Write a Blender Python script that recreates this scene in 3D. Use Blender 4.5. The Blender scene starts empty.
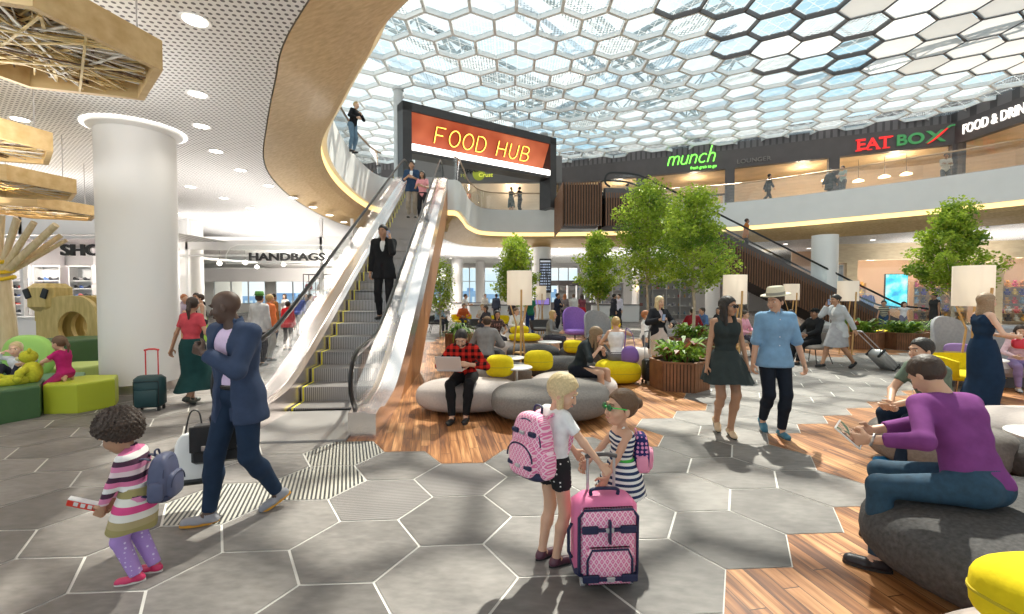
import bpy, math, random
import numpy as np
from mathutils import Vector, Matrix
PI = math.pi
scene = bpy.context.scene
COL = scene.collection
# ------------------------------------------------------------------ camera, sky, sun, exposure
F = 451.6; CAMZ = 1.70; PITCH = 0.02965
cd = bpy.data.cameras.new('camera'); cam = bpy.data.objects.new('camera', cd); COL.objects.link(cam)
cam.location = (0, 0, CAMZ); cam.rotation_euler = (PI/2 - PITCH, 0, 0)
cd.sensor_width = 36; cd.lens = 36 * F / 1024; cd.clip_start = 0.05; cd.clip_end = 300
scene.camera = cam
scene.view_settings.view_transform = 'Standard'
scene.view_settings.look = 'None'
scene.view_settings.gamma = 1
scene.view_settings.use_curve_mapping = False
scene.view_settings.exposure = 0.32

W = bpy.data.worlds.new('sky'); scene.world = W; W.use_nodes = True
nt = W.node_tree; nt.nodes.clear()
_o = nt.nodes.new('ShaderNodeOutputWorld'); _b = nt.nodes.new('ShaderNodeBackground')
_t = nt.nodes.new('ShaderNodeTexCoord'); _n = nt.nodes.new('ShaderNodeTexNoise'); _r = nt.nodes.new('ShaderNodeValToRGB')
_n.inputs['Scale'].default_value = 2.6; _n.inputs['Detail'].default_value = 5
_r.color_ramp.elements[0].position = .40; _r.color_ramp.elements[0].color = (.42, .66, .78, 1)
_r.color_ramp.elements[1].position = .60; _r.color_ramp.elements[1].color = (.90, .94, .96, 1)
nt.links.new(_t.outputs['Generated'], _n.inputs['Vector']); nt.links.new(_n.outputs['Fac'], _r.inputs['Fac'])
nt.links.new(_r.outputs['Color'], _b.inputs['Color']); nt.links.new(_b.outputs[0], _o.inputs[0])
_b.inputs['Strength'].default_value = 1.05

sd = bpy.data.lights.new('sun', 'SUN'); sd.energy = 8.5; sd.angle = math.radians(1.1); sd.color = (1, .91, .78)
sun = bpy.data.objects.new('sun', sd); COL.objects.link(sun)
sun.rotation_euler = Vector((.42, 1.17, 1.72)).to_track_quat('Z', 'Y').to_euler()

# ------------------------------------------------------------------ pixel helpers (photo measurements to metres)
def ray(x, y):
    u = (x - 512) / F; v = -(y - 307) / F
    return Vector((u, math.cos(PITCH) + v * math.sin(PITCH), -math.sin(PITCH) + v * math.cos(PITCH)))
def G(x, y, z=0.0):
    r = ray(x, y); t = (z - CAMZ) / r.z
    return Vector((r.x * t, r.y * t, z))
def AT(x, y, Y):
    r = ray(x, y); t = Y / r.y
    return Vector((r.x * t, Y, CAMZ + r.z * t))

# ------------------------------------------------------------------ objects
def tag(o, label=None, cat=None, group=None, kind=None):
    if label: o['label'] = label
    if cat: o['category'] = cat
    if group: o['group'] = group
    if kind: o['kind'] = kind
    return o
def thing(name, label, cat, loc=(0, 0, 0), rz=0, group=None):
    o = bpy.data.objects.new(name, None); COL.objects.link(o)
    o.empty_display_size = .2
    o.location = loc; o.rotation_euler = (0, 0, rz)
    return tag(o, label, cat, group)
def kids(o): return [c for c in CH.get(o.name, [])]
CH = {}
def link(o, parent=None):
    COL.objects.link(o)
    if parent is not None:
        o.parent = parent; CH.setdefault(parent.name, []).append(o)
    return o
def copy_tree(o, loc=None, rz=None, label=None, group=None, parent=None, scale=None):
    c = o.copy(); link(c, parent)
    for ch in CH.get(o.name, []): copy_tree(ch, parent=c)
    if loc is not None: c.location = loc
    if rz is not None: c.rotation_euler = (0, 0, rz)
    if label: c['label'] = label
    if group: c['group'] = group
    if scale: c.scale = (scale,) * 3 if not hasattr(scale, '__len__') else scale
    return c

# ------------------------------------------------------------------ materials
MC = {}
def _nodes(m): return m.node_tree.nodes, m.node_tree.links
def mat(name, col, rough=.6, metal=0, spec=.5, emit=0, noise=0, nscale=8, bump=0, trans=0, coat=0, alpha=1):
    key = (name,)
    if key in MC: return MC[key]
    m = bpy.data.materials.new(name); m.use_nodes = True
    N, L = _nodes(m); b = N['Principled BSDF']
    c = (*col, 1)
    b.inputs['Base Color'].default_value = c; b.inputs['Roughness'].default_value = rough
    b.inputs['Metallic'].default_value = metal; b.inputs['Specular IOR Level'].default_value = spec
    if coat: b.inputs['Coat Weight'].default_value = coat
    if trans: b.inputs['Transmission Weight'].default_value = trans
    if alpha < 1: b.inputs['Alpha'].default_value = alpha
    if emit:
        b.inputs['Emission Color'].default_value = c; b.inputs['Emission Strength'].default_value = emit
    if noise or bump:
        t = N.new('ShaderNodeTexCoord'); n = N.new('ShaderNodeTexNoise')
        n.inputs['Scale'].default_value = nscale; n.inputs['Detail'].default_value = 4
        L.new(t.outputs['Object'], n.inputs['Vector'])
        if noise:
            r = N.new('ShaderNodeValToRGB')
            r.color_ramp.elements[0].position = .3; r.color_ramp.elements[1].position = .7
            r.color_ramp.elements[0].color = (*[v * (1 - noise) for v in col], 1)
            r.color_ramp.elements[1].color = (*[min(1, v * (1 + noise)) for v in col], 1)
            L.new(n.outputs['Fac'], r.inputs['Fac']); L.new(r.outputs['Color'], b.inputs['Base Color'])
        if bump:
            bp = N.new('ShaderNodeBump'); bp.inputs['Strength'].default_value = bump; bp.inputs['Distance'].default_value = .01
            L.new(n.outputs['Fac'], bp.inputs['Height']); L.new(bp.outputs[0], b.inputs['Normal'])
    MC[key] = m
    return m
def cmat(prefix, col, rough=.75, **k):
    return mat('%s %.3f %.3f %.3f' % (prefix, *col), col, rough, **k)
def cloth(col): return cmat('cloth', col, .85, noise=.10, nscale=14, bump=.25, spec=.2)
class NB:
    """tiny node-graph helper"""
    def __init__(s, name, rough=.6, metal=0, spec=.5):
        s.m = bpy.data.materials.new(name); s.m.use_nodes = True
        s.N, s.L = _nodes(s.m); s.b = s.N['Principled BSDF']; s.out = s.N['Material Output']
        s.b.inputs['Roughness'].default_value = rough; s.b.inputs['Metallic'].default_value = metal
        s.b.inputs['Specular IOR Level'].default_value = spec
        s.tc = s.N.new('ShaderNodeTexCoord')
        s.sep = s.N.new('ShaderNodeSeparateXYZ'); s.L.new(s.tc.outputs['Object'], s.sep.inputs[0])
        s.x, s.y, s.z = s.sep.outputs
        s.vec = s.tc.outputs['Object']
    def math(s, op, a, b=None, c=None):
        n = s.N.new('ShaderNodeMath'); n.operation = op
        for i, v in enumerate((a, b, c)):
            if v is None: continue
            if isinstance(v, (int, float)): n.inputs[i].default_value = v
            else: s.L.new(v, n.inputs[i])
        return n.outputs[0]
    def mix(s, f, a, b):
        n = s.N.new('ShaderNodeMix'); n.data_type = 'RGBA'
        for i, v in ((0, f), (6, a), (7, b)):
            if isinstance(v, (int, float)): n.inputs[i].default_value = v
            elif isinstance(v, tuple): n.inputs[i].default_value = (*v, 1)
            else: s.L.new(v, n.inputs[i])
        return n.outputs[2]
    def noise(s, scale, detail=4, vec=None, stretch=None):
        n = s.N.new('ShaderNodeTexNoise'); n.inputs['Scale'].default_value = scale; n.inputs['Detail'].default_value = detail
        v = vec or s.vec
        if stretch:
            mp = s.N.new('ShaderNodeMapping'); s.L.new(v, mp.inputs[0])
            mp.inputs['Scale'].default_value = stretch[:3]
            if len(stretch) > 3: mp.inputs['Rotation'].default_value = (0, 0, stretch[3])
            v = mp.outputs[0]
        s.L.new(v, n.inputs['Vector'])
        return n.outputs['Fac']
    def ramp(s, f, stops):
        n = s.N.new('ShaderNodeValToRGB'); s.L.new(f, n.inputs[0]); e = n.color_ramp.elements
        while len(e) < len(stops): e.new(.5)
        for q, (p, c) in zip(e, stops): q.position = p; q.color = (*c, 1)
        return n.outputs[0]
    def rot(s, a):
        ca, sa = math.cos(a), math.sin(a)
        X = s.math('ADD', s.math('MULTIPLY', s.x, ca), s.math('MULTIPLY', s.y, sa))
        Y = s.math('ADD', s.math('MULTIPLY', s.x, -sa), s.math('MULTIPLY', s.y, ca))
        return X, Y
    def fin(s, col, bump=None, bs=.3, bd=.01):
        if isinstance(col, tuple): s.b.inputs['Base Color'].default_value = (*col, 1)
        else: s.L.new(col, s.b.inputs['Base Color'])
        if bump is not None:
            bp = s.N.new('ShaderNodeBump'); bp.inputs['Strength'].default_value = bs; bp.inputs['Distance'].default_value = bd
            s.L.new(bump, bp.inputs['Height']); s.L.new(bp.outputs[0], s.b.inputs['Normal'])
        return s.m

def glass_mat(name, tint=(.93, .97, .96), refl=.12, rough=.02):
    m = bpy.data.materials.new(name); m.use_nodes = True; N, L = _nodes(m); N.clear()
    o = N.new('ShaderNodeOutputMaterial'); t = N.new('ShaderNodeBsdfTransparent'); g = N.new('ShaderNodeBsdfGlossy')
    mx = N.new('ShaderNodeMixShader'); lw = N.new('ShaderNodeLayerWeight'); mr = N.new('ShaderNodeMapRange')
    t.inputs[0].default_value = (*tint, 1); g.inputs['Roughness'].default_value = rough
    lw.inputs[0].default_value = .5
    mr.inputs['To Min'].default_value = refl * .5; mr.inputs['To Max'].default_value = min(1, refl * 4)
    L.new(lw.outputs['Facing'], mr.inputs[0]); L.new(mr.outputs[0], mx.inputs[0])
    L.new(t.outputs[0], mx.inputs[1]); L.new(g.outputs[0], mx.inputs[2]); L.new(mx.outputs[0], o.inputs[0])
    return m

# ------------------------------------------------------------------ mesh builder
def basis(d):
    d = Vector(d).normalized()
    a = Vector((0, 0, 1)) if abs(d.z) < .95 else Vector((1, 0, 0))
    u = d.cross(a).normalized(); v = u.cross(d).normalized()
    return u, v
class MB:
    def __init__(s): s.v = []; s.f = []; s.m = []
    def add(s, vs, fs, m=0):
        k = len(s.v); s.v += [tuple(p) for p in vs]; s.f += [tuple(i + k for i in f) for f in fs]; s.m += [m] * len(fs); return s
    def box(s, c, size, rz=0, m=0, bev=0, M=None):
        x, y, z = [h / 2 for h in size]
        if bev > 0:
            b = min(bev, x * .9, y * .9, z * .9)
            lay = [(-z, x - b, y - b), (-z + b, x, y), (z - b, x, y), (z, x - b, y - b)]
            vs = []
            for (zz, xx, yy) in lay:
                q = b if abs(zz) < z else b * .6
                vs += [Vector(p + (zz,)) for p in ((-xx + q, -yy), (xx - q, -yy), (xx, -yy + q), (xx, yy - q), (xx - q, yy), (-xx + q, yy), (-xx, yy - q), (-xx, -yy + q))]
            fs = [tuple(range(7, -1, -1)), tuple(range(24, 32))]
            for r in range(3):
                for i in range(8): fs.append((r * 8 + i, r * 8 + (i + 1) % 8, r * 8 + 8 + (i + 1) % 8, r * 8 + 8 + i))
        else:
            vs = [Vector((i, j, k)) for k in (-z, z) for i, j in ((-x, -y), (x, -y), (x, y), (-x, y))]
            fs = [(3, 2, 1, 0), (4, 5, 6, 7), (0, 1, 5, 4), (1, 2, 6, 5), (2, 3, 7, 6), (3, 0, 4, 7)]
        R = M if M is not None else Matrix.Rotation(rz, 3, 'Z')
        c = Vector(c)
        return s.add([R @ p + c for p in vs], fs, m)
    def bar(s, a, b, w, h, m=0, up=(0, 0, 1)):
        a = Vector(a); b = Vector(b); d = (b - a).normalized(); up = Vector(up)
        u = d.cross(up)
        if u.length < 1e-4: u = d.cross(Vector((1, 0, 0)))
        u.normalize(); v = u.cross(d)
        vs = []
        for p in (a, b):
            for i, j in ((-1, -1), (1, -1), (1, 1), (-1, 1)): vs.append(p + u * (i * w / 2) + v * (j * h / 2))
        return s.add(vs, [(3, 2, 1, 0), (4, 5, 6, 7), (0, 1, 5, 4), (1, 2, 6, 5), (2, 3, 7, 6), (3, 0, 4, 7)], m)
    def cyl(s, a, b, r0, r1=None, n=12, m=0, cap=True):
        if r1 is None: r1 = r0
        a = Vector(a); b = Vector(b); u, v = basis(b - a)
        vs = []
        for p, r in ((a, r0), (b, r1)):
            for i in range(n):
                t = 2 * PI * i / n; vs.append(p + u * (r * math.cos(t)) + v * (r * math.sin(t)))
        fs = [(i, n + i, n + (i + 1) % n, (i + 1) % n) for i in range(n)]
        if cap: fs += [tuple(range(n)), tuple(range(2 * n - 1, n - 1, -1))]
        return s.add(vs, fs, m)
    def tube(s, pts, r, n=8, m=0, closed=False, flat=None, up=None):
        pts = [Vector(p) for p in pts]; K = len(pts); rs = r if hasattr(r, '__len__') else [r] * K
        vs = []; pu = None
        for i, p in enumerate(pts):
            if closed: d = pts[(i + 1) % K] - pts[i - 1]
            else: d = pts[min(i + 1, K - 1)] - pts[max(i - 1, 0)]
            if d.length < 1e-9: d = Vector((0, 0, 1))
            d.normalize()
            if up is not None:
                u = d.cross(Vector(up)); u = u.normalized() if u.length > 1e-4 else basis(d)[0]
            elif pu is None: u = basis(d)[0]
            else:
                u = pu - d * pu.dot(d); u = u.normalized() if u.length > 1e-5 else basis(d)[0]
            pu = u; v = u.cross(d)
            fx, fy = flat or (1, 1)
            for k in range(n):
                t = 2 * PI * (k + .5) / n; vs.append(p + u * (rs[i] * fx * math.cos(t)) + v * (rs[i] * fy * math.sin(t)))
        fs = []
        for i in range(K if closed else K - 1):
            j = (i + 1) % K
            for k in range(n): fs.append((i * n + k, i * n + (k + 1) % n, j * n + (k + 1) % n, j * n + k))
        if not closed: fs += [tuple(range(n - 1, -1, -1)), tuple(range((K - 1) * n, K * n))]
        return s.add(vs, fs, m)
    def lathe(s, prof, n=24, c=(0, 0, 0), m=0, closed=False):
        c = Vector(c); vs = []; K = len(prof)
        for r, z in prof:
            for i in range(n):
                t = 2 * PI * i / n; vs.append(c + Vector((r * math.cos(t), r * math.sin(t), z)))
        fs = []
        for j in range(K if closed else K - 1):
            j2 = (j + 1) % K
            for i in range(n): fs.append((j * n + i, j * n + (i + 1) % n, j2 * n + (i + 1) % n, j2 * n + i))
        if not closed: fs += [tuple(range(n - 1, -1, -1)), tuple(range((K - 1) * n, K * n))]
        return s.add(vs, fs, m)
    def prism(s, poly, z0, z1, m=0, mt=None):
        n = len(poly); vs = [(p[0], p[1], z0) for p in poly] + [(p[0], p[1], z1) for p in poly]
        s.add(vs, [(i, (i + 1) % n, n + (i + 1) % n, n + i) for i in range(n)] + [tuple(range(n - 1, -1, -1))], m)
        k = len(s.v) - 2 * n
        s.f.append(tuple(k + n + i for i in range(n))); s.m.append(m if mt is None else mt); return s
    def sup(s, c, size, e=(1, 1), n=24, k=12, m=0, rz=0, fn=None, R=None):
        """superellipsoid"""
        def pw(v, q): return math.copysign(abs(v) ** q, v)
        M = R if R is not None else Matrix.Rotation(rz, 3, 'Z'); c = Vector(c); vs = []
        for j in range(1, k):
            ph = -PI / 2 + PI * j / k
            for i in range(n):
                t = 2 * PI * i / n
                p = Vector((size[0] * pw(math.cos(ph), e[1]) * pw(math.cos(t), e[0]), size[1] * pw(math.cos(ph), e[1]) * pw(math.sin(t), e[0]), size[2] * pw(math.sin(ph), e[1])))
                if fn: p = fn(p)
                vs.append(M @ p + c)
        b = Vector((0, 0, -size[2])); t_ = Vector((0, 0, size[2]))
        if fn: b = fn(b); t_ = fn(t_)
        vs.append(M @ b + c); vs.append(M @ t_ + c)
        fs = []
        for j in range(k - 2):
            for i in range(n): fs.append((j * n + i, j * n + (i + 1) % n, (j + 1) * n + (i + 1) % n, (j + 1) * n + i))
        B = (k - 1) * n
        for i in range(n):
            fs.append((B, (i + 1) % n, i)); fs.append((B + 1, (k - 2) * n + i, (k - 2) * n + (i + 1) % n))
        return s.add(vs, fs, m)
    def build(s, name, mats, parent=None, smooth=None, loc=None, rz=0):
        me = bpy.data.meshes.new(name); me.from_pydata(s.v, [], s.f)
        if not isinstance(mats, (list, tuple)): mats = [mats]
        for q in mats: me.materials.append(q)
        if len(mats) > 1: me.polygons.foreach_set('material_index', s.m)
        me.update()
        if smooth is not None:
            me.polygons.foreach_set('use_smooth', [True] * len(me.polygons))
            if smooth < 180:
                try: me.set_sharp_from_angle(angle=math.radians(smooth))
                except Exception: pass
        o = bpy.data.objects.new(name, me)
        if loc is not None: o.location = loc
        o.rotation_euler = (0, 0, rz)
        return link(o, parent)
def struct(name, mb, mats, smooth=None, parent=None):
    o = mb.build(name, mats, parent, smooth)
    if parent is None: o['kind'] = 'structure'
    return o
def catmull(P, n=8, closed=False):
    P = [Vector(p) for p in P]; K = len(P); out = []
    for i in range(K if closed else K - 1):
        if closed: a, b, c, d = P[i - 1], P[i], P[(i + 1) % K], P[(i + 2) % K]
        else: a, b, c, d = P[max(i - 1, 0)], P[i], P[i + 1], P[min(i + 2, K - 1)]
        for k in range(n):
            t = k / n
            out.append(.5 * ((2 * b) + (c - a) * t + (2 * a - 5 * b + 4 * c - d) * t * t + (3 * b - a - 3 * c + d) * t ** 3))
    if not closed: out.append(P[-1])
    return out
def text_mesh(txt, size=1, ext=.02, offset=0, mat_=None, name='lettering', parent=None, sx=1, align='CENTER', shear=0, bevel=0):
    cu = bpy.data.curves.new('letters', 'FONT'); cu.body = txt; cu.size = size; cu.extrude = ext; cu.offset = offset
    cu.align_x = align; cu.align_y = 'CENTER'; cu.shear = shear; cu.bevel_depth = bevel
    cu.resolution_u = 4
    to = bpy.data.objects.new('letters', cu); COL.objects.link(to)
    bpy.context.view_layer.update()
    me = bpy.data.meshes.new_from_object(to.evaluated_get(bpy.context.evaluated_depsgraph_get()))
    COL.objects.unlink(to); bpy.data.objects.remove(to)
    # stand it up, facing -Y
    for v in me.vertices:
        x, y, z = v.co; v.co = (x * sx, -z, y)
    me.materials.clear(); me.materials.append(mat_)
    o = bpy.data.objects.new(name, me); link(o, parent)
    return o
rnd = random.Random(7)

# ------------------------------------------------------------------ shared materials
def wood_mat(name, c0, c1, axis='x', scale=3, rough=.5, stretch=12):
    b = NB(name, rough)
    st = {'x': (1, stretch, stretch), 'y': (stretch, 1, stretch), 'z': (stretch, stretch, 1)}[axis]
    f = b.noise(scale, 6, stretch=st)
    return b.fin(b.ramp(f, [(.3, c0), (.7, c1)]), f, .15)
M_white = mat('white plaster', (.80, .79, .77), .6, noise=.02, nscale=2)
M_whitegloss = mat('white lacquer', (.82, .81, .80), .3)
M_col = mat('white column paint', (.84, .83, .81), .45)
M_dark = mat('charcoal panel', (.035, .03, .03), .45, noise=.15, nscale=3)
M_darkgrey = mat('dark grey panel', (.085, .075, .075), .5, noise=.1, nscale=3)
M_steel = mat('brushed steel', (.72, .68, .66), .28, 1)
M_steel2 = mat('satin steel', (.55, .53, .52), .35, 1)
M_black = mat('black rubber', (.012, .012, .013), .42)
M_goldwood = wood_mat('honey wood veneer', (.50, .29, .10), (.66, .42, .17), 'x', 1.2, .45, 8)
M_palewood = wood_mat('pale wood', (.62, .48, .26), (.78, .63, .38), 'z', 2, .5, 9)
M_brownclad = wood_mat('brown wood cladding', (.28, .11, .035), (.42, .18, .06), 'z', 2, .45, 10)
M_slat = wood_mat('dark brown slats', (.13, .055, .025), (.22, .10, .045), 'z', 3, .5, 10)
M_lampwood = wood_mat('oak lamp legs', (.48, .27, .09), (.62, .38, .15), 'z', 4, .45, 6)
M_glass = glass_mat('clear glass', (.93, .96, .95), .10)
M_glasswarm = glass_mat('balustrade glass', (.90, .90, .88), .14)
M_glow = mat('downlight glow', (1, .95, .86), emit=6)
M_cove = mat('cove light', (1, .72, .30), emit=1.25)
M_yellow = mat('yellow wool', (.72, .56, .012), .9, noise=.06, nscale=30, bump=.3, spec=.2)
M_greywool = mat('grey wool', (.235, .215, .20), .95, noise=.12, nscale=40, bump=.4, spec=.15)
M_darkwool = mat('charcoal wool', (.085, .082, .082), .95, noise=.25, nscale=45, bump=.4, spec=.15)
M_palewool = mat('pale pink grey wool', (.56, .49, .455), .95, noise=.06, nscale=40, bump=.3, spec=.15)
# ================================================================== SETTING
HS = .42783; HROT = -0.0569; HO = (-2.0561, 7.0679)
def lat2w(a, b):
    a += HO[0]; b += HO[1]; c, s = math.cos(HROT), math.sin(HROT)
    return Vector(((c * a + s * b) * HS, (-s * a + c * b) * HS))
def inpoly(x, y, P):
    r = False; n = len(P)
    for i in range(n):
        x1, y1 = P[i][0], P[i][1]; x2, y2 = P[i - 1][0], P[i - 1][1]
        if (y1 > y) != (y2 > y) and x < (x2 - x1) * (y - y1) / (y2 - y1) + x1: r = not r
    return r
def gp(L): return [G(*p) for p in L]
WOOD_A = gp([(352, 436), (384, 453), (425, 453), (440, 464), (486, 463), (508, 449), (560, 449), (600, 441), (640, 436), (660, 421), (704, 413), (708, 405), (690, 397), (668, 384), (700, 366), (700, 342), (600, 336), (440, 336), (405, 350), (372, 400)])
WOOD_B = gp([(727, 660), (727.5, 569.7), (794, 567), (787, 534), (845, 531), (833, 507), (884, 505), (876, 493), (816, 468), (808, 449), (799, 435), (798, 425), (826, 424), (823, 416), (850, 415), (862, 402), (905, 398), (960, 388), (1040, 380)]) + [Vector((14, 9, 0)), Vector((14, -1, 0)), Vector((1.2, -1, 0))]
WOOD_C = gp([(640, 350), (700, 348), (760, 352), (800, 352), (830, 356), (900, 352), (900, 347), (760, 342), (640, 342)])
GRATE = [G(*p) for p in [(190, 508), (245, 492), (322, 484), (345, 458)]]
GRATE2 = [G(*p) for p in [(395, 497), (470, 480), (385, 500)]]
# stone: object-space noise clouds, per-tile tone from a face attribute
b = NB('grey stone floor tiles', .5, 0, .4)
f1 = b.noise(1.3, 6); f2 = b.noise(9, 6, stretch=(1, 2.4, 1, .5))
at = b.N.new('ShaderNodeAttribute'); at.attribute_name = 'tone'
v = b.math('ADD', b.math('MULTIPLY', f1, .55), b.math('MULTIPLY', f2, .35))
v = b.math('ADD', v, b.math('MULTIPLY', at.outputs['Fac'], .22))
M_stone = b.fin(b.ramp(v, [(.28, (.070, .063, .058)), (.52, (.160, .146, .137)), (.80, (.31, .285, .265))]), f2, .12)
M_joint = mat('white tile joint', (.70, .68, .64), .6)
def grate_mat(name, ang, per, lo, hi):
    b = NB(name, .4, .2); X, Y = b.rot(ang)
    fr = b.math('FRACT', b.math('DIVIDE', X, per)); s = b.math('GREATER_THAN', fr, .48)
    return b.fin(b.mix(s, lo, hi), s, .5)
M_gratemat = grate_mat('entrance grating', .35, .034, (.05, .05, .05), (.52, .50, .44))
M_ribmat = grate_mat('ribbed stone', PI / 2 + .12, .03, (.17, .155, .15), (.27, .25, .24))
b = NB('herringbone oak planks', .38)
X, Y = b.rot(-1.39)
row = b.math('FLOOR', b.math('DIVIDE', Y, .105))
fy = b.math('FRACT', b.math('DIVIDE', Y, .105))
off = b.math('MULTIPLY', b.math('FRACT', b.math('MULTIPLY', row, .37)), 1.0)
xs = b.math('ADD', b.math('DIVIDE', X, 1.1), off)
cell = b.math('FLOOR', xs); fx = b.math('FRACT', xs)
h = b.math('FRACT', b.math('MULTIPLY', b.math('SINE', b.math('ADD', b.math('MULTIPLY', row, 12.99), b.math('MULTIPLY', cell, 78.2))), 4375.5))
cb = b.N.new('ShaderNodeCombineXYZ')
b.L.new(b.math('MULTIPLY', X, 1.5), cb.inputs[0]); b.L.new(b.math('ADD', b.math('MULTIPLY', Y, 22), b.math('MULTIPLY', h, 9)), cb.inputs[1])
gr = b.noise(1.2, 6, vec=cb.outputs[0])
v = b.math('ADD', b.math('MULTIPLY', b.math('SUBTRACT', b.math('MULTIPLY', gr, 1.5), .28), .75), b.math('MULTIPLY', h, .30))
colr = b.ramp(v, [(.28, (.13, .042, .013)), (.52, (.36, .145, .048)), (.8, (.66, .34, .145))])
gap = b.math('MAXIMUM', b.math('LESS_THAN', fy, .045), b.math('LESS_THAN', fx, .006))
M_plank = b.fin(b.mix(gap, colr, (.06, .022, .01)), gr, .12)

fl = MB(); tones = []
wd = MB()
r3 = math.sqrt(3)
def nearest(P):
    best = None
    for i in range(-60, 90):
        if abs(i - 0) > 90: continue
        for j in (0,):
            pass
    return None
cells = {}
for i in range(-42, 52):
    for j in range(-12, 64):
        c = lat2w(1.5 * i, r3 * (j + (i % 2) / 2))
        if not (-24 < c.x < 26 and -1.2 < c.y < 46): continue
        cells[(i, j)] = c
def cell_of(p):
    return min(cells, key=lambda k: (cells[k].x - p.x) ** 2 + (cells[k].y - p.y) ** 2)
gset = {cell_of(p) for p in GRATE}; gset2 = {cell_of(p) for p in GRATE2} - gset
for k, c in cells.items():
    wood = any(inpoly(c.x, c.y, P) for P in (WOOD_A, WOOD_B, WOOD_C))
    L0 = (1.5 * k[0], r3 * (k[1] + (k[0] % 2) / 2))
    q = 1.0 if wood else .979
    ring = [lat2w(L0[0] + q * math.cos(a * PI / 3), L0[1] + q * math.sin(a * PI / 3)) for a in range(6)]
    if wood: m = 2
    elif k in gset: m = 3
    elif k in gset2: m = 4
    else: m = 0
    fl.add([(p.x, p.y, 0) for p in ring], [tuple(range(6))], m); tones.append(rnd.random())
fl.add([(-60, -4, -.004), (60, -4, -.004), (60, 70, -.004), (-60, 70, -.004)], [(0, 1, 2, 3)], 1); tones.append(.5)
fo = struct('floor', fl, [M_stone, M_joint, M_plank, M_gratemat, M_ribmat])
a = fo.data.attributes.new('tone', 'FLOAT', 'FACE'); a.data.foreach_set('value', tones)

# ------------------------------------------------------------------ atrium ring
FL2 = 6.62; HC = 4.60; ZF = 5.35
EP = [(-1.2, 27.2), (3, 27.4), (8, 26.6), (12.2, 25.2), (16, 22.2), (20, 18.0), (21.8, 14.0), (22, 9.0), (19, 3.5), (13, 0.6), (7, .4), (2.0, 2.6), (-1.15, 5.6), (-2.05, 6.9), (-3.1, 8.6), (-4.5, 11.1), (-5.35, 14.0), (-5.75, 17.0), (-5.75, 19.2), (-5.2, 19.9), (-3.0, 20.1), (-2.4, 20.4), (-2.3, 22.0), (-2.2, 25.0)]
E_ = catmull([Vector((x, y, 0)) for x, y in EP], 8, True)
CEN = Vector((8, 14, 0))
def offs(C, d, smooth=3):
    out = []; n = len(C)
    for i in range(n):
        t = (C[(i + 2) % n] - C[i - 2]).normalized(); nrm = Vector((-t.y, t.x, 0))
        # curve runs clockwise seen from above -> outward is left of travel
        out.append(C[i] + nrm * d)
    for _ in range(smooth): out = [(out[i - 1] + out[i] * 2 + out[(i + 1) % n]) / 4 for i in range(n)]
    return out
NE = len(E_)
PER = offs(E_, 1.35, 6)
# photo-measured line where wood meets the perforated ceiling, on the near left
def ring_strip(mb, A, za, B, zb, m=0, skip=None):
    n = len(A); vs = [(p.x, p.y, za) for p in A] + [(p.x, p.y, zb) for p in B]
    fs = [(i, (i + 1) % n, n + (i + 1) % n, n + i) for i in range(n) if not (skip and skip(A[i]))]
    mb.add(vs, fs, m)
# white parapet
m = MB(); ring_strip(m, E_, ZF + .06, E_, FL2 + .12); ring_strip(m, E_, FL2 + .12, offs(E_, .12, 0), FL2 + .12); ring_strip(m, offs(E_, .12, 0), FL2 + .12, offs(E_, .12, 0), FL2)
ring_strip(m, E_, ZF + .06, offs(E_, .14, 0), ZF + .06)
struct('trim_1', m, M_white, smooth=35)
# cove recess with its light strip, wood soffit curling from parapet down to the ceiling
m = MB(); I1 = offs(E_, .14, 0); ring_strip(m, I1, ZF + .06, I1, ZF - .16, 0)
struct('trim_2', m, M_cove, smooth=35)
m = MB()
prof = [(.14, ZF - .16), (.30, ZF - .30), (.72, ZF - .50), (1.10, HC + .10), (1.33, HC + .01)]
pr = [([e + (p - e) * (t / 1.35) for e, p in zip(E_, PER)], z) for t, z in prof]
b = NB('bent wood veneer soffit', .5)
X, Y = b.rot(.7)
ff = b.noise(2.2, 6, stretch=(1.0, 7, 14, .35)); f3 = b.noise(.9, 2)
M_soffit = b.fin(b.ramp(b.math('ADD', b.math('MULTIPLY', ff, .8), b.math('MULTIPLY', f3, .2)), [(.32, (.58, .39, .17)), (.68, (.78, .58, .31))]), ff, .1)
for (A, za), (B, zb) in zip(pr, pr[1:]): ring_strip(m, A, za, B, zb)
struct('trim_3', m, M_soffit, smooth=60)

def perf_mat(name, per, col, hole, rad, ang):
    b = NB(name, .55); X, Y = b.rot(ang)
    def c(v): return b.math('SUBTRACT', b.math('FRACT', b.math('DIVIDE', v, per)), .5)
    cx, cy = c(X), c(Y)
    d = b.math('ADD', b.math('MULTIPLY', cx, cx), b.math('MULTIPLY', cy, cy))
    return b.fin(b.mix(b.math('LESS_THAN', d, rad * rad), col, hole))
M_perf = perf_mat('perforated white ceiling', .078, (.82, .81, .79), (.13, .12, .12), .27, .12)
m = MB()
def far_pt(p, R=1):
    d = (p - CEN); 
    tx = ((46 if d.x > 0 else -32) - CEN.x) / d.x if abs(d.x) > 1e-6 else 1e9
    ty = ((52 if d.y > 0 else -4) - CEN.y) / d.y if abs(d.y) > 1e-6 else 1e9
    return CEN + d * min(tx, ty)
FAR = [far_pt(p) for p in PER]
ring_strip(m, PER, HC, FAR, HC)
# corner fill so the ceiling reaches the corners
struct('ceiling', m, M_perf)
m = MB()
ring_strip(m, offs(E_, .12, 0), FL2, FAR, FL2)
b = NB('upper floor stone', .4); M_upfloor = b.fin(b.ramp(b.noise(2, 4), [(.3, (.35, .33, .31)), (.7, (.48, .46, .43))]))
struct('floor.001', m, M_upfloor)
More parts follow.
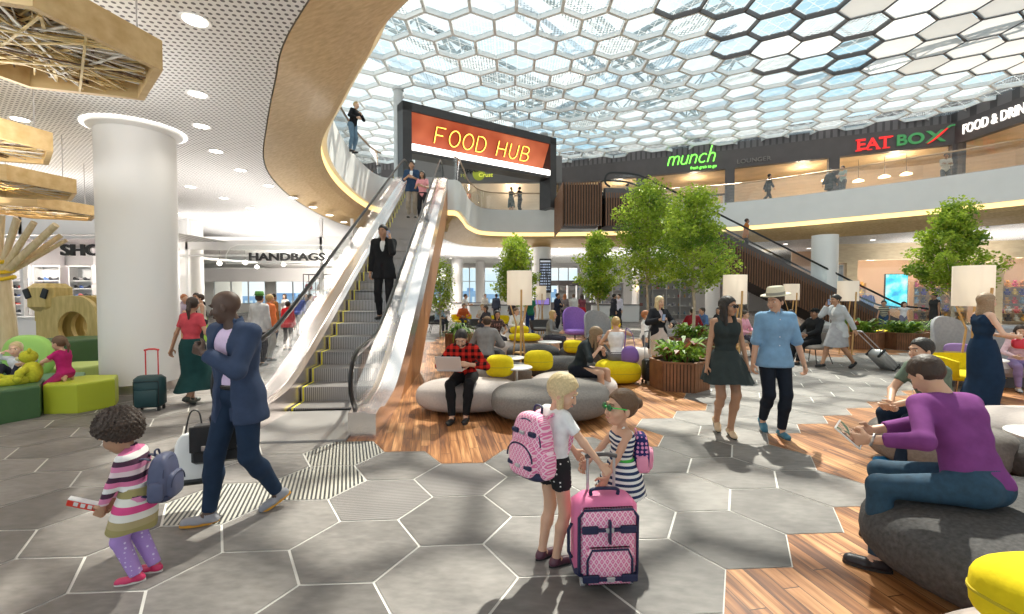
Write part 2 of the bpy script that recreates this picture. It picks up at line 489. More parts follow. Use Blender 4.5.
# glass balustrade with handrail round the ring (open where the escalators land)
def gapfn(p): return (p.y > 19.4 and p.y < 20.7 and -5.6 < p.x < -2.6)
ge = offs(E_, .07, 0)
run = [i for i in range(NE) if not gapfn(ge[i])]
# rotate so the run is continuous
st = next(i for i in range(NE) if gapfn(ge[i - 1]) and not gapfn(ge[i]))
seq = []
for k in range(NE):
    i = (st + k) % NE
    if gapfn(ge[i]): break
    seq.append(ge[i])
bal = thing('glass_balustrade', 'curved glass balustrade with slim bronze handrail edging the upper floor', 'balustrade', (8, 25, FL2 + .1))
def rel(o, P): return [p - o.location for p in P]
S = seq; m = MB(); L0 = bal.location
vs = [(p.x - L0.x, p.y - L0.y, z - L0.z) for z in (FL2 + .12, FL2 + 1.12) for p in S]; n = len(S)
m.add(vs, [(i, i + 1, n + i + 1, n + i) for i in range(n - 1)])
m.build('glass_panel', M_glasswarm, bal, smooth=30)
m = MB(); m.tube([(p.x - L0.x, p.y - L0.y, FL2 + 1.15 - L0.z) for p in S], .035, 6); 
M_bronze = mat('bronze handrail', (.42, .30, .20), .35, .7)
m.build('handrail', M_bronze, bal, smooth=40)
m = MB(); m.tube([(p.x - L0.x, p.y - L0.y, FL2 + .13 - L0.z) for p in S], .03, 4)
m.build('base_channel', M_steel2, bal)

# ------------------------------------------------------------------ roof of hexagons
ZR = 11.5; RS = .92
roof_pts = []
fr = MB(); gl = MB(); op = MB(); optone = []
b = NB('ptfe mesh glazing', .2)
b.N.remove(b.b); N, L = b.N, b.L
tr = N.new('ShaderNodeBsdfTransparent'); df = N.new('ShaderNodeBsdfDiffuse'); tl = N.new('ShaderNodeBsdfTranslucent')
df.inputs[0].default_value = (.62, .66, .68, 1); tl.inputs[0].default_value = (.50, .54, .56, 1)
ad = N.new('ShaderNodeMixShader'); ad.inputs[0].default_value = .7; L.new(df.outputs[0], ad.inputs[1]); L.new(tl.outputs[0], ad.inputs[2])
def lines(ang, per, w):
    X, Y = b.rot(ang); q = b.math('ABSOLUTE', b.math('SUBTRACT', b.math('FRACT', b.math('DIVIDE', X, per)), .5))
    return b.math('LESS_THAN', q, w)
ln = b.math('MAXIMUM', lines(0, .46, .022), b.math('MAXIMUM', lines(PI / 3, .46, .022), lines(-PI / 3, .46, .022)))
at = N.new('ShaderNodeAttribute'); at.attribute_name = 'frit'
# frit dots, panel by panel
def frac(v, per): return b.math('SUBTRACT', b.math('FRACT', b.math('DIVIDE', v, per)), .5)
dx, dy = frac(b.x, .12), frac(b.y, .12)
dd = b.math('ADD', b.math('MULTIPLY', dx, dx), b.math('MULTIPLY', dy, dy))
dots = b.math('LESS_THAN', dd, b.math('MULTIPLY', at.outputs['Fac'], .16))
mk = b.math('MAXIMUM', ln, dots)
mk = b.math('MULTIPLY', mk, .85)
mk = b.math('ADD', mk, .10)
tr.inputs[0].default_value = (.86, .93, .95, 1)
mx = N.new('ShaderNodeMixShader'); L.new(mk, mx.inputs[0]); L.new(tr.outputs[0], mx.inputs[1]); L.new(ad.outputs[0], mx.inputs[2]); L.new(mx.outputs[0], b.out.inputs[0])
M_mesh = b.m
frit = []
M_rooframe = mat('white roof lattice', (.86, .86, .85), .5)
M_roofdark = mat('dark roof lattice', (.10, .085, .08), .5)
rr = random.Random(3)
def roofz(x, y): return ZR
WALL2 = [(-14, 35), (-6, 34.5), (3.8, 34.2), (14.3, 30), (24.5, 25.2), (24.7, 15), (24.8, 3)]
def inside_roof(x, y):
    if y < -1 or x < -15 or x > 24.4: return False
    for (x0, y0), (x1, y1) in zip(WALL2, WALL2[1:]):
        if (x1 - x0) * (y - y0) - (y1 - y0) * (x - x0) > -.2 and min(x0, x1) - .1 <= x <= max(x0, x1) + .1 and y > min(y0, y1) - 8: 
            return False
    return True
w = RS * r3
for i in range(-14, 22):
    for j in range(-2, 26):
        cx = (i + (j % 2) / 2) * w + .15; cy = j * 1.5 * RS + .4
        if not inside_roof(cx, cy): continue
        pts = [(cx + RS * math.sin(k * PI / 3), cy + RS * math.cos(k * PI / 3)) for k in range(6)]
        def ins(q, z): return [(cx + (p[0] - cx) * q, cy + (p[1] - cy) * q, z) for p in pts]
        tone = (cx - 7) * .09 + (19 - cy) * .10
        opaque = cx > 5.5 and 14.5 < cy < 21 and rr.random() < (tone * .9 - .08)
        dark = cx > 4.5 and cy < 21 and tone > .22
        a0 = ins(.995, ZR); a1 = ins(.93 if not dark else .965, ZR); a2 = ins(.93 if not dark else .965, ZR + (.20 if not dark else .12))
        k6 = range(6)
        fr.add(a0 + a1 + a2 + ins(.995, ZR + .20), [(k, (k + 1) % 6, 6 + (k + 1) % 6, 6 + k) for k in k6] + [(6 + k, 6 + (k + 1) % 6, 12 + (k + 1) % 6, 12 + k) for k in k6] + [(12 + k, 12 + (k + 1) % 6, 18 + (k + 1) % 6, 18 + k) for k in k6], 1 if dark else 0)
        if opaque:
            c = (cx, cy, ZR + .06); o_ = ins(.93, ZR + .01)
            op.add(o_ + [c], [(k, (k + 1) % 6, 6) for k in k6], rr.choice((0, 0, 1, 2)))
        else:
            gl.add(ins(.94, ZR + .15), [tuple(k6)]); frit.append(max(0, rr.random() * 1.5 - .5) if rr.random() < .8 else 1.1)
def roofp(name, v):
    b = NB(name, .5); tl = b.N.new('ShaderNodeBsdfTranslucent'); tl.inputs[0].default_value = (v, v, v * .98, 1); mx = b.N.new('ShaderNodeMixShader'); mx.inputs[0].default_value = .5
    b.b.inputs['Base Color'].default_value = (.85, .85, .84, 1); b.L.new(b.b.outputs[0], mx.inputs[1]); b.L.new(tl.outputs[0], mx.inputs[2]); b.L.new(mx.outputs[0], b.out.inputs[0]); return b.m
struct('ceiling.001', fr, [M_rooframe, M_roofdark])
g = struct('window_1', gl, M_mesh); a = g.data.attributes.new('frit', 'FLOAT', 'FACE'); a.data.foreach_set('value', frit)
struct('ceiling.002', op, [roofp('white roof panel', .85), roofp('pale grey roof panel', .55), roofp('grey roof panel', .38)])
# steel trusses above the glazing
M_truss = mat('pale steel truss', (.30, .36, .38), .5)
n_ = 0
for (a, b2) in (((-14, 10), (6, 34)), ((-9, 6), (14, 33)), ((-2, 33), (9, 19)), ((4, 33), (26, 12)), ((-15, 24), (-1, 12)), ((8, 34), (-4, 22))):
    m = MB()
    A = Vector((*a, 13.6)); B = Vector((*b2, 13.6)); T = Vector((0, 0, .9)); d = (B - A); nn = Vector((-d.y, d.x, 0)).normalized() * .3
    m.bar(A - nn, B - nn, .12, .14); m.bar(A + nn, B + nn, .12, .14); m.bar(A + T, B + T, .16, .16)
    K = int(d.length / 1.5)
    for k in range(K):
        p = A + d * (k / K); q = A + d * ((k + 1) / K); mid = (p + q) / 2 + T
        for s in (-1, 1):
            m.bar(p + nn * s, mid, .07, .07); m.bar(mid, q + nn * s, .07, .07)
        m.bar(p - nn, p + nn, .06, .06)
    n_ += 1
    struct('roof_truss' if n_ == 1 else 'roof_truss.%03d' % (n_ - 1), m, M_truss)

# ------------------------------------------------------------------ upper-floor shop fronts
M_fascia = mat('charcoal fascia', (.080, .066, .066), .5, noise=.08, nscale=2)
b = NB('ribbed dark cladding', .5)
fr_ = b.math('FRACT', b.math('DIVIDE', b.math('ADD', b.x, b.math('MULTIPLY', b.y, .3)), .28))
M_rib = b.fin(b.mix(b.math('GREATER_THAN', fr_, .35), (.06, .05, .05), (.15, .13, .13)), fr_, .5)
M_warmwall = mat('warm plaster', (.70, .55, .40), .7, noise=.06, nscale=1)
M_warmceil = mat('warm oak ceiling', (.62, .45, .26), .6, noise=.15, nscale=1)
def seg_wall(mb, a, b_, z0, z1, t=.2, m=0):
    a = Vector((a[0], a[1], (z0 + z1) / 2)); b_ = Vector((b_[0], b_[1], (z0 + z1) / 2)); mb.bar(a, b_, t, z1 - z0, m)
up = MB(); 
for (a, c) in zip(WALL2, WALL2[1:]):
    if a[0] < -10: pass
    seg_wall(up, a, c, 9.9, 11.1, .35, 0)
    seg_wall(up, (a[0], a[1] + .3), (c[0], c[1] + .3), 11.1, 12.3, .2, 1)
    # posts
    d = Vector(c) - Vector(a); K = max(1, round(d.length / 6.2))
    for k in range(K + 1):
        p = Vector(a) + d * (k / K); up.box((p.x, p.y - .1, (FL2 + 9.9) / 2), (.55, .45, 9.9 - FL2), math.atan2(d.y, d.x), 0)
    nb = Vector((-d.y, d.x)).normalized() * 4.5
    if nb.y < 0 and c[0] < 24.6: nb = -nb
    if c[0] > 24.6: nb = Vector((4.5, 1))
    a4, c4 = Vector(a) + nb, Vector(c) + nb
    if 'prev4' in globals(): seg_wall(up, prev4, a4, FL2, 10.4, .2, 2); up.add([(a[0], a[1], 9.94), (prev4.x, prev4.y, 9.94), (a4.x, a4.y, 9.94)], [(0, 1, 2)], 3)
    prev4 = c4
    seg_wall(up, a4, c4, FL2, 10.4, .2, 2)
    up.add([(a[0], a[1], 9.95), (c[0], c[1], 9.95), (c4.x, c4.y, 9.95), (a4.x, a4.y, 9.95)], [(0, 1, 2, 3)], 3)
struct('wall_upper', up, [M_fascia, M_rib, M_warmwall, M_warmceil])
# shop glass on the upper floor
m = MB()
for (a, c) in zip(WALL2[2:], WALL2[3:]):
    m.add([(a[0], a[1], FL2 + .05), (c[0], c[1], FL2 + .05), (c[0], c[1], 9.9), (a[0], a[1], 9.9)], [(0, 1, 2, 3)])
struct('window_2', m, glass_mat('shop glass', (.96, .96, .95), .05))
# outer walls behind upper floor and ground floor
m = MB()
for (a, c) in (((-30, -2), (-30, 50)), ((44, -2), (44, 50))): seg_wall(m, a, c, 0, 6.6, .3, 0)
struct('wall_side', m, M_white)
# ================================================================== ESCALATORS
b = NB('ribbed escalator step', .38, .6)
fr_ = b.math('FRACT', b.math('DIVIDE', b.x, .03)); M_step = b.fin(b.mix(b.math('GREATER_THAN', fr_, .5), (.20, .185, .18), (.46, .43, .42)), fr_, .5)
M_stepedge = mat('yellow step edge', (.85, .75, .02), .5)
M_deck = mat('pinkish brushed steel deck', (.80, .72, .70), .24, 1)
RUN0, RISE, TREAD, NST = 1.35, .2135, .427, 31
def zn(y):
    # smoothed nosing line
    s = .5
    def ramp(t, w): # softened max(0,t)
        return .5 * (t + math.sqrt(t * t + w * w)) 
    z = (ramp(y - RUN0, .5) - ramp(y - RUN0 - TREAD * NST, .5)) * s
    return z
YTOP = RUN0 + TREAD * NST + 1.5
def slat_panel(mb, x, ys, ztop, zbot, w=.05, gap=.09, m=0, side=1):
    y = ys[0]
    while y < ys[1]:
        zt, zb = ztop(y), zbot(y)
        if zt - zb > .05: mb.box((x, y, (zt + zb) / 2), (.05, w, zt - zb), 0, m)
        y += gap
def escalator(label, loc, rz, slats, top_ext=0):
    t = thing('escalator', label, 'escalator', loc, rz)
    wi, wo_ = .58, (.90, .98)
    ys = [0.0, .25, .5, .8, 1.1, 1.3, 1.5, 1.8] + [2.4 + i for i in range(12)] + [14.1, 14.4, 14.7, 15.0, 15.3, 15.7, YTOP]
    ys = [y for y in ys if y <= YTOP]
    for s in (-1, 1):
        wo = wo_[0] if s > 0 else wo_[1]; gx = wi + (.03 if s > 0 else .34)
        m = MB(); vs = []
        for i, y in enumerate(ys):
            z = zn(y) + .24 + (0.06 if y < .5 else 0)
            zb = max(0.0, zn(y) - .25)
            h = z if y > .01 else .30
            vs += [(s * wi, y, zb), (s * wi, y, h), (s * (wi + .10), y, h + .015), (s * (wi + .10), y, h), (s * (wi + .12), y, h), (s * (wi + .12), y, h + .015), (s * wo, y, h - .02), (s * wo, y, max(0, h - .24 if y > .9 else 0)), (s * wo, y, zb)]
        K = 9; fs = []
        for i in range(len(ys) - 1):
            for k in range(K - 1): fs.append((i * K + k, i * K + k + 1, (i + 1) * K + k + 1, (i + 1) * K + k))
        fs += [tuple(range(K)), tuple(range((len(ys) - 1) * K, len(ys) * K))]
        m.add(vs, fs); m.build('balustrade_deck', M_darkgrey if slats else M_deck, t, smooth=30)
        # glass
        m = MB(); x = s * gx; top = []; bot = []
        m.v = []
        yy = [.28, .32, .45, .7, 1.0, 1.3, 1.6, 2.0] + [3 + i for i in range(11)] + [14.2, 14.6, 15.0, 15.5, YTOP - .3, YTOP - .12]
        yy = [y for y in yy if y < YTOP]
        vs = [(x, y, zn(y) + .25) for y in yy] + [(x, y, zn(y) + (.92 if .4 < y < YTOP - .35 else (.62 if y > .3 and y < YTOP - .2 else .5))) for y in yy]
        n = len(yy); m.add(vs, [(i, i + 1, n + i + 1, n + i) for i in range(n - 1)])
        m.build('glass_panel', M_glass, t)
        m = MB(); P = [(x, .55, .22), (x, .38, .24), (x, .24, .30), (x, .10, .42), (x, .02, .58), (x, .03, .74), (x, .12, .88), (x, .28, .96), (x, .5, .985)]
        P += [(x, y, zn(y) + .97) for y in [.8, 1.1, 1.4, 1.8] + [2.5 + i for i in range(12)] + [14.1, 14.5, 15.0, 15.5, YTOP - .4]]
        zt = zn(YTOP)
        P += [(x, YTOP - .18, zt + .93), (x, YTOP - .04, zt + .80), (x, YTOP, zt + .62), (x, YTOP - .05, zt + .42), (x, YTOP - .25, zt + .28)]
        m.tube(catmull(P, 3), .042, 8, flat=(1.15, .62) , up=(1, 0, 0)); m.build('handrail', M_black, t, smooth=50)
    # steps
    sm = MB()
    sm.box((0, TREAD / 2, -.02), (2 * wi - .02, TREAD, .04), 0, 0)
    sm.box((0, .015, -RISE / 2 - .02), (2 * wi - .02, .03, RISE), 0, 0)
    for s in (-1, 1):
        sm.box((s * (wi - .045), TREAD / 2, .001), (.020, TREAD, .006), 0, 1); sm.box((s * (wi - .045), -.002, -RISE / 2), (.020, .006, RISE), 0, 1)
    first = sm.build('step', [M_step, M_stepedge], t); first.location = (0, RUN0 - .1, RISE * .3)
    for k in range(1, NST):
        c = first.copy(); link(c, t); c.location = (0, RUN0 + TREAD * (k - .25), RISE * (k + .3) if k < NST - 1 else RISE * NST)
    m = MB(); m.box((0, RUN0 / 2 - .05, .012), (2 * wi, RUN0 + .1, .024)); m.build('comb_plate', mat('steel landing plate', (.36, .34, .33), .4, .5), t)
    m = MB(); m.box((0, YTOP - .75, zn(YTOP) - .02), (2 * wi, 1.5, .05)); m.build('comb_plate', MC[('steel landing plate',)], t)
    # cladding
    def ztop(y): return zn(y) + .24 - .24 if y > .9 else 0
    def zbot(y): return 0 if y < 4.5 else min((y - 4.5) * .5, 5.0)
    cl = MB()
    for s in (-1, 1):
        yy = [.9, 1.2, 1.5, 2, 3, 4, 4.5, 5, 8, 11, 14, 14.5, 15, YTOP]
        wo = wo_[0] if s > 0 else wo_[1]
        vs = [(s * (wo - .02), y, max(ztop(y), .01)) for y in yy] + [(s * (wo - .02), y, zbot(y)) for y in yy]; n = len(yy)
        cl.add(vs, [(i, i + 1, n + i + 1, n + i) for i in range(n - 1)])
    yy = [4.5, 8, 11, 14.5, YTOP]
    vs = [(-wo_[1] + .02, y, zbot(y)) for y in yy] + [(wo_[0] - .02, y, zbot(y)) for y in yy]; n = len(yy)
    cl.add(vs, [(i, i + 1, n + i + 1, n + i) for i in range(n - 1)])
    if not slats: cl.build('side_cladding', M_brownclad, t)
    else:
        cl.build('side_cladding', mat('dark recess panel', (.03, .018, .012), .7), t)
        for s in (-1, 1):
            m = MB(); slat_panel(m, s * wo_[s < 0], (.9, YTOP), lambda y: ztop(y) - .005, zbot, .055, .125); m.build('slat_screen', M_slat, t)
    return t
ESC1 = escalator('long escalator rising behind the man in the blue blazer, glass sides and brown wooden cladding', (-2.50, 5.2, 0), .083, False)
ESC2 = escalator('escalator with dark vertical slat cladding rising leftwards behind the trees', (20.6, 23.0, 0), PI / 2, True)
def esc_pt(E, x, y, dz=0):
    a = E.rotation_euler.z; return Vector((E.location.x + math.cos(a) * x - math.sin(a) * y, E.location.y + math.sin(a) * x + math.cos(a) * y, zn(y) + dz))
# slatted bulkhead at the head of the far escalator
t = thing('slatted_bulkhead', 'brown vertical slat screen boxing in the head of the far escalator', 'screen', (3.45, 22.05, 5.0))
m = MB(); m.box((0, .9, 1.05), (1.85, 1.7, 1.9)); m.box((0, 3.0, 1.2), (1.85, 2.8, .8)); m.build('core_panel', MC[('dark recess panel',)], t)
m = MB(); x = -.95
while x < .96: m.box((x, 0, 1.05), (.06, .06, 2.1)); x += .13
y = 0
while y < 4.4: m.box((-.97, y, 1.05), (.06, .06, 2.1)); y += .13
m.build('slat', M_slat, t)

# ================================================================== COLUMNS
def column(loc, r, h, label, n=48, cap=False):
    t = thing('column', label, 'column', loc)
    m = MB(); m.lathe([(r, .14), (r, h)], n); m.build('shaft', M_col, t, smooth=50)
    m = MB(); m.lathe([(r + .01, 0), (r + .01, .145)], n); m.build('base_ring', M_steel2, t, smooth=50)
    if cap:
        m = MB(); m.lathe([(r, h - .10), (r + .10, h - .05), (r + .11, h)], n); m.build('collar', M_col, t, smooth=50)
        m = MB(); m.lathe([(r + .125, h - .02), (r + .165, h - .02), (r + .165, h - .004), (r + .125, h - .004)], n, closed=True); m.build('halo_light', mat('halo light', (1, .97, .93), emit=1.6), t)
    return t
column((-6.66, 8.09, 0), .575, HC, 'massive round white column beside the play area', cap=True)
column((1.86, 28.6, 0), .6, HC, 'round white column holding the departures board')
column(AT(639.6, 300, 31) * Vector((1, 1, 0)) if False else (8.76, 31, 0), .5, HC, 'white column behind the round tree crown with a wall light')
column((15.6, 22.6, 0), .57, HC, 'round white column right of the far escalator')
column((-4.6, 38, 0), .45, HC, 'slim white column in front of the far bright windows, left one')
column((-2.9, 41, 0), .40, HC, 'slim grey white column between the far bright windows')
column((13.1, 29.5, 0), .45, HC, 'grey white column right of the far shelving')
column((-13.0, 18.3, 0), .45, HC, 'grey column at the entrance of the handbag shop')
def post(p, r, z0, z1, label):
    m = MB(); m.lathe([(r, 0), (r, z1 - z0)], 20); m.lathe([(r + .05, z1 - z0 - .1), (r + .05, z1 - z0)], 20)
    o = m.build('steel_column', M_postgrey, None, 40, loc=(p[0], p[1], z0)); tag(o, label, 'column'); return o
M_postgrey = mat('light grey column paint', (.50, .50, .50), .45)
post((-5.45, 21.9), .22, FL2, ZR, 'grey steel column at the left edge of the big orange sign')
post((1.95, 28.0), .22, FL2, ZR, 'grey steel column at the right end of the big orange sign')

# ================================================================== FOOD HUB SIGN
A = Vector((-5.05, 21.1, FL2)); B = Vector((2.55, 26.2, FL2)); hw = (B - A).length; ang = math.atan2(B.y - A.y, B.x - A.x)
hub = thing('food_hub_sign', 'huge dark portal sign with glowing orange panel and neon FOOD HUB letters', 'sign', A, ang)
m = MB(); H_ = 10.62 - FL2
m.box((.22, .5, H_ / 2), (.44, 1.0, H_)); m.box((hw - .22, .5, H_ / 2), (.44, 1.0, H_)); m.box((hw / 2, .5, H_ - .2), (hw, 1.0, .4)); m.box((hw / 2, .5, 1.74), (hw - .8, .9, .16))
m.box((hw / 2, .98, H_ - 1.2), (hw - .8, .06, 2.0))
m.build('frame', M_dark, hub)
b = NB('glowing orange panel', .5)
f1 = b.noise(.5, 2)
c_ = b.ramp(f1, [(.3, (.40, .055, .02)), (.7, (.72, .20, .09))])
b.L.new(c_, b.b.inputs['Emission Color']); b.b.inputs['Emission Strength'].default_value = .42
M_orange = b.fin(c_)
m = MB(); z1, z0 = H_ - .4, 2.12
m.add([(.44, .10, z1), (hw - .44, .10, z1), (hw - .44, .85, z0), (.44, .85, z0)], [(0, 1, 2, 3)])
m.build('panel', M_orange, hub)
m = MB(); m.box((hw / 2, .03, 1.96), (hw - .90, .06, .30)); m.build('light_strip', mat('white light strip', (1, .97, .93), emit=2.2), hub)
M_neon = mat('yellow neon tube', (1, .55, .08), emit=2.6)
def neon_letter(ch, x, h, w):
    a = lambda u, v: (x + u * w, v * h)
    arc = lambda cx, cy, rx, ry, t0, t1, n=14: [a(cx + rx * math.cos(t0 + (t1 - t0) * i / n), cy + ry * math.sin(t0 + (t1 - t0) * i / n)) for i in range(n + 1)]
    return {'F': [[a(.05, 0), a(.05, 1), a(.85, 1)], [a(.05, .52), a(.7, .52)]],
            'O': [arc(.5, .5, .48, .5, 0, 2 * PI, 24)],
            'D': [[a(.05, 0), a(.05, 1)] + arc(.40, .5, .52, .5, PI / 2, -PI / 2) + [a(.05, 0)]],
            'H': [[a(.08, 0), a(.08, 1)], [a(.92, 0), a(.92, 1)], [a(.08, .5), a(.92, .5)]],
            'U': [[a(.08, 1), a(.08, .42)] + arc(.5, .40, .42, .40, PI, 2 * PI) + [a(.92, 1)]],
            'B': [[a(.08, 0), a(.08, 1)] + arc(.50, .76, .34, .24, PI / 2, -PI / 2, 8) + [a(.08, .52)], [a(.5, .52)] + arc(.52, .26, .40, .26, PI / 2, -PI / 2, 8) + [a(.08, 0)]]}[ch]
xs = 1.78; lw, gap = .60, .175
for ch in 'FOOD HUB':
    if ch == ' ': xs += .48; continue
    m = MB()
    for st_ in neon_letter(ch, xs, .76, lw):
        m.tube([(p[0], 0, p[1]) for p in st_], .027, 6)
        m.tube([(p[0] , .045, p[1]) for p in st_], .05, 6, m=1)
    o = m.build('letter', [M_neon, mat('brown letter shadow tray', (.16, .05, .015), .5)], hub, 60)  # second material: dark brown tubes just behind the neon ones
    o.location = (0, .53, 2.52); o.rotation_euler = (.47, 0, 0)
    xs += lw + gap
# dark bulkhead behind the sign
t = thing('shop_bulkhead', 'charcoal shop bulkhead with a small script sign below the orange panel', 'sign', (-1.5, 29.3, FL2))
m = MB(); m.box((0, 0, 3.05), (9.4, .3, 1.7)); m.box((-3.2, 0, 1.2), (.3, .3, 2.4)); m.box((4.2, 0, 1.2), (.3, .3, 2.4)); m.build('fascia', mat('mid grey fascia', (.17, .155, .15), .5), t)
m = MB(); m.box((.4, 3.2, 1.6), (8.4, .1, 3.2)); m.build('back_panel', M_warmwall, t)
o = text_mesh('Upper', .42, .02, .012, M_black, 'lettering', t, 1.1, shear=.15); o.location = (-1.15, -.19, 2.98)
o = text_mesh('Crust', .36, .02, .008, mat('sign yellow lettering', (.72, .74, .10), .5, emit=.4), 'lettering', t, 1.1, shear=.15); o.location = (-.20, -.2, 2.66)
m = MB(); m.cyl((-.62, -.16, 2.72), (-.62, -.18, 2.72), .40, n=28); m.build('emblem_disc', mat('olive green disc', (.30, .34, .03), .5, emit=.3), t)
# shop signs on the charcoal fascia
def fascia_pt(i, f, z, out=.22):
    a, c = Vector(WALL2[i]), Vector(WALL2[i + 1]); d = c - a; p = a + d * f
    n = Vector((d.y, -d.x)).normalized()
    if n.y > 0 and i < 5: n = -n
    if i >= 5 : n = Vector((-abs(d.y), d.x * 0 - .6)).normalized()
    return Vector((p.x + n.x * out, p.y + n.y * out, z)), math.atan2(d.y, d.x)
def sign(label, i, f, z, parts):
    p, a = fascia_pt(i, f, z); t = thing('shop_sign', label, 'sign', p, a)
    for (txt, size, off, m_, sx, shear, x, dz, nm) in parts:
        o = text_mesh(txt, size, .04, off, m_, nm, t, sx, shear=shear); o.location = (x, 0, dz)
    return t
M_gneon = mat('green neon', (.22, .95, .10), emit=1.6)
M_redsign = mat('red sign letters', (.75, .02, .02), .4, emit=.7)
M_greensign = mat('green sign letters', (.05, .25, .08), .4, emit=.35)
M_whitesign = mat('white sign letters', (.95, .90, .84), .4, emit=.9)
t = sign('slanted green neon sign reading munch', 2, .79, 10.5, [('fresh grab to go', .25, 0, M_gneon, 1.0, .1, .8, -.36, 'tagline')])
def arcp(cx, cz, r, a0, a1, n=8, rz_=1.0): return [(cx + r * math.cos(a0 + (a1 - a0) * i / n), cz + rz_ * r * math.sin(a0 + (a1 - a0) * i / n)) for i in range(n + 1)]
def hump(x, w, h=.5): return [(x, 0), (x, h)], [(x, h * .55)] + arcp(x + w / 2, h - w / 2, w / 2, PI, 0) + [(x + w, 0)]
gl_ = {'m': [*hump(0, .32), hump(.32, .32)[1]], 'u': [[(0, .5), (0, .2)] + arcp(.18, .18, .18, PI, 2 * PI) + [(.36, .5), (.36, 0)]], 'n': [*hump(0, .36)], 'c': [arcp(.22, .25, .23, PI * .25, PI * 1.75, 12, 1.08)], 'h': [[(0, 0), (0, .92)], hump(0, .36)[1]]}
x = -1.45
for ch, wd_ in zip('munch', (.78, .52, .52, .52, .4)):
    m = MB()
    for st_ in gl_[ch]: m.tube([(x + px + .30 * pz + (px * 0), -.02, pz * 1.15 - .05) for px, pz in st_], .038, 6)
    o = m.build('letter', M_gneon, t, 60); x += wd_ + .04
sign('small faint LOUNGER sign right of the green neon sign', 3, .125, 10.25, [('LOUNGER', .38, 0, mat('dim grey lettering', (.25, .22, .21), .5), 1.1, 0, 0, 0, 'lettering')])
t = sign('red and green EATBOX shop sign with a chilli over the X', 3, .80, 10.42, [('EAT', .88, .018, M_redsign, 1.05, 0, -1.45, 0, 'red_lettering'), ('BO', .84, .022, M_greensign, 1.1, 0, .22, 0, 'green_lettering'), ('X', .88, .025, M_greensign, 1.2, 0, 1.32, 0, 'green_lettering')])
m = MB(); m.tube(catmull([(.95, -.08, -.36), (1.2, -.1, -.2), (1.5, -.1, .08), (1.8, -.1, .38)], 5), [.03, .04, .05, .07, .08, .09, .10, .11, .12, .12, .12, .12, .11, .10, .09, .05], 8, flat=(1, .5)); m.build('chilli', M_redsign, t, 60)
m = MB(); m.tube(catmull([(1.76, -.1, .36), (1.92, -.1, .48), (2.1, -.1, .5)], 4), .05, 6); m.build('chilli_stalk', M_greensign, t, 60)
# serifs for the red letters
for x, z, w_ in ((-2.15, .31, .3), (-2.15, -.31, .3), (-1.62, -.31, .22), (-1.22, -.31, .22), (-.86, -.31, .34), (-.86, .31, .62)) : m = MB(); m.box((x, -.02, z), (w_, .07, .06)); m.build('letter_serif', M_redsign, t)
sign('white serif FOOD & DRINK sign on the right-hand charcoal fascia', 4, .215, 10.5, [('FOOD & DRINK', .74, .002, M_whitesign, .62, 0, 0, 0, 'lettering')])
ORD = ['first', 'second', 'third', 'fourth', 'fifth', 'sixth', 'seventh', 'eighth', 'ninth', 'tenth', 'eleventh', 'twelfth'] + ['%dth' % k for k in range(13, 80)]
# ================================================================== DOWNLIGHTS AND INTERIOR LIGHT
def lamp_obj(name, kind, loc, energy, col=(1, .93, .84), size=.1, rot=None, **k):
    l = bpy.data.lights.new(name, kind); l.energy = energy; l.color = col
    if kind == 'SPOT': l.shadow_soft_size = size; l.spot_size = k.get('ang', 2.6); l.spot_blend = 1
    elif kind == 'POINT': l.shadow_soft_size = size
    elif kind == 'AREA': l.shape = 'RECTANGLE'; l.size = k['sx']; l.size_y = k['sy']
    o = bpy.data.objects.new(name, l); o.location = loc
    if rot: o.rotation_euler = rot
    COL.objects.link(o); return o
DLP = [(195, 20), (197.6, 94), (201.5, 126), (216, 151), (240.5, 170), (268.7, 185.5), (293, 197.7), (313, 207), (329.6, 215), (344, 222), (190.5, 186.7), (223.8, 198), (250, 208), (271, 215.6), (290.5, 222), (305, 227.7), (321, 233), (225, 220), (245, 226), (261, 230), (20, 119), (26, 205), (62, 229), (176, 213)]
DL = [G(x, y, HC) for x, y in DLP]
DL += [Vector((x, y, HC)) for y in (29, 33, 37, 41) for x in (-5, -1, 3, 7, 11, 15, 19)] + [Vector((x, y, HC)) for x, y in ((19.5, 24.5), (22.5, 21.5), (24, 18), (24, 24), (27, 21), (20, 28), (24, 28), (12, 28), (16, 26.5))]
proto = None
for i, p in enumerate(DL):
    px_ = p.x / p.y
    same = sorted([q for q in (DL[:24] if i < 24 else DL[24:])], key=lambda q: q.length)
    lab = 'round recessed downlight, %s nearest in the ' % ORD[same.index(p)] + ('perforated ceiling left of the long escalator' if i < 24 else 'ground-floor ceiling beyond the atrium')
    grp = 'downlights over the left concourse' if i < 24 else 'downlights in the far ceiling'
    if proto is None:
        t = thing('downlight', lab, 'ceiling light', (p.x, p.y, HC - .002), 0, grp)
        m = MB(); m.lathe([(.115, 0), (.15, -.012), (.155, 0)], 20); m.build('rim', M_whitegloss, t, 40)
        m = MB(); m.lathe([(.112, -.008), (.112, -.004)], 20); m.build('lens', M_glow, t)
        proto = t
    else: copy_tree(proto, loc=(p.x, p.y, HC - .002), label=lab, group=grp)
for i, p in enumerate(DL):
    if i < 24: lamp_obj('downlight_beam', 'SPOT', (p.x, p.y, HC - .05), 34, size=.1)
    elif i % 2 == 0: lamp_obj('downlight_beam', 'SPOT', (p.x, p.y, HC - .05), 150, size=.1)
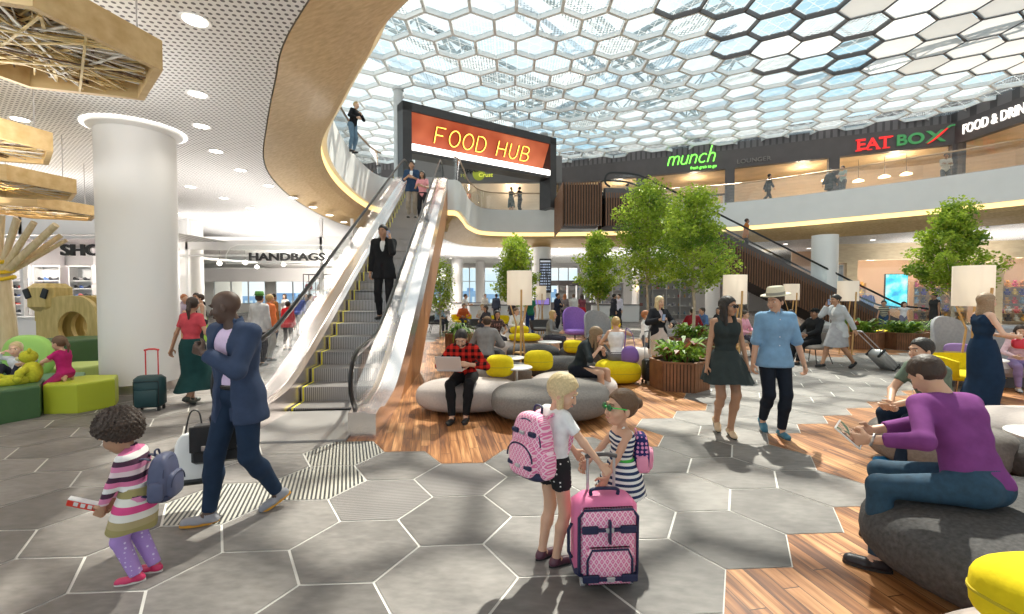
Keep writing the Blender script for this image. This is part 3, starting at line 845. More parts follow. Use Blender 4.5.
# added fill: upward area lights without fixtures, brightening the ceilings
for (x, y, z, sx, sy, e) in [(-13, 9, 3.5, 6, 6, 240), (-11, 20, 3.75, 6, 8, 190), (-20, 17, 3.75, 6, 8, 130), (-7.6, 13.5, 2.9, 2.4, 8, 110), (0, 32, 3.0, 10, 6, 360), (12, 33, 3.0, 12, 6, 420), (24, 24, 3.3, 6, 8, 220), (-7, 30, 3.4, 6, 8, 280), (-6.5, 4.0, 3.2, 3.2, 4, 150), (-5.5, 0.5, 3.4, 4, 3, 140)]:
    lamp_obj('cove_uplight', 'AREA', (x, y, z), e, (1, .96, .92), sx=sx, sy=sy, rot=(PI, 0, 0))
# warm light inside the upper shops
for (x, y, e) in [(0, 32, 60), (8, 34, 110), (13, 32.5, 90), (19, 29.8, 110), (23, 27.3, 120), (27, 21, 170), (27, 14, 80)]:
    lamp_obj('shop_light', 'POINT', (x, y, 9.3), e, (1, .84, .62), size=.25)

# ================================================================== GROUND-FLOOR BACK WALL, WINDOWS
M_frame = mat('window frame grey', (.55, .55, .56), .4)
YB = 44
m = MB(); bays = [(-29, -24), (-23, -18), (-17, -12), (-11.5, -6.6), (-5.6, -1.2), (-.2, 1.4), (3.6, 6.4)]
x = -30
for a_, c_ in bays + [(44, 44)]:
    if a_ > x: m.box(((x + a_) / 2, YB, HC / 2), (a_ - x, .3, HC))
    if c_ > a_: m.box(((a_ + c_) / 2, YB, .35), (c_ - a_, .3, .7)); m.box(((a_ + c_) / 2, YB, HC - .2), (c_ - a_, .3, .4))
    x = c_
struct('wall_back', m, M_white)
n_ = 3
for a_, c_ in bays:
    m = MB(); w_ = c_ - a_
    for k in range(4): m.box((a_ + w_ * k / 3, YB, 2.45), (.08, .12, 3.5))
    m.box(((a_ + c_) / 2, YB, .74), (w_, .14, .08)); m.box(((a_ + c_) / 2, YB, 2.9), (w_, .1, .06))
    f_ = struct('window_%d' % n_, m, M_frame); n_ += 1
    m = MB(); m.add([(a_, YB, .7), (c_, YB, .7), (c_, YB, 4.2), (a_, YB, 4.2)], [(0, 1, 2, 3)]); m.build('pane', M_glass, f_)
# airfield and pale hills outside, seen through the far windows
m = MB(); m.add([(-150, 44.5, -3), (150, 44.5, -3), (150, 230, -3), (-150, 230, -3)], [(0, 1, 2, 3)])
o = m.build('ground_outside', mat('sunlit apron', (.45, .50, .52), .8)); o['kind'] = 'structure'
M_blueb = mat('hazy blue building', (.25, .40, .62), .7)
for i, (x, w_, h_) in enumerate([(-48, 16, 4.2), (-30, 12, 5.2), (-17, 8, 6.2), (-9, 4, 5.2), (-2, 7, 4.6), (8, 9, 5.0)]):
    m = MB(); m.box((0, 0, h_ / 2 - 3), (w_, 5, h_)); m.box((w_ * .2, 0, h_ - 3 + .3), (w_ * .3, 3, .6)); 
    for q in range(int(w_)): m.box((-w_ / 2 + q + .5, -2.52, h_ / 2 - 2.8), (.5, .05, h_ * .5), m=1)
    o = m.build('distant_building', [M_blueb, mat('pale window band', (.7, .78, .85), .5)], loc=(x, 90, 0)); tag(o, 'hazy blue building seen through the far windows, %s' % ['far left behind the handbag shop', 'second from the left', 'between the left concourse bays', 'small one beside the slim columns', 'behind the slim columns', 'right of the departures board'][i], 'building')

# ================================================================== LEFT SHOPS (shoes and handbags)
M_shopwhite = mat('shop white', (.78, .77, .76), .5)
M_slatceil = grate_mat('slatted shop ceiling', 0.2, .25, (.42, .41, .40), (.70, .69, .68))
m = MB()
m.box((-14.5, 13.8, 3.9), (7.0, .12, 1.4 * .5 + .1)); m.box((-10.5, 17.6, 3.65), (9.4, .12, .5)); m.box((-10.5, 17.6, 3.18), (9.4, .10, .07))
m.box((-14.5, 13.9, 3.42), (7.0, .1, .08))
for x in (-17.6, -14.9, -11.2): m.box((x, 13.8, 2.3), (.10, .12, 4.6))
for x in (-13.6, -12.6, -7.4, -6.2): m.box((x, 17.6, 2.3), (.10, .12, 4.6))
m.bar((-13.6, 17.6, 3.2), (-12.4, 22, 3.2), .1, .1); m.bar((-13.6, 17.5, 2.9), (-11.9, 16.2, 3.75), .07, .07); m.bar((-13.6, 17.5, 2.5), (-11.9, 16.2, 3.3), .05, .05)
struct('wall_left_shops', m, M_shopwhite)
m = MB(); m.add([(-24, 13.9, 3.7), (-11, 13.9, 3.7), (-11, 26, 3.7), (-24, 26, 3.7)], [(0, 1, 2, 3)]); m.add([(-13, 17.7, 3.6), (-5.8, 17.7, 3.6), (-5.8, 34, 3.6), (-18, 34, 3.6)], [(0, 1, 2, 3)])
struct('ceiling.003', m, M_slatceil)
m = MB(); m.box((-20.5, 19, 1.8), (6, .2, 3.6)); m.box((-17, 34, 3.1), (24, .2, 1.0)); m.box((-18.6, 15.5, 1.85), (.15, 6.5, 3.7))
struct('wall_left', m, M_shopwhite)
M_letters = mat('black letters', (.02, .02, .02), .5)
t = thing('shop_sign', 'black block letter SHOES sign above the shoe shop', 'sign', (-12.62, 13.6, 2.99))
o = text_mesh('SHOES', .46, .04, .012, M_letters, 'lettering', t, 1.35); 
t = thing('shop_sign', 'black HANDBAGS letters on a clear rounded hanging panel', 'sign', (-8.55, 17.2, 3.08))
o = text_mesh('HANDBAGS', .40, .03, .012, M_letters, 'lettering', t, 1.36)
m = MB(); P = [(-2.35, .06, -.24)] + [(x, .06, z) for x, z in ((-2.35, .1), (-2.2, .36), (-1.9, .46), (1.7, .46), (2.0, .36), (2.15, .1), (2.15, -.24))]
m.add(P, [tuple(range(len(P)))]); m.build('clear_panel', M_glass, t)
m = MB(); m.tube(P, .018, 6, closed=True); m.build('panel_edge', M_whitegloss, t)
# shoe shelves
SHOEC = [(.02, .02, .025), (.05, .10, .30), (.35, .33, .32), (.10, .20, .45), (.55, .12, .10), (.04, .04, .05), (.55, .48, .36), (.12, .11, .11)]
SHP = []
for c in SHOEC[:6]:
    m = MB(); m.sup((0, 0, .045), (.13, .045, .05), (1, .8), 10, 6, fn=lambda p: Vector((p.x, p.y, p.z * (1.25 if p.x < 0 else .8) + (.03 if p.x < -.04 else 0)))); m.sup((0, 0, .012), (.135, .05, .014), (.8, .6), 10, 4, m=1)
    o = m.build('shoe', [cmat('shoe', c, .5), M_whitegloss], smooth=60); COL.objects.unlink(o); SHP.append(o.data); bpy.data.objects.remove(o)
def shoe_unit(x, y, w, label, rz=0, nsh=8, per=5, pink=False, grp='shoes on the white wall shelves', short='left white unit'):
    t = thing('shoe_shelf', label, 'shelf unit', (x, y, 0), rz)
    fm = M_shopwhite if not pink else mat('magenta lit shelf frame', (.85, .15, .55), .5, emit=.7)
    m = MB(); m.box((0, .16, 1.35), (w, .03, 2.7), m=0)
    for s in (-1, 1): m.box((s * w / 2, 0, 1.35), (.04, .34, 2.7), m=1)
    m.box((0, 0, 2.68), (w, .34, .05), m=1); m.build('carcass', [M_shopwhite, fm], t)
    R = Matrix.Rotation(rz, 3, 'Z')
    for k in range(nsh):
        z = .12 + k * .29; m = MB(); m.box((0, 0, z), (w - .04, .30, .022)); m.build('shelf', M_shopwhite, t)
        for q in range(per):
            ci = rnd.choice((0, 0, 1, 2, 3, 4, 5, 5)); me = SHP[ci]; o = bpy.data.objects.new('shoe', me); COL.objects.link(o)
            lp = R @ Vector((-w / 2 + w * (q + .6) / (per + .2), 0, z + .012)); o.location = lp + t.location; o.rotation_euler = (0, 0, rz + rnd.choice((.3, PI + .3, -.2)) )
            tag(o, '%s shoe, %s from left on the %s shelf up of the %s' % (['black', 'navy', 'grey', 'blue', 'red', 'dark grey'][ci], ORD[q], ORD[k], short), 'shoe', grp)
    return t
shoe_unit(-17.6, 16.2, .92, 'white wall shelf full of shoes beside the wooden trunk, left one')
shoe_unit(-16.5, 16.2, .92, 'white wall shelf full of shoes, the one above the lime bear', short='middle white unit')
shoe_unit(-15.4, 16.3, .80, 'white wall shelf full of shoes just left of the wooden animal', per=4, short='right white unit')
shoe_unit(-15.5, 18.2, .7, 'magenta framed shelf of shoes right of the wooden animal, left one', pink=True, nsh=7, per=3, short='left magenta unit', grp='shoes on the magenta shelves')
shoe_unit(-14.6, 18.2, .7, 'magenta framed shelf of shoes next to the white column', pink=True, nsh=7, per=3, short='right magenta unit', grp='shoes on the magenta shelves')
t = thing('display_counter', 'low white shop counter in front of the shoe shelves', 'counter', (-13.6, 13.0, 0))
m = MB(); m.box((0, 0, .5), (1.6, .5, 1.0), bev=.02); m.build('body', M_shopwhite, t); m = MB(); m.box((0, 0, 1.02), (1.7, .56, .05), bev=.01); m.build('worktop', M_whitegloss, t)
# handbag racks
BAGC = [(.25, .02, .04), (.35, .03, .06), (.03, .03, .035), (.12, .06, .04), (.45, .38, .32), (.06, .05, .08)]
BAGM = []
for c in BAGC:
    m = MB(); m.sup((0, 0, .12), (.15, .07, .12), (.5, .5), 12, 6, fn=lambda p: Vector((p.x * (1 - .9 * p.z), p.y, p.z)))
    m.tube([(-.08, 0, .22), (-.07, 0, .32), (0, 0, .36), (.07, 0, .32), (.08, 0, .22)], .01, 5)
    o = m.build('handbag', [cmat('bag leather', c, .4)], smooth=60); COL.objects.unlink(o); BAGM.append(o.data); bpy.data.objects.remove(o)
M_rackm = mat('thin dark rack metal', (.12, .11, .11), .4, .6)
def bag_rack(x, y, label, w=1.8, cs=(0, 1, 2), n=7, short='front'):
    t = thing('bag_rack', label, 'rack', (x, y, 0))
    m = MB()
    for sx in (-1, 1):
        for sy in (-1, 1): m.box((sx * w / 2, sy * .25, 1.25), (.03, .03, 2.5))
    for z in (2.5,):
        for sy in (-1, 1): m.box((0, sy * .25, z), (w, .03, .03))
        for sx in (-1, 1): m.box((sx * w / 2, 0, z), (.03, .5, .03))
    m.build('rack_frame', M_rackm, t)
    for j, z in enumerate((.35, .85, 1.35, 1.85)):
        m = MB(); m.box((0, 0, z), (w, .5, .03)); m.build('shelf', M_rackm if j != 3 else mat('pale rack shelf', (.6, .52, .42), .5), t)
        for q in range(n):
            if j == 3 and q % 2: continue
            o = bpy.data.objects.new('handbag', BAGM[cs[(j + (q % 3 == 0)) % len(cs)]]); COL.objects.link(o); o.location = (x - w / 2 + w * (q + .5) / n, y - .05, z + .018)
            tag(o, '%s handbag, %s from left on the %s shelf up of the %s rack' % (['burgundy', 'dark red', 'black', 'brown', 'beige', 'plum'][BAGM.index(o.data)], ORD[q], ORD[j], short), 'handbag', 'handbags on the racks')
bag_rack(-7.75, 19.0, 'dark wire rack of burgundy handbags beside the escalator glass', cs=(0, 2, 1, 4))
bag_rack(-9.2, 23.5, 'dark wire rack of handbags further back in the handbag shop', cs=(2, 3, 0, 5), short='rear left')
bag_rack(-6.9, 23.6, 'dark wire rack behind the burgundy handbag rack', cs=(5, 2, 3, 4), short='rear right')
# pendant bulbs of the bag shop
m = MB(); m.cyl((0, 0, .1), (0, 0, .55), .008, n=6, m=1); m.sup((0, 0, 0), (.09, .09, .09), n=12, k=8, m=0)
bulb = m.build('pendant_bulb', [mat('glowing bulb', (1, .95, .85), emit=9), M_rackm], smooth=60)
pts = [(-11.2, 19.0, 3.0), (-10.6, 21, 3.05), (-12.6, 19.5, 3.0), (-6.6, 19.2, 2.95), (-7.6, 20.2, 3.0), (-6.3, 21, 3.0), (-12.4, 22, 3.0), (-8.4, 22, 3.0)]
for i, p in enumerate(pts):
    o = bulb if i == 0 else bulb.copy()
    if i: COL.objects.link(o)
    o.location = p; tag(o, 'glowing pendant bulb in the handbag shop, %s from the left' % ORD[sorted([a[0] / a[1] for a in pts]).index(p[0] / p[1])], 'pendant light', 'pendant bulbs of the handbag shop')
lamp_obj('shop_glow', 'POINT', (-10, 21, 3.0), 420, size=.2); lamp_obj('shop_glow', 'POINT', (-12, 29, 2.9), 1200, size=.2); lamp_obj('shop_glow', 'POINT', (-7.5, 32, 2.6), 900, size=.2); lamp_obj('shop_glow', 'POINT', (-16.5, 14.9, 3.0), 120, size=.2); lamp_obj('shop_glow', 'POINT', (-14.0, 16.5, 3.1), 90, size=.2)  # added point lights without fixtures of their own, brightening the left shops

# ================================================================== HANGING HEX CEILING FEATURES
M_fixwood = wood_mat('golden birch frame', (.66, .43, .18), (.82, .60, .30), 'x', 2, .45, 5)
M_weave = mat('golden woven strips', (.72, .54, .24), .4, .2, noise=.35, nscale=6)
M_weave2 = mat('dark twig strips', (.13, .07, .035), .6)
M_weave3 = mat('pale silvery strips', (.78, .74, .66), .35, .2)
def hexfix(loc, r, rz, label, h=.24, seed=1):
    t = thing('hexagonal_ceiling_feature', label, 'ceiling feature', loc, rz); q = random.Random(seed)
    P = [(r * math.cos(k * PI / 3), r * math.sin(k * PI / 3)) for k in range(6)]; Q = [(x * .93, y * .93) for x, y in P]
    m = MB()
    for k in range(6):
        a_, c_, d_, e_ = P[k], P[(k + 1) % 6], Q[(k + 1) % 6], Q[k]
        vs = [(*a_, 0), (*c_, 0), (*d_, 0), (*e_, 0), (*a_, h), (*c_, h), (*d_, h), (*e_, h)]
        m.add(vs, [(3, 2, 1, 0), (4, 5, 6, 7), (0, 1, 5, 4), (2, 3, 7, 6)])
    m.build('frame', M_fixwood, t)
    m = MB(); m.add([(x, y, h * .8) for x, y in Q], [tuple(range(6))]); m.build('backing', mat('fixture backing', (.74, .62, .40), .6, noise=.2, nscale=3), t)
    m = MB()
    for k in range(110):
        a1 = q.random() * 2 * PI; a2 = a1 + PI + q.uniform(-1.1, 1.1); rr_ = r * .80
        z = q.uniform(.015, h * .6); f = q.choice((0, 0, 0, 0, 1, 2, 2))
        A_ = (rr_ * math.cos(a1), rr_ * math.sin(a1), z); B_ = (rr_ * math.cos(a2), rr_ * math.sin(a2), z + q.uniform(-.02, .06))
        m.bar(A_, B_, q.uniform(.008, .022), .01, f)
    m.build('woven_screen', [M_weave, M_weave2, M_weave3], t)
    for k in range(3): m = MB(); a1 = k * 2 * PI / 3; m.cyl((r * .8 * math.cos(a1), r * .8 * math.sin(a1), h * .8), (r * .8 * math.cos(a1), r * .8 * math.sin(a1), HC - loc[2]), .008, n=6); m.build('hanger', M_steel2, t)
    return t
hexfix((-3.98, 3.80, 3.68), .92, .30, 'large hexagonal wooden frame with woven twigs hanging at the top left', .26, 1)
hexfix((-5.85, 4.0, 3.72), .86, .30, 'hexagonal woven frame cut by the left edge below the largest one', .26, 2)
hexfix((-7.35, 6.05, 3.68), 1.0, .32, 'hexagonal golden woven ceiling frame left of the column head', .26, 3)
hexfix((-9.0, 8.1, 3.55), 1.0, .32, 'hexagonal golden woven ceiling frame further back beside the column', .26, 4)
hexfix((-10.4, 9.9, 3.45), 1.1, .32, 'farthest hexagonal woven gold frame above the shoe sign', .22, 5)
for (x, y) in ((-7.35, 6.05), (-9.0, 8.1), (-10.4, 9.9)): lamp_obj('feature_glow', 'POINT', (x, y, 3.62), 5, (1, .72, .35), size=.05)

# ================================================================== PLAY AREA
def hexpouf(loc, r, h, col, rz, label, top=None):
    P = [(r * math.cos(k * PI / 3), r * math.sin(k * PI / 3)) for k in range(6)]
    t = thing('hexagonal_pouf', label, 'pouf', loc, rz)
    m = MB()
    def ring(q, z): return [(x * q, y * q, z) for x, y in P]
    L = [ring(.99, .0), ring(1, .02), ring(1, h - .03), ring(.985, h - .01), ring(.95, h)]
    vs = sum(L, []); fs = []
    for j in range(len(L) - 1):
        for k in range(6): fs.append((j * 6 + k, j * 6 + (k + 1) % 6, j * 6 + 6 + (k + 1) % 6, j * 6 + 6 + k))
    m.add(vs, fs); m.build('upholstered_side', cmat('pouf vinyl', col, .45), t)
    m = MB(); m.add(ring(.95, h), [tuple(range(6))]); m.add(ring(.955, h - .004) , [tuple(range(6))]); m.build('seat_top', cmat('pouf vinyl', top or [min(1, c * 1.15) for c in col], .5), t)
    return t
DG, MG, LG, LL = (.055, .13, .05), (.12, .24, .15), (.40, .46, .03), (.50, .62, .20)
hexpouf((-7.15, 6.05, 0), .66, .44, DG, .2, 'dark green hexagonal pouf at the bottom left of the play area')
hexpouf((-7.25, 7.0, 0), .50, .40, MG, .2, 'mid green hexagonal pouf between the dark green and lime ones')
hexpouf((-6.80, 7.02, 0) if False else (-6.42, 6.72, 0), .44, .42, LG, .1, 'lime yellow hexagonal pouf nearest the column')
hexpouf((-7.86, 8.15, 0), .52, .42, LL, .3, 'pale lime hexagonal pouf tucked against the column')
hexpouf((-8.85, 9.1, 0), .66, .80, DG, .1, 'tall dark green hexagonal block behind the pale lime pouf')
hexpouf((-9.2, 7.6, 0), .62, .55, MG, .2, 'green hexagonal pouf behind the toddler by the wooden trunk')
for i, (x, y, h, c) in enumerate([(-11.2, 16.0, .9, (.45, .75, .12)), (-10.8, 15.0, .5, (.45, .75, .12))]):
    hexpouf((x, y, 0), .38, h, c, .1, ['taller', 'shorter'][i] + ' bright green stool block beside the white column by the handbag shop')
# round green back cushion
m = MB(); m.sup((0, 0, 0), (.42, .12, .36), (.8, .8), 28, 12); o = m.build('backrest_cushion', cmat('pouf vinyl', (.38, .70, .16), .5), smooth=80, loc=(-8.0, 7.45, .66)); tag(o, 'bright green rounded back cushion behind the toddler', 'cushion')
# wooden toy animal (elephant-like plywood play frame)
M_ply = wood_mat('plywood', (.50, .38, .12), (.68, .54, .22), 'z', 3, .5, 6)
t = thing('wooden_play_animal', 'plywood elephant shaped play frame with a round hole behind the bear', 'play structure', (-10.0, 10.3, .0))
def plate(mb, outline, hole, y0, y1):
    n = len(outline); k = len(hole) if hole else 0
    if not hole:
        vs = [(x, y, z) for y in (y0, y1) for x, z in outline]
        mb.add(vs, [tuple(range(n)), tuple(range(2 * n - 1, n - 1, -1))] + [(i, n + i, n + (i + 1) % n, (i + 1) % n) for i in range(n)]); return
    vs = [(x, y, z) for y in (y0, y1) for x, z in outline] + [(x, y, z) for y in (y0, y1) for x, z in hole]
    fs = []
    for i in range(n):
        j = (i + 1) % n
        fs += [(i, j, 2 * n + j, 2 * n + i), (n + j, n + i, 2 * n + n + i, 2 * n + n + j), (i, n + i, n + j, j), (2 * n + i, 2 * n + j, 3 * n + j, 3 * n + i)]
    mb.add(vs, fs)
hole = [(.30 + .33 * math.cos(a), .95 + .36 * math.sin(a)) for a in [2 * PI * k / 24 for k in range(24)]]
outl = []
for k in range(24):
    a = 2 * PI * k / 24; c_, s_ = math.cos(a), math.sin(a); q = max(abs(c_), abs(s_)); e = .72
    outl.append((.22 + .62 * math.copysign(abs(c_) ** e, c_), 1.0 + .66 * math.copysign(abs(s_) ** e, s_)))
m = MB()
for yy in (-.30, 0, .30): plate(m, outl, hole, yy - .05, yy + .05)
m.box((.30, 0, .42), (1.0, .72, .10)); m.build('body', M_ply, t)
m = MB(); m.box((-.42, -.1, 1.62), (.60, .62, .62), bev=.10); m.box((-.50, -.12, 1.0), (.26, .34, .9), bev=.06); m.build('head', M_ply, t)
for s in (-1, 1):
    m = MB(); m.box((-.42 + s * .19, -.42, 1.70), (.14, .04, .22), bev=.015, M=Matrix.Rotation(s * .35, 3, 'Y')); m.build('eye', M_black, t)
m = MB(); m.box((-.72, .0, 1.25), (.08, .3, .36), bev=.02); m.build('ear', M_ply, t)
# timber tree with stick branches
t = thing('wooden_play_tree', 'pale timber trunk with stick branches and yellow rope bands at the left edge', 'play structure', (-9.05, 8.05, 0))
M_paleround = wood_mat('peeled round timber', (.60, .46, .26), (.76, .62, .40), 'z', 3, .5, 7)
m = MB(); m.tube([(0, 0, .0), (-.02, 0, 1.0), (-.06, 0, 1.9), (-.10, 0, 2.15)], [.19, .17, .15, .14], 14); m.build('trunk', M_paleround, t, 60)
bn = [((.26, 0, 3.05), .045), ((.40, -.1, 3.0), .05), ((.68, -.1, 2.95), .055), ((.96, 0, 2.92), .065), ((.55, .5, 2.8), .05), ((-.1, .1, 3.1), .05), ((-.5, .1, 2.9), .05), ((.75, .4, 2.7), .04)]
for e, r_ in bn:
    m = MB(); m.cyl((-.10 + e[0] * .04, e[1] * .1, 2.0), e, r_ * 1.05, r_ * .85, 10); m.build('branch', M_paleround, t, 60)
m = MB()
for z in (1.98, 2.10, 2.28): m.tube([(-.08 + .19 * math.cos(a), .19 * math.sin(a), z + .03 * math.sin(2 * a)) for a in [k * PI / 6 for k in range(12)]], .035, 6, closed=True)
m.build('rope_band', mat('yellow rope', (.80, .55, .03), .8), t, 60)

# ================================================================== SUITES OF PEBBLE SEATS
def pebble(loc, size, m_, label, rz=0, e=(.75, .7), seed=0, grp=None, lumps=.05):
    q = random.Random(seed); ph = [q.uniform(0, 6.28) for _ in range(3)]
    def fn(p):
        a = math.atan2(p.y / size[1], p.x / size[0]); k = 1 + lumps * math.sin(2 * a + ph[0]) + lumps * .6 * math.sin(3 * a + ph[1])
        return Vector((p.x * k, p.y * k, p.z * (1 + .04 * math.sin(a + ph[2]))))
    m = MB(); m.sup((0, 0, size[2]), size, e, 40, 16, fn=fn)
    o = m.build('pebble_pouf', m_, smooth=180, loc=loc, rz=rz); return tag(o, label, 'pouf', grp)
def cushion(loc, size, label, rz=0, m_=None, seed=0):
    m = MB(); m.sup((0, 0, size[2]), size, (.72, .62), 32, 14, fn=lambda p: Vector((p.x * (1 + .05 * math.cos(3 * math.atan2(p.y, p.x) + seed)), p.y, p.z)))
    t = thing('pebble_cushion', label, 'cushion', loc, rz)
    m.build('padded_cover', m_ or M_yellow, t, smooth=180)
    m = MB(); m.tube([(size[0] * .99 * math.copysign(abs(math.cos(a)) ** .72, math.cos(a)) * (1 + .05 * math.cos(3 * a + seed)), size[1] * .99 * math.copysign(abs(math.sin(a)) ** .72, math.sin(a)), size[2]) for a in [k * PI / 20 for k in range(40)]], .008, 5, closed=True)
    m.build('seam', mat('dark yellow seam', (.50, .40, .02), .9), t, 60)
    return t
pebble((-.62, 6.62, 0), (.74, .50, .22), M_palewool, 'pale pinkish grey pebble seat under the man in the checked shirt', .05, seed=1)
pebble((.55, 6.15, 0), (.84, .55, .25), M_greywool, 'large grey pebble seat behind the blonde girl', .10, seed=2)
pebble((.98, 7.18, 0), (.66, .55, .22), M_palewool, 'pale pinkish grey pebble seat under the woman with long hair', -.2, seed=3)
pebble((-.2, 8.25, 0), (.55, .40, .22), M_greywool, 'grey pebble seat behind the two yellow cushions', .3, seed=4)
pebble((1.0, 9.0, 0), (.70, .45, .22), M_darkwool, 'charcoal pebble seat left of the yellow pouf', .2, seed=5)
pebble((-.7, 9.9, 0), (.60, .45, .26), M_darkwool, 'charcoal pebble seat behind the lamp with the nearest white shade', 0, seed=6)
pebble((.5, 10.6, 0), (.60, .42, .26), M_darkwool, 'charcoal pebble seat in the middle row of seats', .2, seed=7)
pebble((1.6, 10.2, 0), (.50, .42, .28), M_darkwool, 'charcoal pebble seat right of the middle row behind the seated woman', .2, seed=8)
pebble((-.1, 12.2, 0), (1.0, .55, .23), M_palewool, 'long pale pebble seat carrying the flat yellow cushion', .1, seed=9)
pebble((3.0, 10.4, 0), (.75, .5, .23), M_palewool, 'pale pebble seat behind the black trolley case', .1, seed=10)
pebble((-.3, 14.4, 0), (1.0, .5, .22), M_palewool, 'farthest pale pebble seat under the small yellow cushion', .1, seed=11)
pebble((4.20, 4.42, 0), (.52, .48, .235), M_greywool, 'brownish grey pebble seat under the man in the green T-shirt', .1, seed=12)
pebble((3.10, 2.62, 0), (.92, .68, .235), M_darkwool, 'very large charcoal pebble seat in the right foreground', .25, seed=13, lumps=.03)
pebble((1.88, 1.55, 0), (.42, .30, .25), M_palewool, 'pale pebble seat cut by the bottom edge of the picture', .1, seed=14)
pebble((3.42, 2.32, .40), (.30, .28, .19), M_greywool, 'round grey bolster at the right edge on the charcoal seat', 0, seed=15)
pebble((5.75, 4.7, 0), (1.05, .50, .24), M_palewool, 'pale bench seat behind the man in the purple shirt', -.12, seed=16)
pebble((5.2, 3.9, 0), (.75, .42, .2), M_darkwool, 'charcoal seat at the right edge behind the purple shirt', -.1, seed=17)
cushion((-.20, 6.95, .42), (.215, .20, .165), 'yellow pebble cushion right beside the man in the checked shirt', 0, seed=0)
cushion((.45, 7.75, .38), (.245, .22, .17), 'yellow pebble cushion between the white table and the long-haired woman', 0, seed=1)
cushion((2.02, 8.65, 0), (.42, .40, .215), 'yellow pouf under the woman in the white camisole', 0, seed=2)
cushion((.35, 12.0, .44), (.42, .3, .10), 'flat yellow cushion on the long pale seat behind the lamp', .1, seed=3)
cushion((.25, 14.3, .42), (.30, .22, .13), 'small yellow cushion farthest back behind the nearest lamp shade', .1, seed=4)
cushion((1.93, 1.56, .49), (.24, .17, .125), 'big yellow cushion in the bottom right corner', .05, seed=5)
cushion((1.35, 9.9, .40), (.22, .2, .14), 'yellow cushion peeking out behind the long-haired woman', .05, seed=6)
cushion((12.3, 14.6, 0), (.55, .45, .26), 'yellow pouf beyond the planters near the toy shop', .05, seed=7)
def side_table(loc, r, h, label):
    t = thing('side_table', label, 'table', loc)
    m = MB(); m.lathe([(r - .02, h - .03), (r, h - .02), (r, h - .005), (r - .01, h)], 36); m.build('tabletop', M_whitegloss, t, 40)
    m = MB(); m.lathe([(.025, .02), (.025, h - .03)], 12); m.build('stem', M_steel2, t, 40)
    m = MB(); m.lathe([(r * .55, 0), (r * .55, .012), (.03, .02)], 28); m.build('foot', M_steel2, t, 40)
side_table((.07, 7.05, 0), .25, .56, 'round white side table right of the yellow cushion by the checked shirt')
side_table((-.02, 7.95, 0), .25, .58, 'round white side table behind the two yellow cushions')
side_table((.95, 11.3, 0), .3, .5, 'low round white table by the charcoal seats')
side_table((4.55, 3.75, 0), .30, .52, 'round white side table right of the purple shirt')
side_table((7.9, 7.7, 0), .42, .60, 'round white cafe table at the right edge beside the long navy dress')

# ================================================================== FLOOR LAMPS
b = NB('linen lampshade', .8)
b.N.remove(b.b); N, L = b.N, b.L
df = N.new('ShaderNodeBsdfDiffuse'); tl = N.new('ShaderNodeBsdfTranslucent'); ms = N.new('ShaderNodeMixShader'); em = N.new('ShaderNodeEmission'); ads = N.new('ShaderNodeAddShader')
for q in (df, tl): q.inputs[0].default_value = (.88, .83, .76, 1)
em.inputs[0].default_value = (1, .86, .68, 1); em.inputs[1].default_value = .10
ms.inputs[0].default_value = .45; L.new(df.outputs[0], ms.inputs[1]); L.new(tl.outputs[0], ms.inputs[2]); L.new(ms.outputs[0], ads.inputs[0]); L.new(em.outputs[0], ads.inputs[1]); L.new(ads.outputs[0], b.out.inputs[0])
M_shade = b.m
def floor_lamp(px, d, w_px, y0, y1, label, rz=.3):
    """d: distance; shade from pixel rows y0..y1, width w_px"""
    c = AT(px, (y0 + y1) / 2, d); r = w_px / 2 / F * d; hs = (y1 - y0) / F * d
    t = thing('floor_lamp', label, 'lamp', (c.x, c.y, 0), rz)
    z0, z1_ = c.z - hs / 2, c.z + hs / 2
    m = MB(); m.lathe([(r, z0), (r, z1_), (r - .006, z1_), (r - .006, z0)], 36, closed=True); m.build('lamp_shade', M_shade, t, 40)
    m = MB()
    for k in range(3): a = k * 2 * PI / 3; m.bar((0, 0, z1_ - .06), (r * math.cos(a), r * math.sin(a), z1_ - .03), .012, .008)
    m.sup((0, 0, z1_ - hs * .4), (.05, .05, .07), n=12, k=8); m.build('bulb_holder', M_whitegloss, t)
    for k in range(3):
        a = -PI / 2 - rz + .12 + k * 2 * PI / 3; cc, ss = math.cos(a), math.sin(a)
        top = z0 + hs * .45 if k == 0 else z0 - .02
        m = MB(); rb = r * 1.02; ro = r * .9
        if k == 0: m.bar((cc * (r + .015), ss * (r + .015), top), (cc * ro * .7, ss * ro * .7, 0), .035, .022, up=(cc, ss, 0))
        else: m.bar((cc * r * .85, ss * r * .85, z0 + .04), (cc * .07, ss * .07, z0 - .38), .03, .02, up=(cc, ss, 0)); m.bar((cc * .07, ss * .07, z0 - .38), (cc * ro * .8, ss * ro * .8, 0), .032, .022, up=(cc, ss, 0))
        m.build('leg', M_lampwood, t)
    m = MB(); m.lathe([(.10, z0 * .35), (.10, z0 * .35 + .02)], 16); m.build('brace', M_lampwood, t)
    return t
floor_lamp(519.5, 9.0, 25, 271, 305, 'floor lamp with large white drum shade nearest the yellow cushions')
floor_lamp(541, 19, 10.5, 286, 300, 'small distant floor lamp with white shade beside the departures board column')
floor_lamp(735, 9.9, 22, 275, 304, 'white shaded floor lamp just right of the black-haired woman in sunglasses')
floor_lamp(791.5, 14.5, 14, 284, 300, 'white shaded floor lamp in front of the dark slats, right of the straw hat')
floor_lamp(848, 12.6, 18, 281, 301, 'white shaded floor lamp behind the woman on the phone')
floor_lamp(973, 7.5, 31, 266, 306, 'biggest white shaded floor lamp beside the woman in the navy dress', .1)

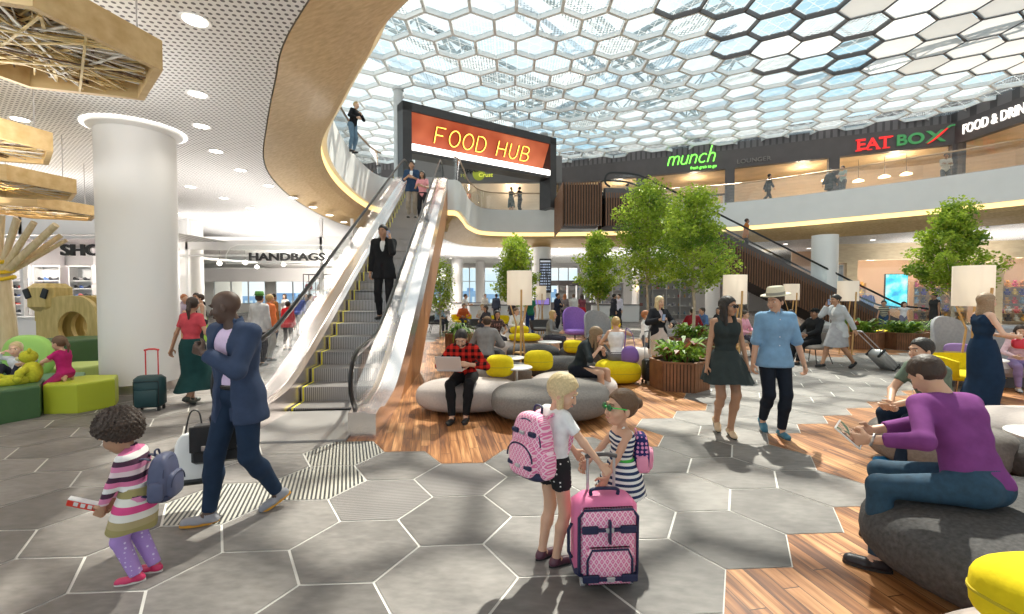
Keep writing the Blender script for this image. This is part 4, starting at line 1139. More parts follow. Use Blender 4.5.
# ================================================================== PLANTERS, PLANTS, TREES
b = NB('leaf green', .5)
def leaf_mat(name, c0, c1, trl=.35):
    m = bpy.data.materials.new(name); m.use_nodes = True; N, L = _nodes(m); bs = N['Principled BSDF']; out = N['Material Output']
    tc = N.new('ShaderNodeTexCoord'); n = N.new('ShaderNodeTexNoise'); n.inputs['Scale'].default_value = 5; L.new(tc.outputs['Object'], n.inputs[0])
    r = N.new('ShaderNodeValToRGB'); r.color_ramp.elements[0].position = .3; r.color_ramp.elements[1].position = .7
    r.color_ramp.elements[0].color = (*c0, 1); r.color_ramp.elements[1].color = (*c1, 1); L.new(n.outputs['Fac'], r.inputs[0])
    L.new(r.outputs[0], bs.inputs['Base Color']); bs.inputs['Roughness'].default_value = .5
    t = N.new('ShaderNodeBsdfTranslucent'); L.new(r.outputs[0], t.inputs[0]); mx = N.new('ShaderNodeMixShader'); mx.inputs[0].default_value = trl
    L.new(bs.outputs[0], mx.inputs[1]); L.new(t.outputs[0], mx.inputs[2]); L.new(mx.outputs[0], out.inputs[0]); return m
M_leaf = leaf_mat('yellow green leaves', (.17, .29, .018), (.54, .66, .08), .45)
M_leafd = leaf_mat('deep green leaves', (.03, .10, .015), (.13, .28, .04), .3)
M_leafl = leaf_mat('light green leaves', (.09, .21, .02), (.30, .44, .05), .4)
M_leafr = leaf_mat('reddish brown leaves', (.12, .03, .02), (.25, .08, .04), .3)
M_bark = mat('pale bark', (.45, .38, .28), .8, noise=.25, nscale=12)
def leaves(mb, c, R, n, q, size=.07, m=0):
    for _ in range(n):
        while True:
            p = Vector((q.uniform(-1, 1), q.uniform(-1, 1), q.uniform(-1, 1)))
            if p.length < 1: break
        p = Vector((p.x * R[0], p.y * R[1], p.z * R[2])) + c
        d = Vector((q.gauss(0, 1), q.gauss(0, 1), q.gauss(0, .7))).normalized(); u = d.cross(Vector((q.gauss(0, 1), q.gauss(0, 1), q.gauss(0, 1)))).normalized()
        s = size * q.uniform(.6, 1.3); w_ = s * .32; nn = d.cross(u)
        mb.add([p, p + d * s * .5 + u * w_ + nn * .1 * s, p + d * s, p + d * s * .5 - u * w_ + nn * .1 * s], [(0, 1, 2, 3)], m)
def tree(loc, h0, h1, rad, label, seed, n=5200, size=.085, shape=1.0, dark=.25):
    q = random.Random(seed); t = thing('indoor_tree', label, 'tree', loc)
    m = MB(); mid = h0 + (h1 - h0) * .35
    m.tube([(0, 0, 0), (.02, 0, h0 * .6), (-.02, .02, h0), (.02, 0, mid), (0, 0, h0 + (h1 - h0) * .8)], [.045, .04, .035, .028, .012], 8)
    lf = MB(); H = h1 - h0; B = 34
    for k in range(B):
        f = (k + .5) / B; z = h0 + H * (.02 + .93 * f); a = k * 2.4 + q.uniform(-.4, .4)
        prof_ = math.sin(PI * min(1, (f * .86 + .12)) ** .85) ** .7
        rr_ = rad * prof_ * q.uniform(.35, 1.0) * shape
        e = Vector((rr_ * math.cos(a), rr_ * math.sin(a), z + q.uniform(-.05, .2)))
        s0 = Vector((0, 0, max(h0 * .8, z - .35 - rr_ * .35)))
        m.tube([s0, (s0 + e) / 2 + Vector((0, 0, -.05)), e], [.016, .010, .005], 5)
        cr = q.uniform(.26, .46) * rad / 1.2
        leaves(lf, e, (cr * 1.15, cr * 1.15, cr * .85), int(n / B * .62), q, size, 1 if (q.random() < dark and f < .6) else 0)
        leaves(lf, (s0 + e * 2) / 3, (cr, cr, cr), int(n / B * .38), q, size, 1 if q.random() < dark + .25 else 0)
    m.build('trunk', M_bark, t, 60)
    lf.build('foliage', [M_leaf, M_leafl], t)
    return t
tree((5.15, 12.8, .45), 1.55, 4.15, 1.05, 'big bright green tree right of centre, rising behind the timber planter', 1, 12000, .085)
tree((4.55, 15.2, .0), 2.2, 5.35, 1.25, 'tallest pale green tree left of and behind the big central tree', 2, 12000, .095)
tree((.18, 17.2, .0), 1.5, 3.75, .95, 'rounded tree behind the nearest floor lamp', 3, 7500, .105)
tree((3.35, 17.6, .3), 1.3, 3.75, .85, 'tree between the departures board and the tallest tree', 4, 7500, .105)
tree((-2.95, 18.5, .0), 1.0, 3.0, .75, 'small tree half hidden beside the brown side of the long escalator', 5, 3500, .085)
tree((11.7, 12.0, .3), 1.5, 3.65, .86, 'tree on the right behind the biggest floor lamp', 6, 11000, .09)
def planter(loc, r, h, label, n=6, rz=0, kind=0, seed=1, ph=.5):
    q = random.Random(seed); t = thing('planter', label, 'planter', loc, rz)
    P = [(r * math.cos(k * 2 * PI / n + PI / n), r * math.sin(k * 2 * PI / n + PI / n)) for k in range(n)]
    m = MB(); m.prism(P, 0, h * .96); m.build('box', MC[('dark recess panel',)], t)
    m = MB()
    for k in range(n):
        a_, c_ = Vector((*P[k], 0)), Vector((*P[(k + 1) % n], 0)); d = c_ - a_; K = int(d.length / .055)
        for j in range(K):
            p = a_ + d * ((j + .5) / K); m.box((p.x * 1.01, p.y * 1.01, h / 2), (.042, .03, h), math.atan2(d.y, d.x))
        m.bar(Vector((a_.x, a_.y, h)) * 1.0, Vector((c_.x, c_.y, h)), .05, .03)
    m.build('timber_slats', mat('planter timber', (.23, .10, .045), .6, noise=.25, nscale=5), t)
    m = MB(); m.prism([(x * .9, y * .9) for x, y in P], h * .9, h * .965); m.build('soil', mat('soil', (.04, .028, .02), .95), t)
    pl = thing('leafy_plant', label.replace('planter', 'plants growing out of the planter') if False else 'plants filling the ' + label, 'plant', (loc[0], loc[1], loc[2] + h * .965))
    lf = MB()
    if kind == 0:
        for k in range(60):
            a, rr_ = q.uniform(0, 2 * PI), r * .85 * math.sqrt(q.random()); base = Vector((rr_ * .6 * math.cos(a), rr_ * .6 * math.sin(a), 0)); L_ = ph * q.uniform(.6, 1.25)
            out = Vector((math.cos(a), math.sin(a), 0)) * q.uniform(.3, 1.1)
            pts = [base, base + (out * .4 + Vector((0, 0, 1))) * L_ * .5, base + (out + Vector((0, 0, 1.05))) * L_ * .75, base + (out * 1.5 + Vector((0, 0, .75))) * L_ * .85]
            side = Vector((-math.sin(a), math.cos(a), 0)); w0 = q.uniform(.03, .06); vs = []
            for p, w_ in zip(pts, (.3, 1, .8, .02)): vs += [p - side * w0 * w_, p + side * w0 * w_]
            lf.add(vs, [(0, 1, 3, 2), (2, 3, 5, 4), (4, 5, 7, 6)], q.choice((0, 0, 1, 1, 2) if seed % 2 else (0, 1, 1)))
        leaves(lf, Vector((0, 0, ph * .4)), (r * .85, r * .85, ph * .4), 500, q, .10, 1)
    else: # spiky fronds
        for k in range(46):
            a = q.uniform(0, 2 * PI); L_ = ph * q.uniform(.8, 1.3); el = q.uniform(.5, 1.4); side = Vector((-math.sin(a), math.cos(a), 0)); vs = []
            for j in range(5):
                f = j / 4; e2 = el - f * f * 1.1; p = Vector((math.cos(a) * math.cos(e2), math.sin(a) * math.cos(e2), math.sin(e2))) * L_ * f; w_ = .03 * (1 - f) + .002
                vs += [p - side * w_, p + side * w_]
            lf.add(vs, [(2 * j, 2 * j + 1, 2 * j + 3, 2 * j + 2) for j in range(4)], q.choice((0, 1, 1)))
        leaves(lf, Vector((0, 0, .1)), (r * .7, r * .7, .12), 160, q, .09, 0)
    lf.build('leaves', [M_leafd, M_leafl, M_leafr], pl)
    return t
planter((3.03, 8.15, 0), .50, .50, 'hexagonal timber planter beside the couple', 6, .15, 0, 1, .42)
planter((-1.52, 13.0, 0), .42, .55, 'small timber planter beside the brown escalator side', 6, 0, 1, 2, .62)
planter((5.2, 13.0, 0), .62, .42, 'timber planter at the foot of the big central tree', 6, 0, 0, 3, .45)
planter((3.4, 17.6, 0), .7, .45, 'low planter at the foot of the tree beyond the purple chair', 6, 0, 0, 4, .4)
planter((10.95, 14.2, 0), .62, .50, 'left of two timber planters behind the silver suitcase', 6, .1, 0, 5, .45)
planter((12.15, 14.0, 0), .62, .50, 'right of two timber planters behind the silver suitcase', 6, .1, 0, 6, .42)
planter((13.6, 14.2, 0), .62, .52, 'timber planter with spiky fronds in front of the toy shop', 6, .1, 1, 7, .75)
planter((11.7, 12.0, 0), .55, .45, 'planter holding the right-hand tree', 6, .1, 1, 8, .4)
# ================================================================== WING CHAIRS, ARMCHAIRS
def wing_chair(loc, rz, shell, pad, label, h=1.25):
    t = thing('wing_chair', label, 'chair', loc, rz)   # faces -Y
    m = MB(); n = 20; vs = []
    for j, z in enumerate((.42, .6, .8, 1.0, h - .05, h)):
        for i in range(n + 1):
            a = PI * (1.0 * i / n) ; rx = .40 + .03 * j / 5; ry = .36
            x = -rx * math.cos(a); y = ry * math.sin(a) - .02
            cut = 1 if z < .85 else .92
            vs.append((x, y, .42 + (z - .42) * (.40 + .60 * math.sin(a) ** .6)))
        
    K = n + 1; fs = [(j * K + i, j * K + i + 1, (j + 1) * K + i + 1, (j + 1) * K + i) for j in range(5) for i in range(n)]
    off = len(vs); vs += [(x * .90, y * .88 - .02, z) for x, y, z in vs]
    fs += [(off + f[3], off + f[2], off + f[1], off + f[0]) for f in fs]
    for i in range(n): fs.append((5 * K + i, 5 * K + i + 1, off + 5 * K + i + 1, off + 5 * K + i))
    for j in range(5): fs += [(j * K, (j + 1) * K, off + (j + 1) * K, off + j * K), (j * K + n, off + j * K + n, off + (j + 1) * K + n, (j + 1) * K + n)]
    m.add(vs, fs); m.build('backrest', shell, t, 50)
    m = MB(); m.sup((0, -.06, .40), (.36, .36, .10), (.6, .6), 28, 10); m.build('seat', pad, t, 180)
    m = MB(); m.cyl((0, 0, .04), (0, 0, .32), .025, n=10); 
    for k in range(4): a = PI / 4 + k * PI / 2; m.bar((0, 0, .06), (.32 * math.cos(a), .32 * math.sin(a), .015), .03, .02)
    m.build('swivel_base', M_rackm, t)
    return t
M_purple = mat('purple felt', (.32, .17, .55), .9, noise=.08, nscale=20)
M_chairgrey = mat('mid grey felt', (.33, .33, .34), .9, noise=.08, nscale=20)
wing_chair((2.15, 15.4, 0), .1, M_purple, M_purple, 'purple high-backed wing chair in the middle distance')
wing_chair((2.55, 13.4, 0), .2, M_chairgrey, M_chairgrey, 'grey high-backed wing chair right of the purple one', 1.2)
t = wing_chair((8.05, 8.2, 0), -.15, M_chairgrey, M_yellow, 'tall grey wing chair with yellow seat beside the woman in navy', 1.35); t.scale = (.82, .82, .95)
cushion((7.93, 8.0, .52), (.20, .08, .15), 'small purple cushion propped in the tall grey wing chair', -.5, cmat('plum cushion', (.22, .13, .30), .9), 2)
def tub_chair(loc, rz, m_, label):
    t = thing('tub_chair', label, 'chair', loc, rz)
    m = MB(); n = 20
    L = [(.30, .36), (.42, .42), (.47, .56), (.48, .72)]
    vs = []
    for r_, z in L:
        for i in range(n + 1):
            a = PI * (-.12 + 1.24 * i / n); dz = 0 if z < .5 else -.12 * max(0, -math.sin(a) + .1)
            vs.append((-r_ * math.cos(a), r_ * .92 * math.sin(a), z + dz))
    K = n + 1; fs = [(j * K + i, j * K + i + 1, (j + 1) * K + i + 1, (j + 1) * K + i) for j in range(3) for i in range(n)]
    off = len(vs); vs += [(x * .90, y * .90, z + .01) for x, y, z in vs]; fs += [(off + f[3], off + f[2], off + f[1], off + f[0]) for f in fs]
    for i in range(n): fs.append((3 * K + i, 3 * K + i + 1, off + 3 * K + i + 1, off + 3 * K + i))
    for j in range(3): fs += [(j * K, (j + 1) * K, off + (j + 1) * K, off + j * K), (j * K + n, off + j * K + n, off + (j + 1) * K + n, (j + 1) * K + n)]
    m.add(vs, fs); m.build('shell', m_, t, 50)
    m = MB(); m.sup((0, -.03, .42), (.40, .38, .06), (.7, .6), 24, 8); m.build('seat', m_, t, 180)
    for sx in (-1, 1):
        for sy in (-1, 1): m = MB(); m.cyl((sx * .2, sy * .2, .37), (sx * .30, sy * .28, 0), .012, n=6); m.build('leg', M_rackm, t)
    return t
M_taupe = mat('taupe felt', (.42, .36, .32), .9)
tub_chair((7.35, 11.0, 0), -1.2, M_taupe, 'taupe tub armchair under the seated man in black')
tub_chair((6.2, 12.4, 0), .6, M_taupe, 'taupe tub armchair behind the straw-hatted man')
tub_chair((7.55, 7.45, 0) if False else (7.10, 7.05, 0), .3, M_yellow, 'bright yellow shell chair beside the long navy dress')
tub_chair((-2.35, 21.0, 0), .4, M_yellow, 'yellow shell chair under the seated person in orange, beyond the escalator')
tub_chair((-.6, 20.0, 0), .4, M_yellow, 'yellow shell chair in the distance behind the spiky plant')
tub_chair((3.1, 14.9, 0), -.4, M_yellow, 'yellow shell chair near the boy in the white shirt')
tub_chair((1.1, 16.4, 0), .3, M_darkwool, 'dark shell chair left of the purple chair')
tub_chair((-1.2, 17.0, 0), .3, M_darkwool, 'dark shell chair in front of the round tree')
tub_chair((-3.3, 19.7, 0), .3, M_darkwool, 'dark shell chair far left beyond the escalator')
# big grey settee at right edge
t = thing('settee', 'light grey high-backed settee at the right edge behind the navy dress', 'sofa', (9.3, 8.3, 0), -.1)
m = MB(); m.box((0, .35, .62), (2.2, .16, .95), bev=.06); m.build('backrest', M_chairgrey, t)
m = MB(); m.box((0, -.05, .33), (2.2, .75, .24), bev=.08); m.build('seat', M_palewool, t)
m = MB(); m.box((0, 0, .11), (2.0, .6, .2)); m.build('plinth', M_darkgrey, t)

# ================================================================== DEPARTURES BOARD
t = thing('departures_board', 'tall dark departures board mounted on the white column', 'screen', (2.05, 27.85, 1.75))
b = NB('departures board screen', .3)
fx = b.math('FRACT', b.math('DIVIDE', b.z, .17)); row_ = b.math('LESS_THAN', fx, .45)
nz = b.noise(6, 1, stretch=(6, 1, .2)); on = b.math('MULTIPLY', row_, b.math('GREATER_THAN', nz, .47))
cc_ = b.mix(on, (.012, .014, .02), (.35, .42, .55)); b.L.new(cc_, b.b.inputs['Emission Color']); b.b.inputs['Emission Strength'].default_value = .6
M_board = b.fin(cc_)
m = MB(); m.box((0, 0, 1.05), (.74, .12, 2.1), bev=.03); m.build('casing', M_dark, t)
m = MB(); m.box((0, -.065, .98), (.62, .01, 1.7)); m.build('display', M_board, t)
m = MB(); m.box((0, -.066, 1.93), (.62, .012, .10)); m.build('header', mat('board header', (.5, .55, .6), .4, emit=.5), t)
t = thing('information_screen', 'small purple lit screen below the departures board', 'screen', (1.85, 27.8, 1.02))
m = MB(); m.box((0, 0, .2), (.95, .1, .45), bev=.02); m.build('casing', M_dark, t); m = MB(); m.box((0, -.055, .2), (.86, .01, .36)); m.build('display', mat('purple screen', (.22, .16, .45), .3, emit=.8), t)

# ================================================================== FAR KIOSKS AND SHOPS
b = NB('shelf goods', .6); 
M_greycab = mat('grey shop cabinet', (.42, .41, .40), .5)
GOODC = [(.5, .5, .48), (.25, .25, .27), (.55, .35, .15), (.12, .12, .14), (.62, .60, .52), (.30, .12, .10), (.15, .25, .35)]
GM = []
for i, c in enumerate(GOODC):
    m = MB()
    if i % 2: m.box((0, 0, .11), (.20, .16, .22), bev=.02)
    else: m.lathe([(.05, 0), (.07, .03), (.07, .16), (.03, .20), (.03, .26)], 10)
    o = m.build('boxed_goods' if i % 2 else 'bottle', [cmat('goods', c, .5)], smooth=40); COL.objects.unlink(o); GM.append((o.name.split('.')[0], o.data)); bpy.data.objects.remove(o)
def shelf_wall(x, y, w, rows, label, grp, rz=0, h=2.6, step=.34, mats=None):
    t = thing('display_shelving', label, 'shelf unit', (x, y, 0), rz)
    m = MB(); m.box((0, .2, h / 2), (w, .04, h)); K = max(1, round(w / 1.0))
    for k in range(K + 1): m.box((-w / 2 + w * k / K, 0, h / 2), (.05, .4, h))
    m.box((0, 0, h), (w + .05, .42, .06)); m.build('carcass', mats or M_greycab, t)
    R = Matrix.Rotation(rz, 3, 'Z')
    for r_ in range(rows):
        z = .3 + r_ * (h - .35) / rows; m = MB(); m.box((0, 0, z), (w, .38, .03)); m.build('shelf', mats or M_greycab, t)
        n = int(w / step)
        for q in range(n):
            if rnd.random() < .15: continue
            nm, me = rnd.choice(GM); o = bpy.data.objects.new(nm, me); COL.objects.link(o); o.location = R @ Vector((-w / 2 + w * (q + .5) / n, -.02, z + .016)) + t.location; o.rotation_euler = (0, 0, rz)
            o.scale = (.9, .9, .9); tag(o, '%s, %s from left on the %s shelf up, %s' % ({'bottle': 'bottle', 'boxed_goods': 'box'}[nm], ORD[q], ORD[r_], grp[1]), 'goods', grp[0])
shelf_wall(10.2, 30.0, 3.6, 4, 'grey glazed shop shelving behind the big central tree', ('goods behind the central tree', 'grey shelving behind the central tree'))
shelf_wall(14.6, 30.6, 2.6, 4, 'grey shop shelving left of the far escalator underside', ('goods beside the far escalator', 'shelving left of the far escalator'))
shelf_wall(6.6, 38.0, 5.5, 4, 'distant shop shelving between the departures board and the tallest tree', ('goods in the distant shop', 'most distant shop shelving'), step=.5)
t = thing('curved_kiosk', 'dark curved kiosk counter with lit white posts beyond the purple chair', 'kiosk', (4.0, 34.0, 0))
m = MB(); m.add([], []); P = [(2.3 * math.cos(a), 1.2 * math.sin(a)) for a in [PI + PI * k / 20 for k in range(21)]] + [(2.3, .4), (-2.3, .4)]
m.prism(P, 0, 1.05); m.build('counter', M_darkgrey, t)
m = MB()
for k in range(0, 21, 2): m.cyl((P[k][0] * .96, P[k][1] * .96, 1.05), (P[k][0] * .96, P[k][1] * .96, 2.3), .05, n=8)
m.build('lit_post', mat('lit white post', (.9, .9, .88), emit=.4), t)
m = MB(); m.prism([(x * 1.05, y * 1.1) for x, y in P], 2.3, 2.65); m.build('canopy', M_darkgrey, t)
for (x, y, w_, lab) in [(-1.2, 26.6, 2.6, 'white check-in style counter left of the departures board'), (6.2, 27.2, 2.8, 'white counter behind the tree right of the departures board'), (-3.4, 33.0, 2.2, 'distant white counter in front of the far windows')]:
    t = thing('service_counter', lab, 'counter', (x, y, 0)); m = MB(); m.box((0, 0, .5), (w_, .6, 1.0), bev=.03); m.build('front_panel', M_shopwhite, t); m = MB(); m.box((0, 0, 1.03), (w_ + .1, .7, .05), bev=.01); m.build('worktop', M_darkgrey, t)
# wall light on the far column
m = MB(); m.sup((0, 0, 0), (.12, .06, .30), n=14, k=10); o = m.build('wall_light', mat('warm wall light', (1, .72, .38), emit=1.5), smooth=60, loc=(8.45, 30.45, 2.1)); tag(o, 'warm glowing wall light on the far white column', 'wall light')
lamp_obj('wall_light_glow', 'POINT', (8.3, 30.1, 2.1), 8, (1, .65, .3), size=.1)

# right hand shop: timber portal wall with glazed bays
A0, A1 = Vector((17.6, 22.6, 0)), Vector((29.5, 14.6, 0))
A0 = Vector((18.3, 27.1, 0)); A1 = Vector((36.0, 22.6, 0)); da = (A1 - A0).normalized(); na = Vector((-da.y, da.x, 0)); aa = math.atan2(da.y, da.x); LW = (A1 - A0).length
M_portal = wood_mat('pale timber portal', (.66, .52, .33), (.78, .65, .44), 'x', 1.5, .5, 6)
m = MB()
def seg(u0, u1, z0, z1, t_=.35, dy=0, mm=0):
    p = A0 + da * ((u0 + u1) / 2) + na * dy; m.box((p.x, p.y, (z0 + z1) / 2), (u1 - u0, t_, z1 - z0), aa, mm)
seg(0, LW, 3.65, HC, .35)
for u0, u1 in ((0, .40), (1.45, 2.0), (8.3, 8.9), (16.2, 17.4)): seg(u0, u1, 0, 3.7)
seg(.40, 1.45, 0, 2.0); seg(.40, 1.45, 3.5, 3.7)
struct('wall_right', m, M_portal)
m = MB(); seg(0, LW, 0, HC, .1, 4.5); 
for u in (1.7, 8.6, 16.8): p = A0 + da * u + na * 2.3; m.box((p.x, p.y, HC / 2), (.1, 4.4, HC), aa)
struct('wall_right_rear', m, mat('shop interior cream', (.62, .44, .31), .6))
m = MB()
P_ = [A0 + da * .4, A0 + da * 8.3, A0 + da * 8.9, A0 + da * 16.2]
for a_, c_ in ((0, 1), (2, 3)): m.add([(P_[a_].x, P_[a_].y, .05), (P_[c_].x, P_[c_].y, .05), (P_[c_].x, P_[c_].y, 3.65), (P_[a_].x, P_[a_].y, 3.65)], [(0, 1, 2, 3)])
struct('window_20', m, M_glass)
for u in (3.4, 6.6, 10.6, 14): p = A0 + da * u + na * 1.6; lamp_obj('shop_light', 'POINT', (p.x, p.y, 3.3), 110, (1, .84, .66), size=.2)
def at_shop(u, v, z=0): p = A0 + da * u + na * v; return Vector((p.x, p.y, z))
t = thing('video_screen', 'tall cyan video screen in the toy shop window', 'screen', at_shop(4.22, .45, .80), aa)
m = MB(); m.box((0, 0, 1.03), (1.16, .12, 2.06), bev=.02); m.build('casing', M_dark, t)
b = NB('cyan video image', .3); f1 = b.noise(1.6, 3); cc_ = b.ramp(f1, [(.35, (.02, .35, .62)), (.5, (.08, .72, .85)), (.65, (.6, .95, .95))]); b.L.new(cc_, b.b.inputs['Emission Color']); b.b.inputs['Emission Strength'].default_value = .75; mc = b.fin(cc_)
m = MB(); m.box((0, -.065, 1.03), (1.08, .01, 1.98)); m.build('display', mc, t)
# garments, mannequins and toys
GC = [(.70, .08, .05), (.80, .42, .06), (.10, .08, .35), (.75, .70, .60), (.55, .25, .12), (.85, .60, .15), (.12, .10, .10), (.65, .12, .25), (.30, .45, .60)]
TOY = []
for i, c in enumerate(GC):
    m = MB(); m.sup((0, 0, .16), (.13, .10, .16), (.9, .9), 12, 8); m.sup((0, -.02, .38), (.10, .09, .10), n=12, k=8)
    for s in (-1, 1): m.sup((s * .08, 0, .47), (.035, .03, .035), n=8, k=6); m.sup((s * .14, -.03, .22), (.05, .05, .08), n=8, k=6); m.sup((s * .08, -.10, .05), (.05, .09, .05), n=8, k=6)
    o = m.build('soft_toy', [cmat('plush', c, .9)], smooth=60); COL.objects.unlink(o); TOY.append(o.data); bpy.data.objects.remove(o)
def toy_shelf(u, v, w, label, grp, rows=5, h=2.4):
    p = at_shop(u, v); t = thing('display_shelving', label, 'shelf unit', p, aa)
    m = MB(); m.box((0, .22, h / 2), (w, .04, h)); 
    for s in (-1, 1): m.box((s * w / 2, 0, h / 2), (.05, .44, h))
    m.build('carcass', mat('warm shelf', (.60, .40, .22), .5), t)
    R = Matrix.Rotation(aa, 3, 'Z')
    for r_ in range(rows):
        z = .15 + r_ * (h / rows); m = MB(); m.box((0, 0, z), (w, .42, .03)); m.build('shelf', MC[('warm shelf',)], t)
        n = int(w / .34)
        for q in range(n):
            me = rnd.choice(TOY); o = bpy.data.objects.new('soft_toy', me); COL.objects.link(o); o.location = R @ Vector((-w / 2 + w * (q + .5) / n, -.05, z + .016)) + p; o.rotation_euler = (0, 0, aa + rnd.uniform(-.3, .3)); o.scale = (.78,) * 3
            tag(o, '%s soft toy, %s from left on the %s shelf up, %s' % (['red', 'orange', 'navy', 'cream', 'brown', 'yellow', 'black', 'crimson', 'blue'][TOY.index(me)], ORD[q], ORD[r_], grp[1]), 'soft toy', grp[0])
toy_shelf(6.7, 1.2, 2.6, 'shelving of colourful soft toys right of the cyan screen', ('soft toys right of the cyan screen', 'right of the cyan screen'))
toy_shelf(10.6, 1.4, 2.8, 'shelving of soft toys behind the right-hand tree', ('soft toys behind the right-hand tree', 'behind the right-hand tree'))
toy_shelf(14.0, 3.6, 3.4, 'shelving at the back of the rightmost shop', ('soft toys in the rightmost shop', 'rearmost shelving'))
toy_shelf(13.6, 1.0, 2.4, 'low front table of toys in the rightmost shop', ('toys on the low front table', 'low front table'), rows=2, h=.9)
toy_shelf(9.9, .45, 1.8, 'low shelf of bright toys behind the wing chair', ('toys on the low window shelf', 'low window shelf'), rows=2, h=.9)
def rail(u, v, label, cols, grp):
    p = at_shop(u, v); t = thing('clothes_rail', label, 'clothes rail', p, aa)
    m = MB(); m.cyl((-.5, 0, 1.7), (.5, 0, 1.7), .015, n=8)
    for s in (-1, 1): m.cyl((s * .5, 0, 0), (s * .5, 0, 1.7), .015, n=8); m.bar((s * .5, -.25, .02), (s * .5, .25, .02), .03, .03)
    m.build('rail_frame', M_steel2, t); R = Matrix.Rotation(aa, 3, 'Z')
    for i, c in enumerate(cols):
        m = MB(); m.add([], [])
        sh = [(-.20, 0), (-.22, -.9), (.22, -.9), (.20, 0), (.28, -.35), (.22, -.02)]
        m.sup((0, 0, -.48), (.20, .035, .42), (.6, .5), 14, 8, fn=lambda q_: Vector((q_.x * (1.0 - .25 * (q_.z > .2)), q_.y, q_.z)))
        for s in (-1, 1): m.tube([(s * .13, 0, -.13), (s * .24, 0, -.38), (s * .25, 0, -.6)], [.06, .05, .045], 8, flat=(1, .6))
        o = m.build('garment', [cloth(c)], smooth=60); o.location = R @ Vector((-.42 + .84 * i / max(1, len(cols) - 1), 0, 1.68)) + p; o.rotation_euler = (0, 0, aa + .25)
        tag(o, '%s %s' % (ORD[i], grp[1]), 'garment', grp[0])
toy_shelf(3.0, 3.9, 2.3, 'tall shelving of toys left of the cyan screen', ('tall shelving left of the cyan screen', 'left of the cyan screen'))
rail(2.75, .9, 'clothes rail at the left end of the toy shop window', [(.75, .72, .70), (.70, .25, .12), (.12, .10, .38), (.12, .10, .38)], ('garments at the left end of the window', 'garment from the left on the rail at the left end of the toy shop'))
rail(3.0, 2.4, 'clothes rail beside the cyan screen', [(.80, .55, .20), (.75, .35, .15), (.12, .11, .12)], ('garments beside the cyan screen', 'garment from the left on the rail beside the cyan screen'))
# picture panel in the small window
t = thing('framed_poster', 'grey poster in the narrow timber-framed opening by the phone woman', 'poster', at_shop(.92, .06, 2.1), aa)
m = MB(); m.box((0, 0, .65), (.86, .05, 1.3)); m.build('frame', M_steel2, t); m = MB(); m.box((0, -.03, .65), (.8, .01, 1.22)); m.build('print', mat('grey print', (.35, .32, .31), .5, noise=.5, nscale=2.5), t)
# upper floor: vertical white slats in the first shop, pendant lamps
t = thing('slat_screen', 'white vertical slat screen inside the shop under the green neon sign', 'screen', (11.2, 32.4, FL2), -.4)
m = MB()
for k in range(18): m.box((-3.6 + k * .42, 0, .9), (.14, .08, 1.8))
m.build('slat', M_whitegloss, t); m = MB(); m.box((0, 0, 1.85), (7.6, .14, .12)); m.build('head_rail', M_darkgrey, t)
M_pend = mat('warm pendant glow', (1, .80, .5), emit=4)
for i, (x, y) in enumerate([(19.5, 28.2), (21.0, 27.6), (22.4, 27.4), (20.4, 29.2), (23.2, 26.8)]):
    t = thing('pendant_lamp', 'warm pendant lamp in the shop under the red and green sign, %s from left' % ORD[[0, 1, 3, 2, 4][i]], 'pendant light', (x, y, 8.7 - .2 * (i % 2)), 0, 'pendants in the upper corner shop')
    m = MB(); m.lathe([(.30, 0), (.26, .06), (.05, .16)], 20); m.build('lamp_shade', M_pend, t, 50); m = MB(); m.cyl((0, 0, .16), (0, 0, 1.3), .012, n=6); m.build('cord', M_black, t)
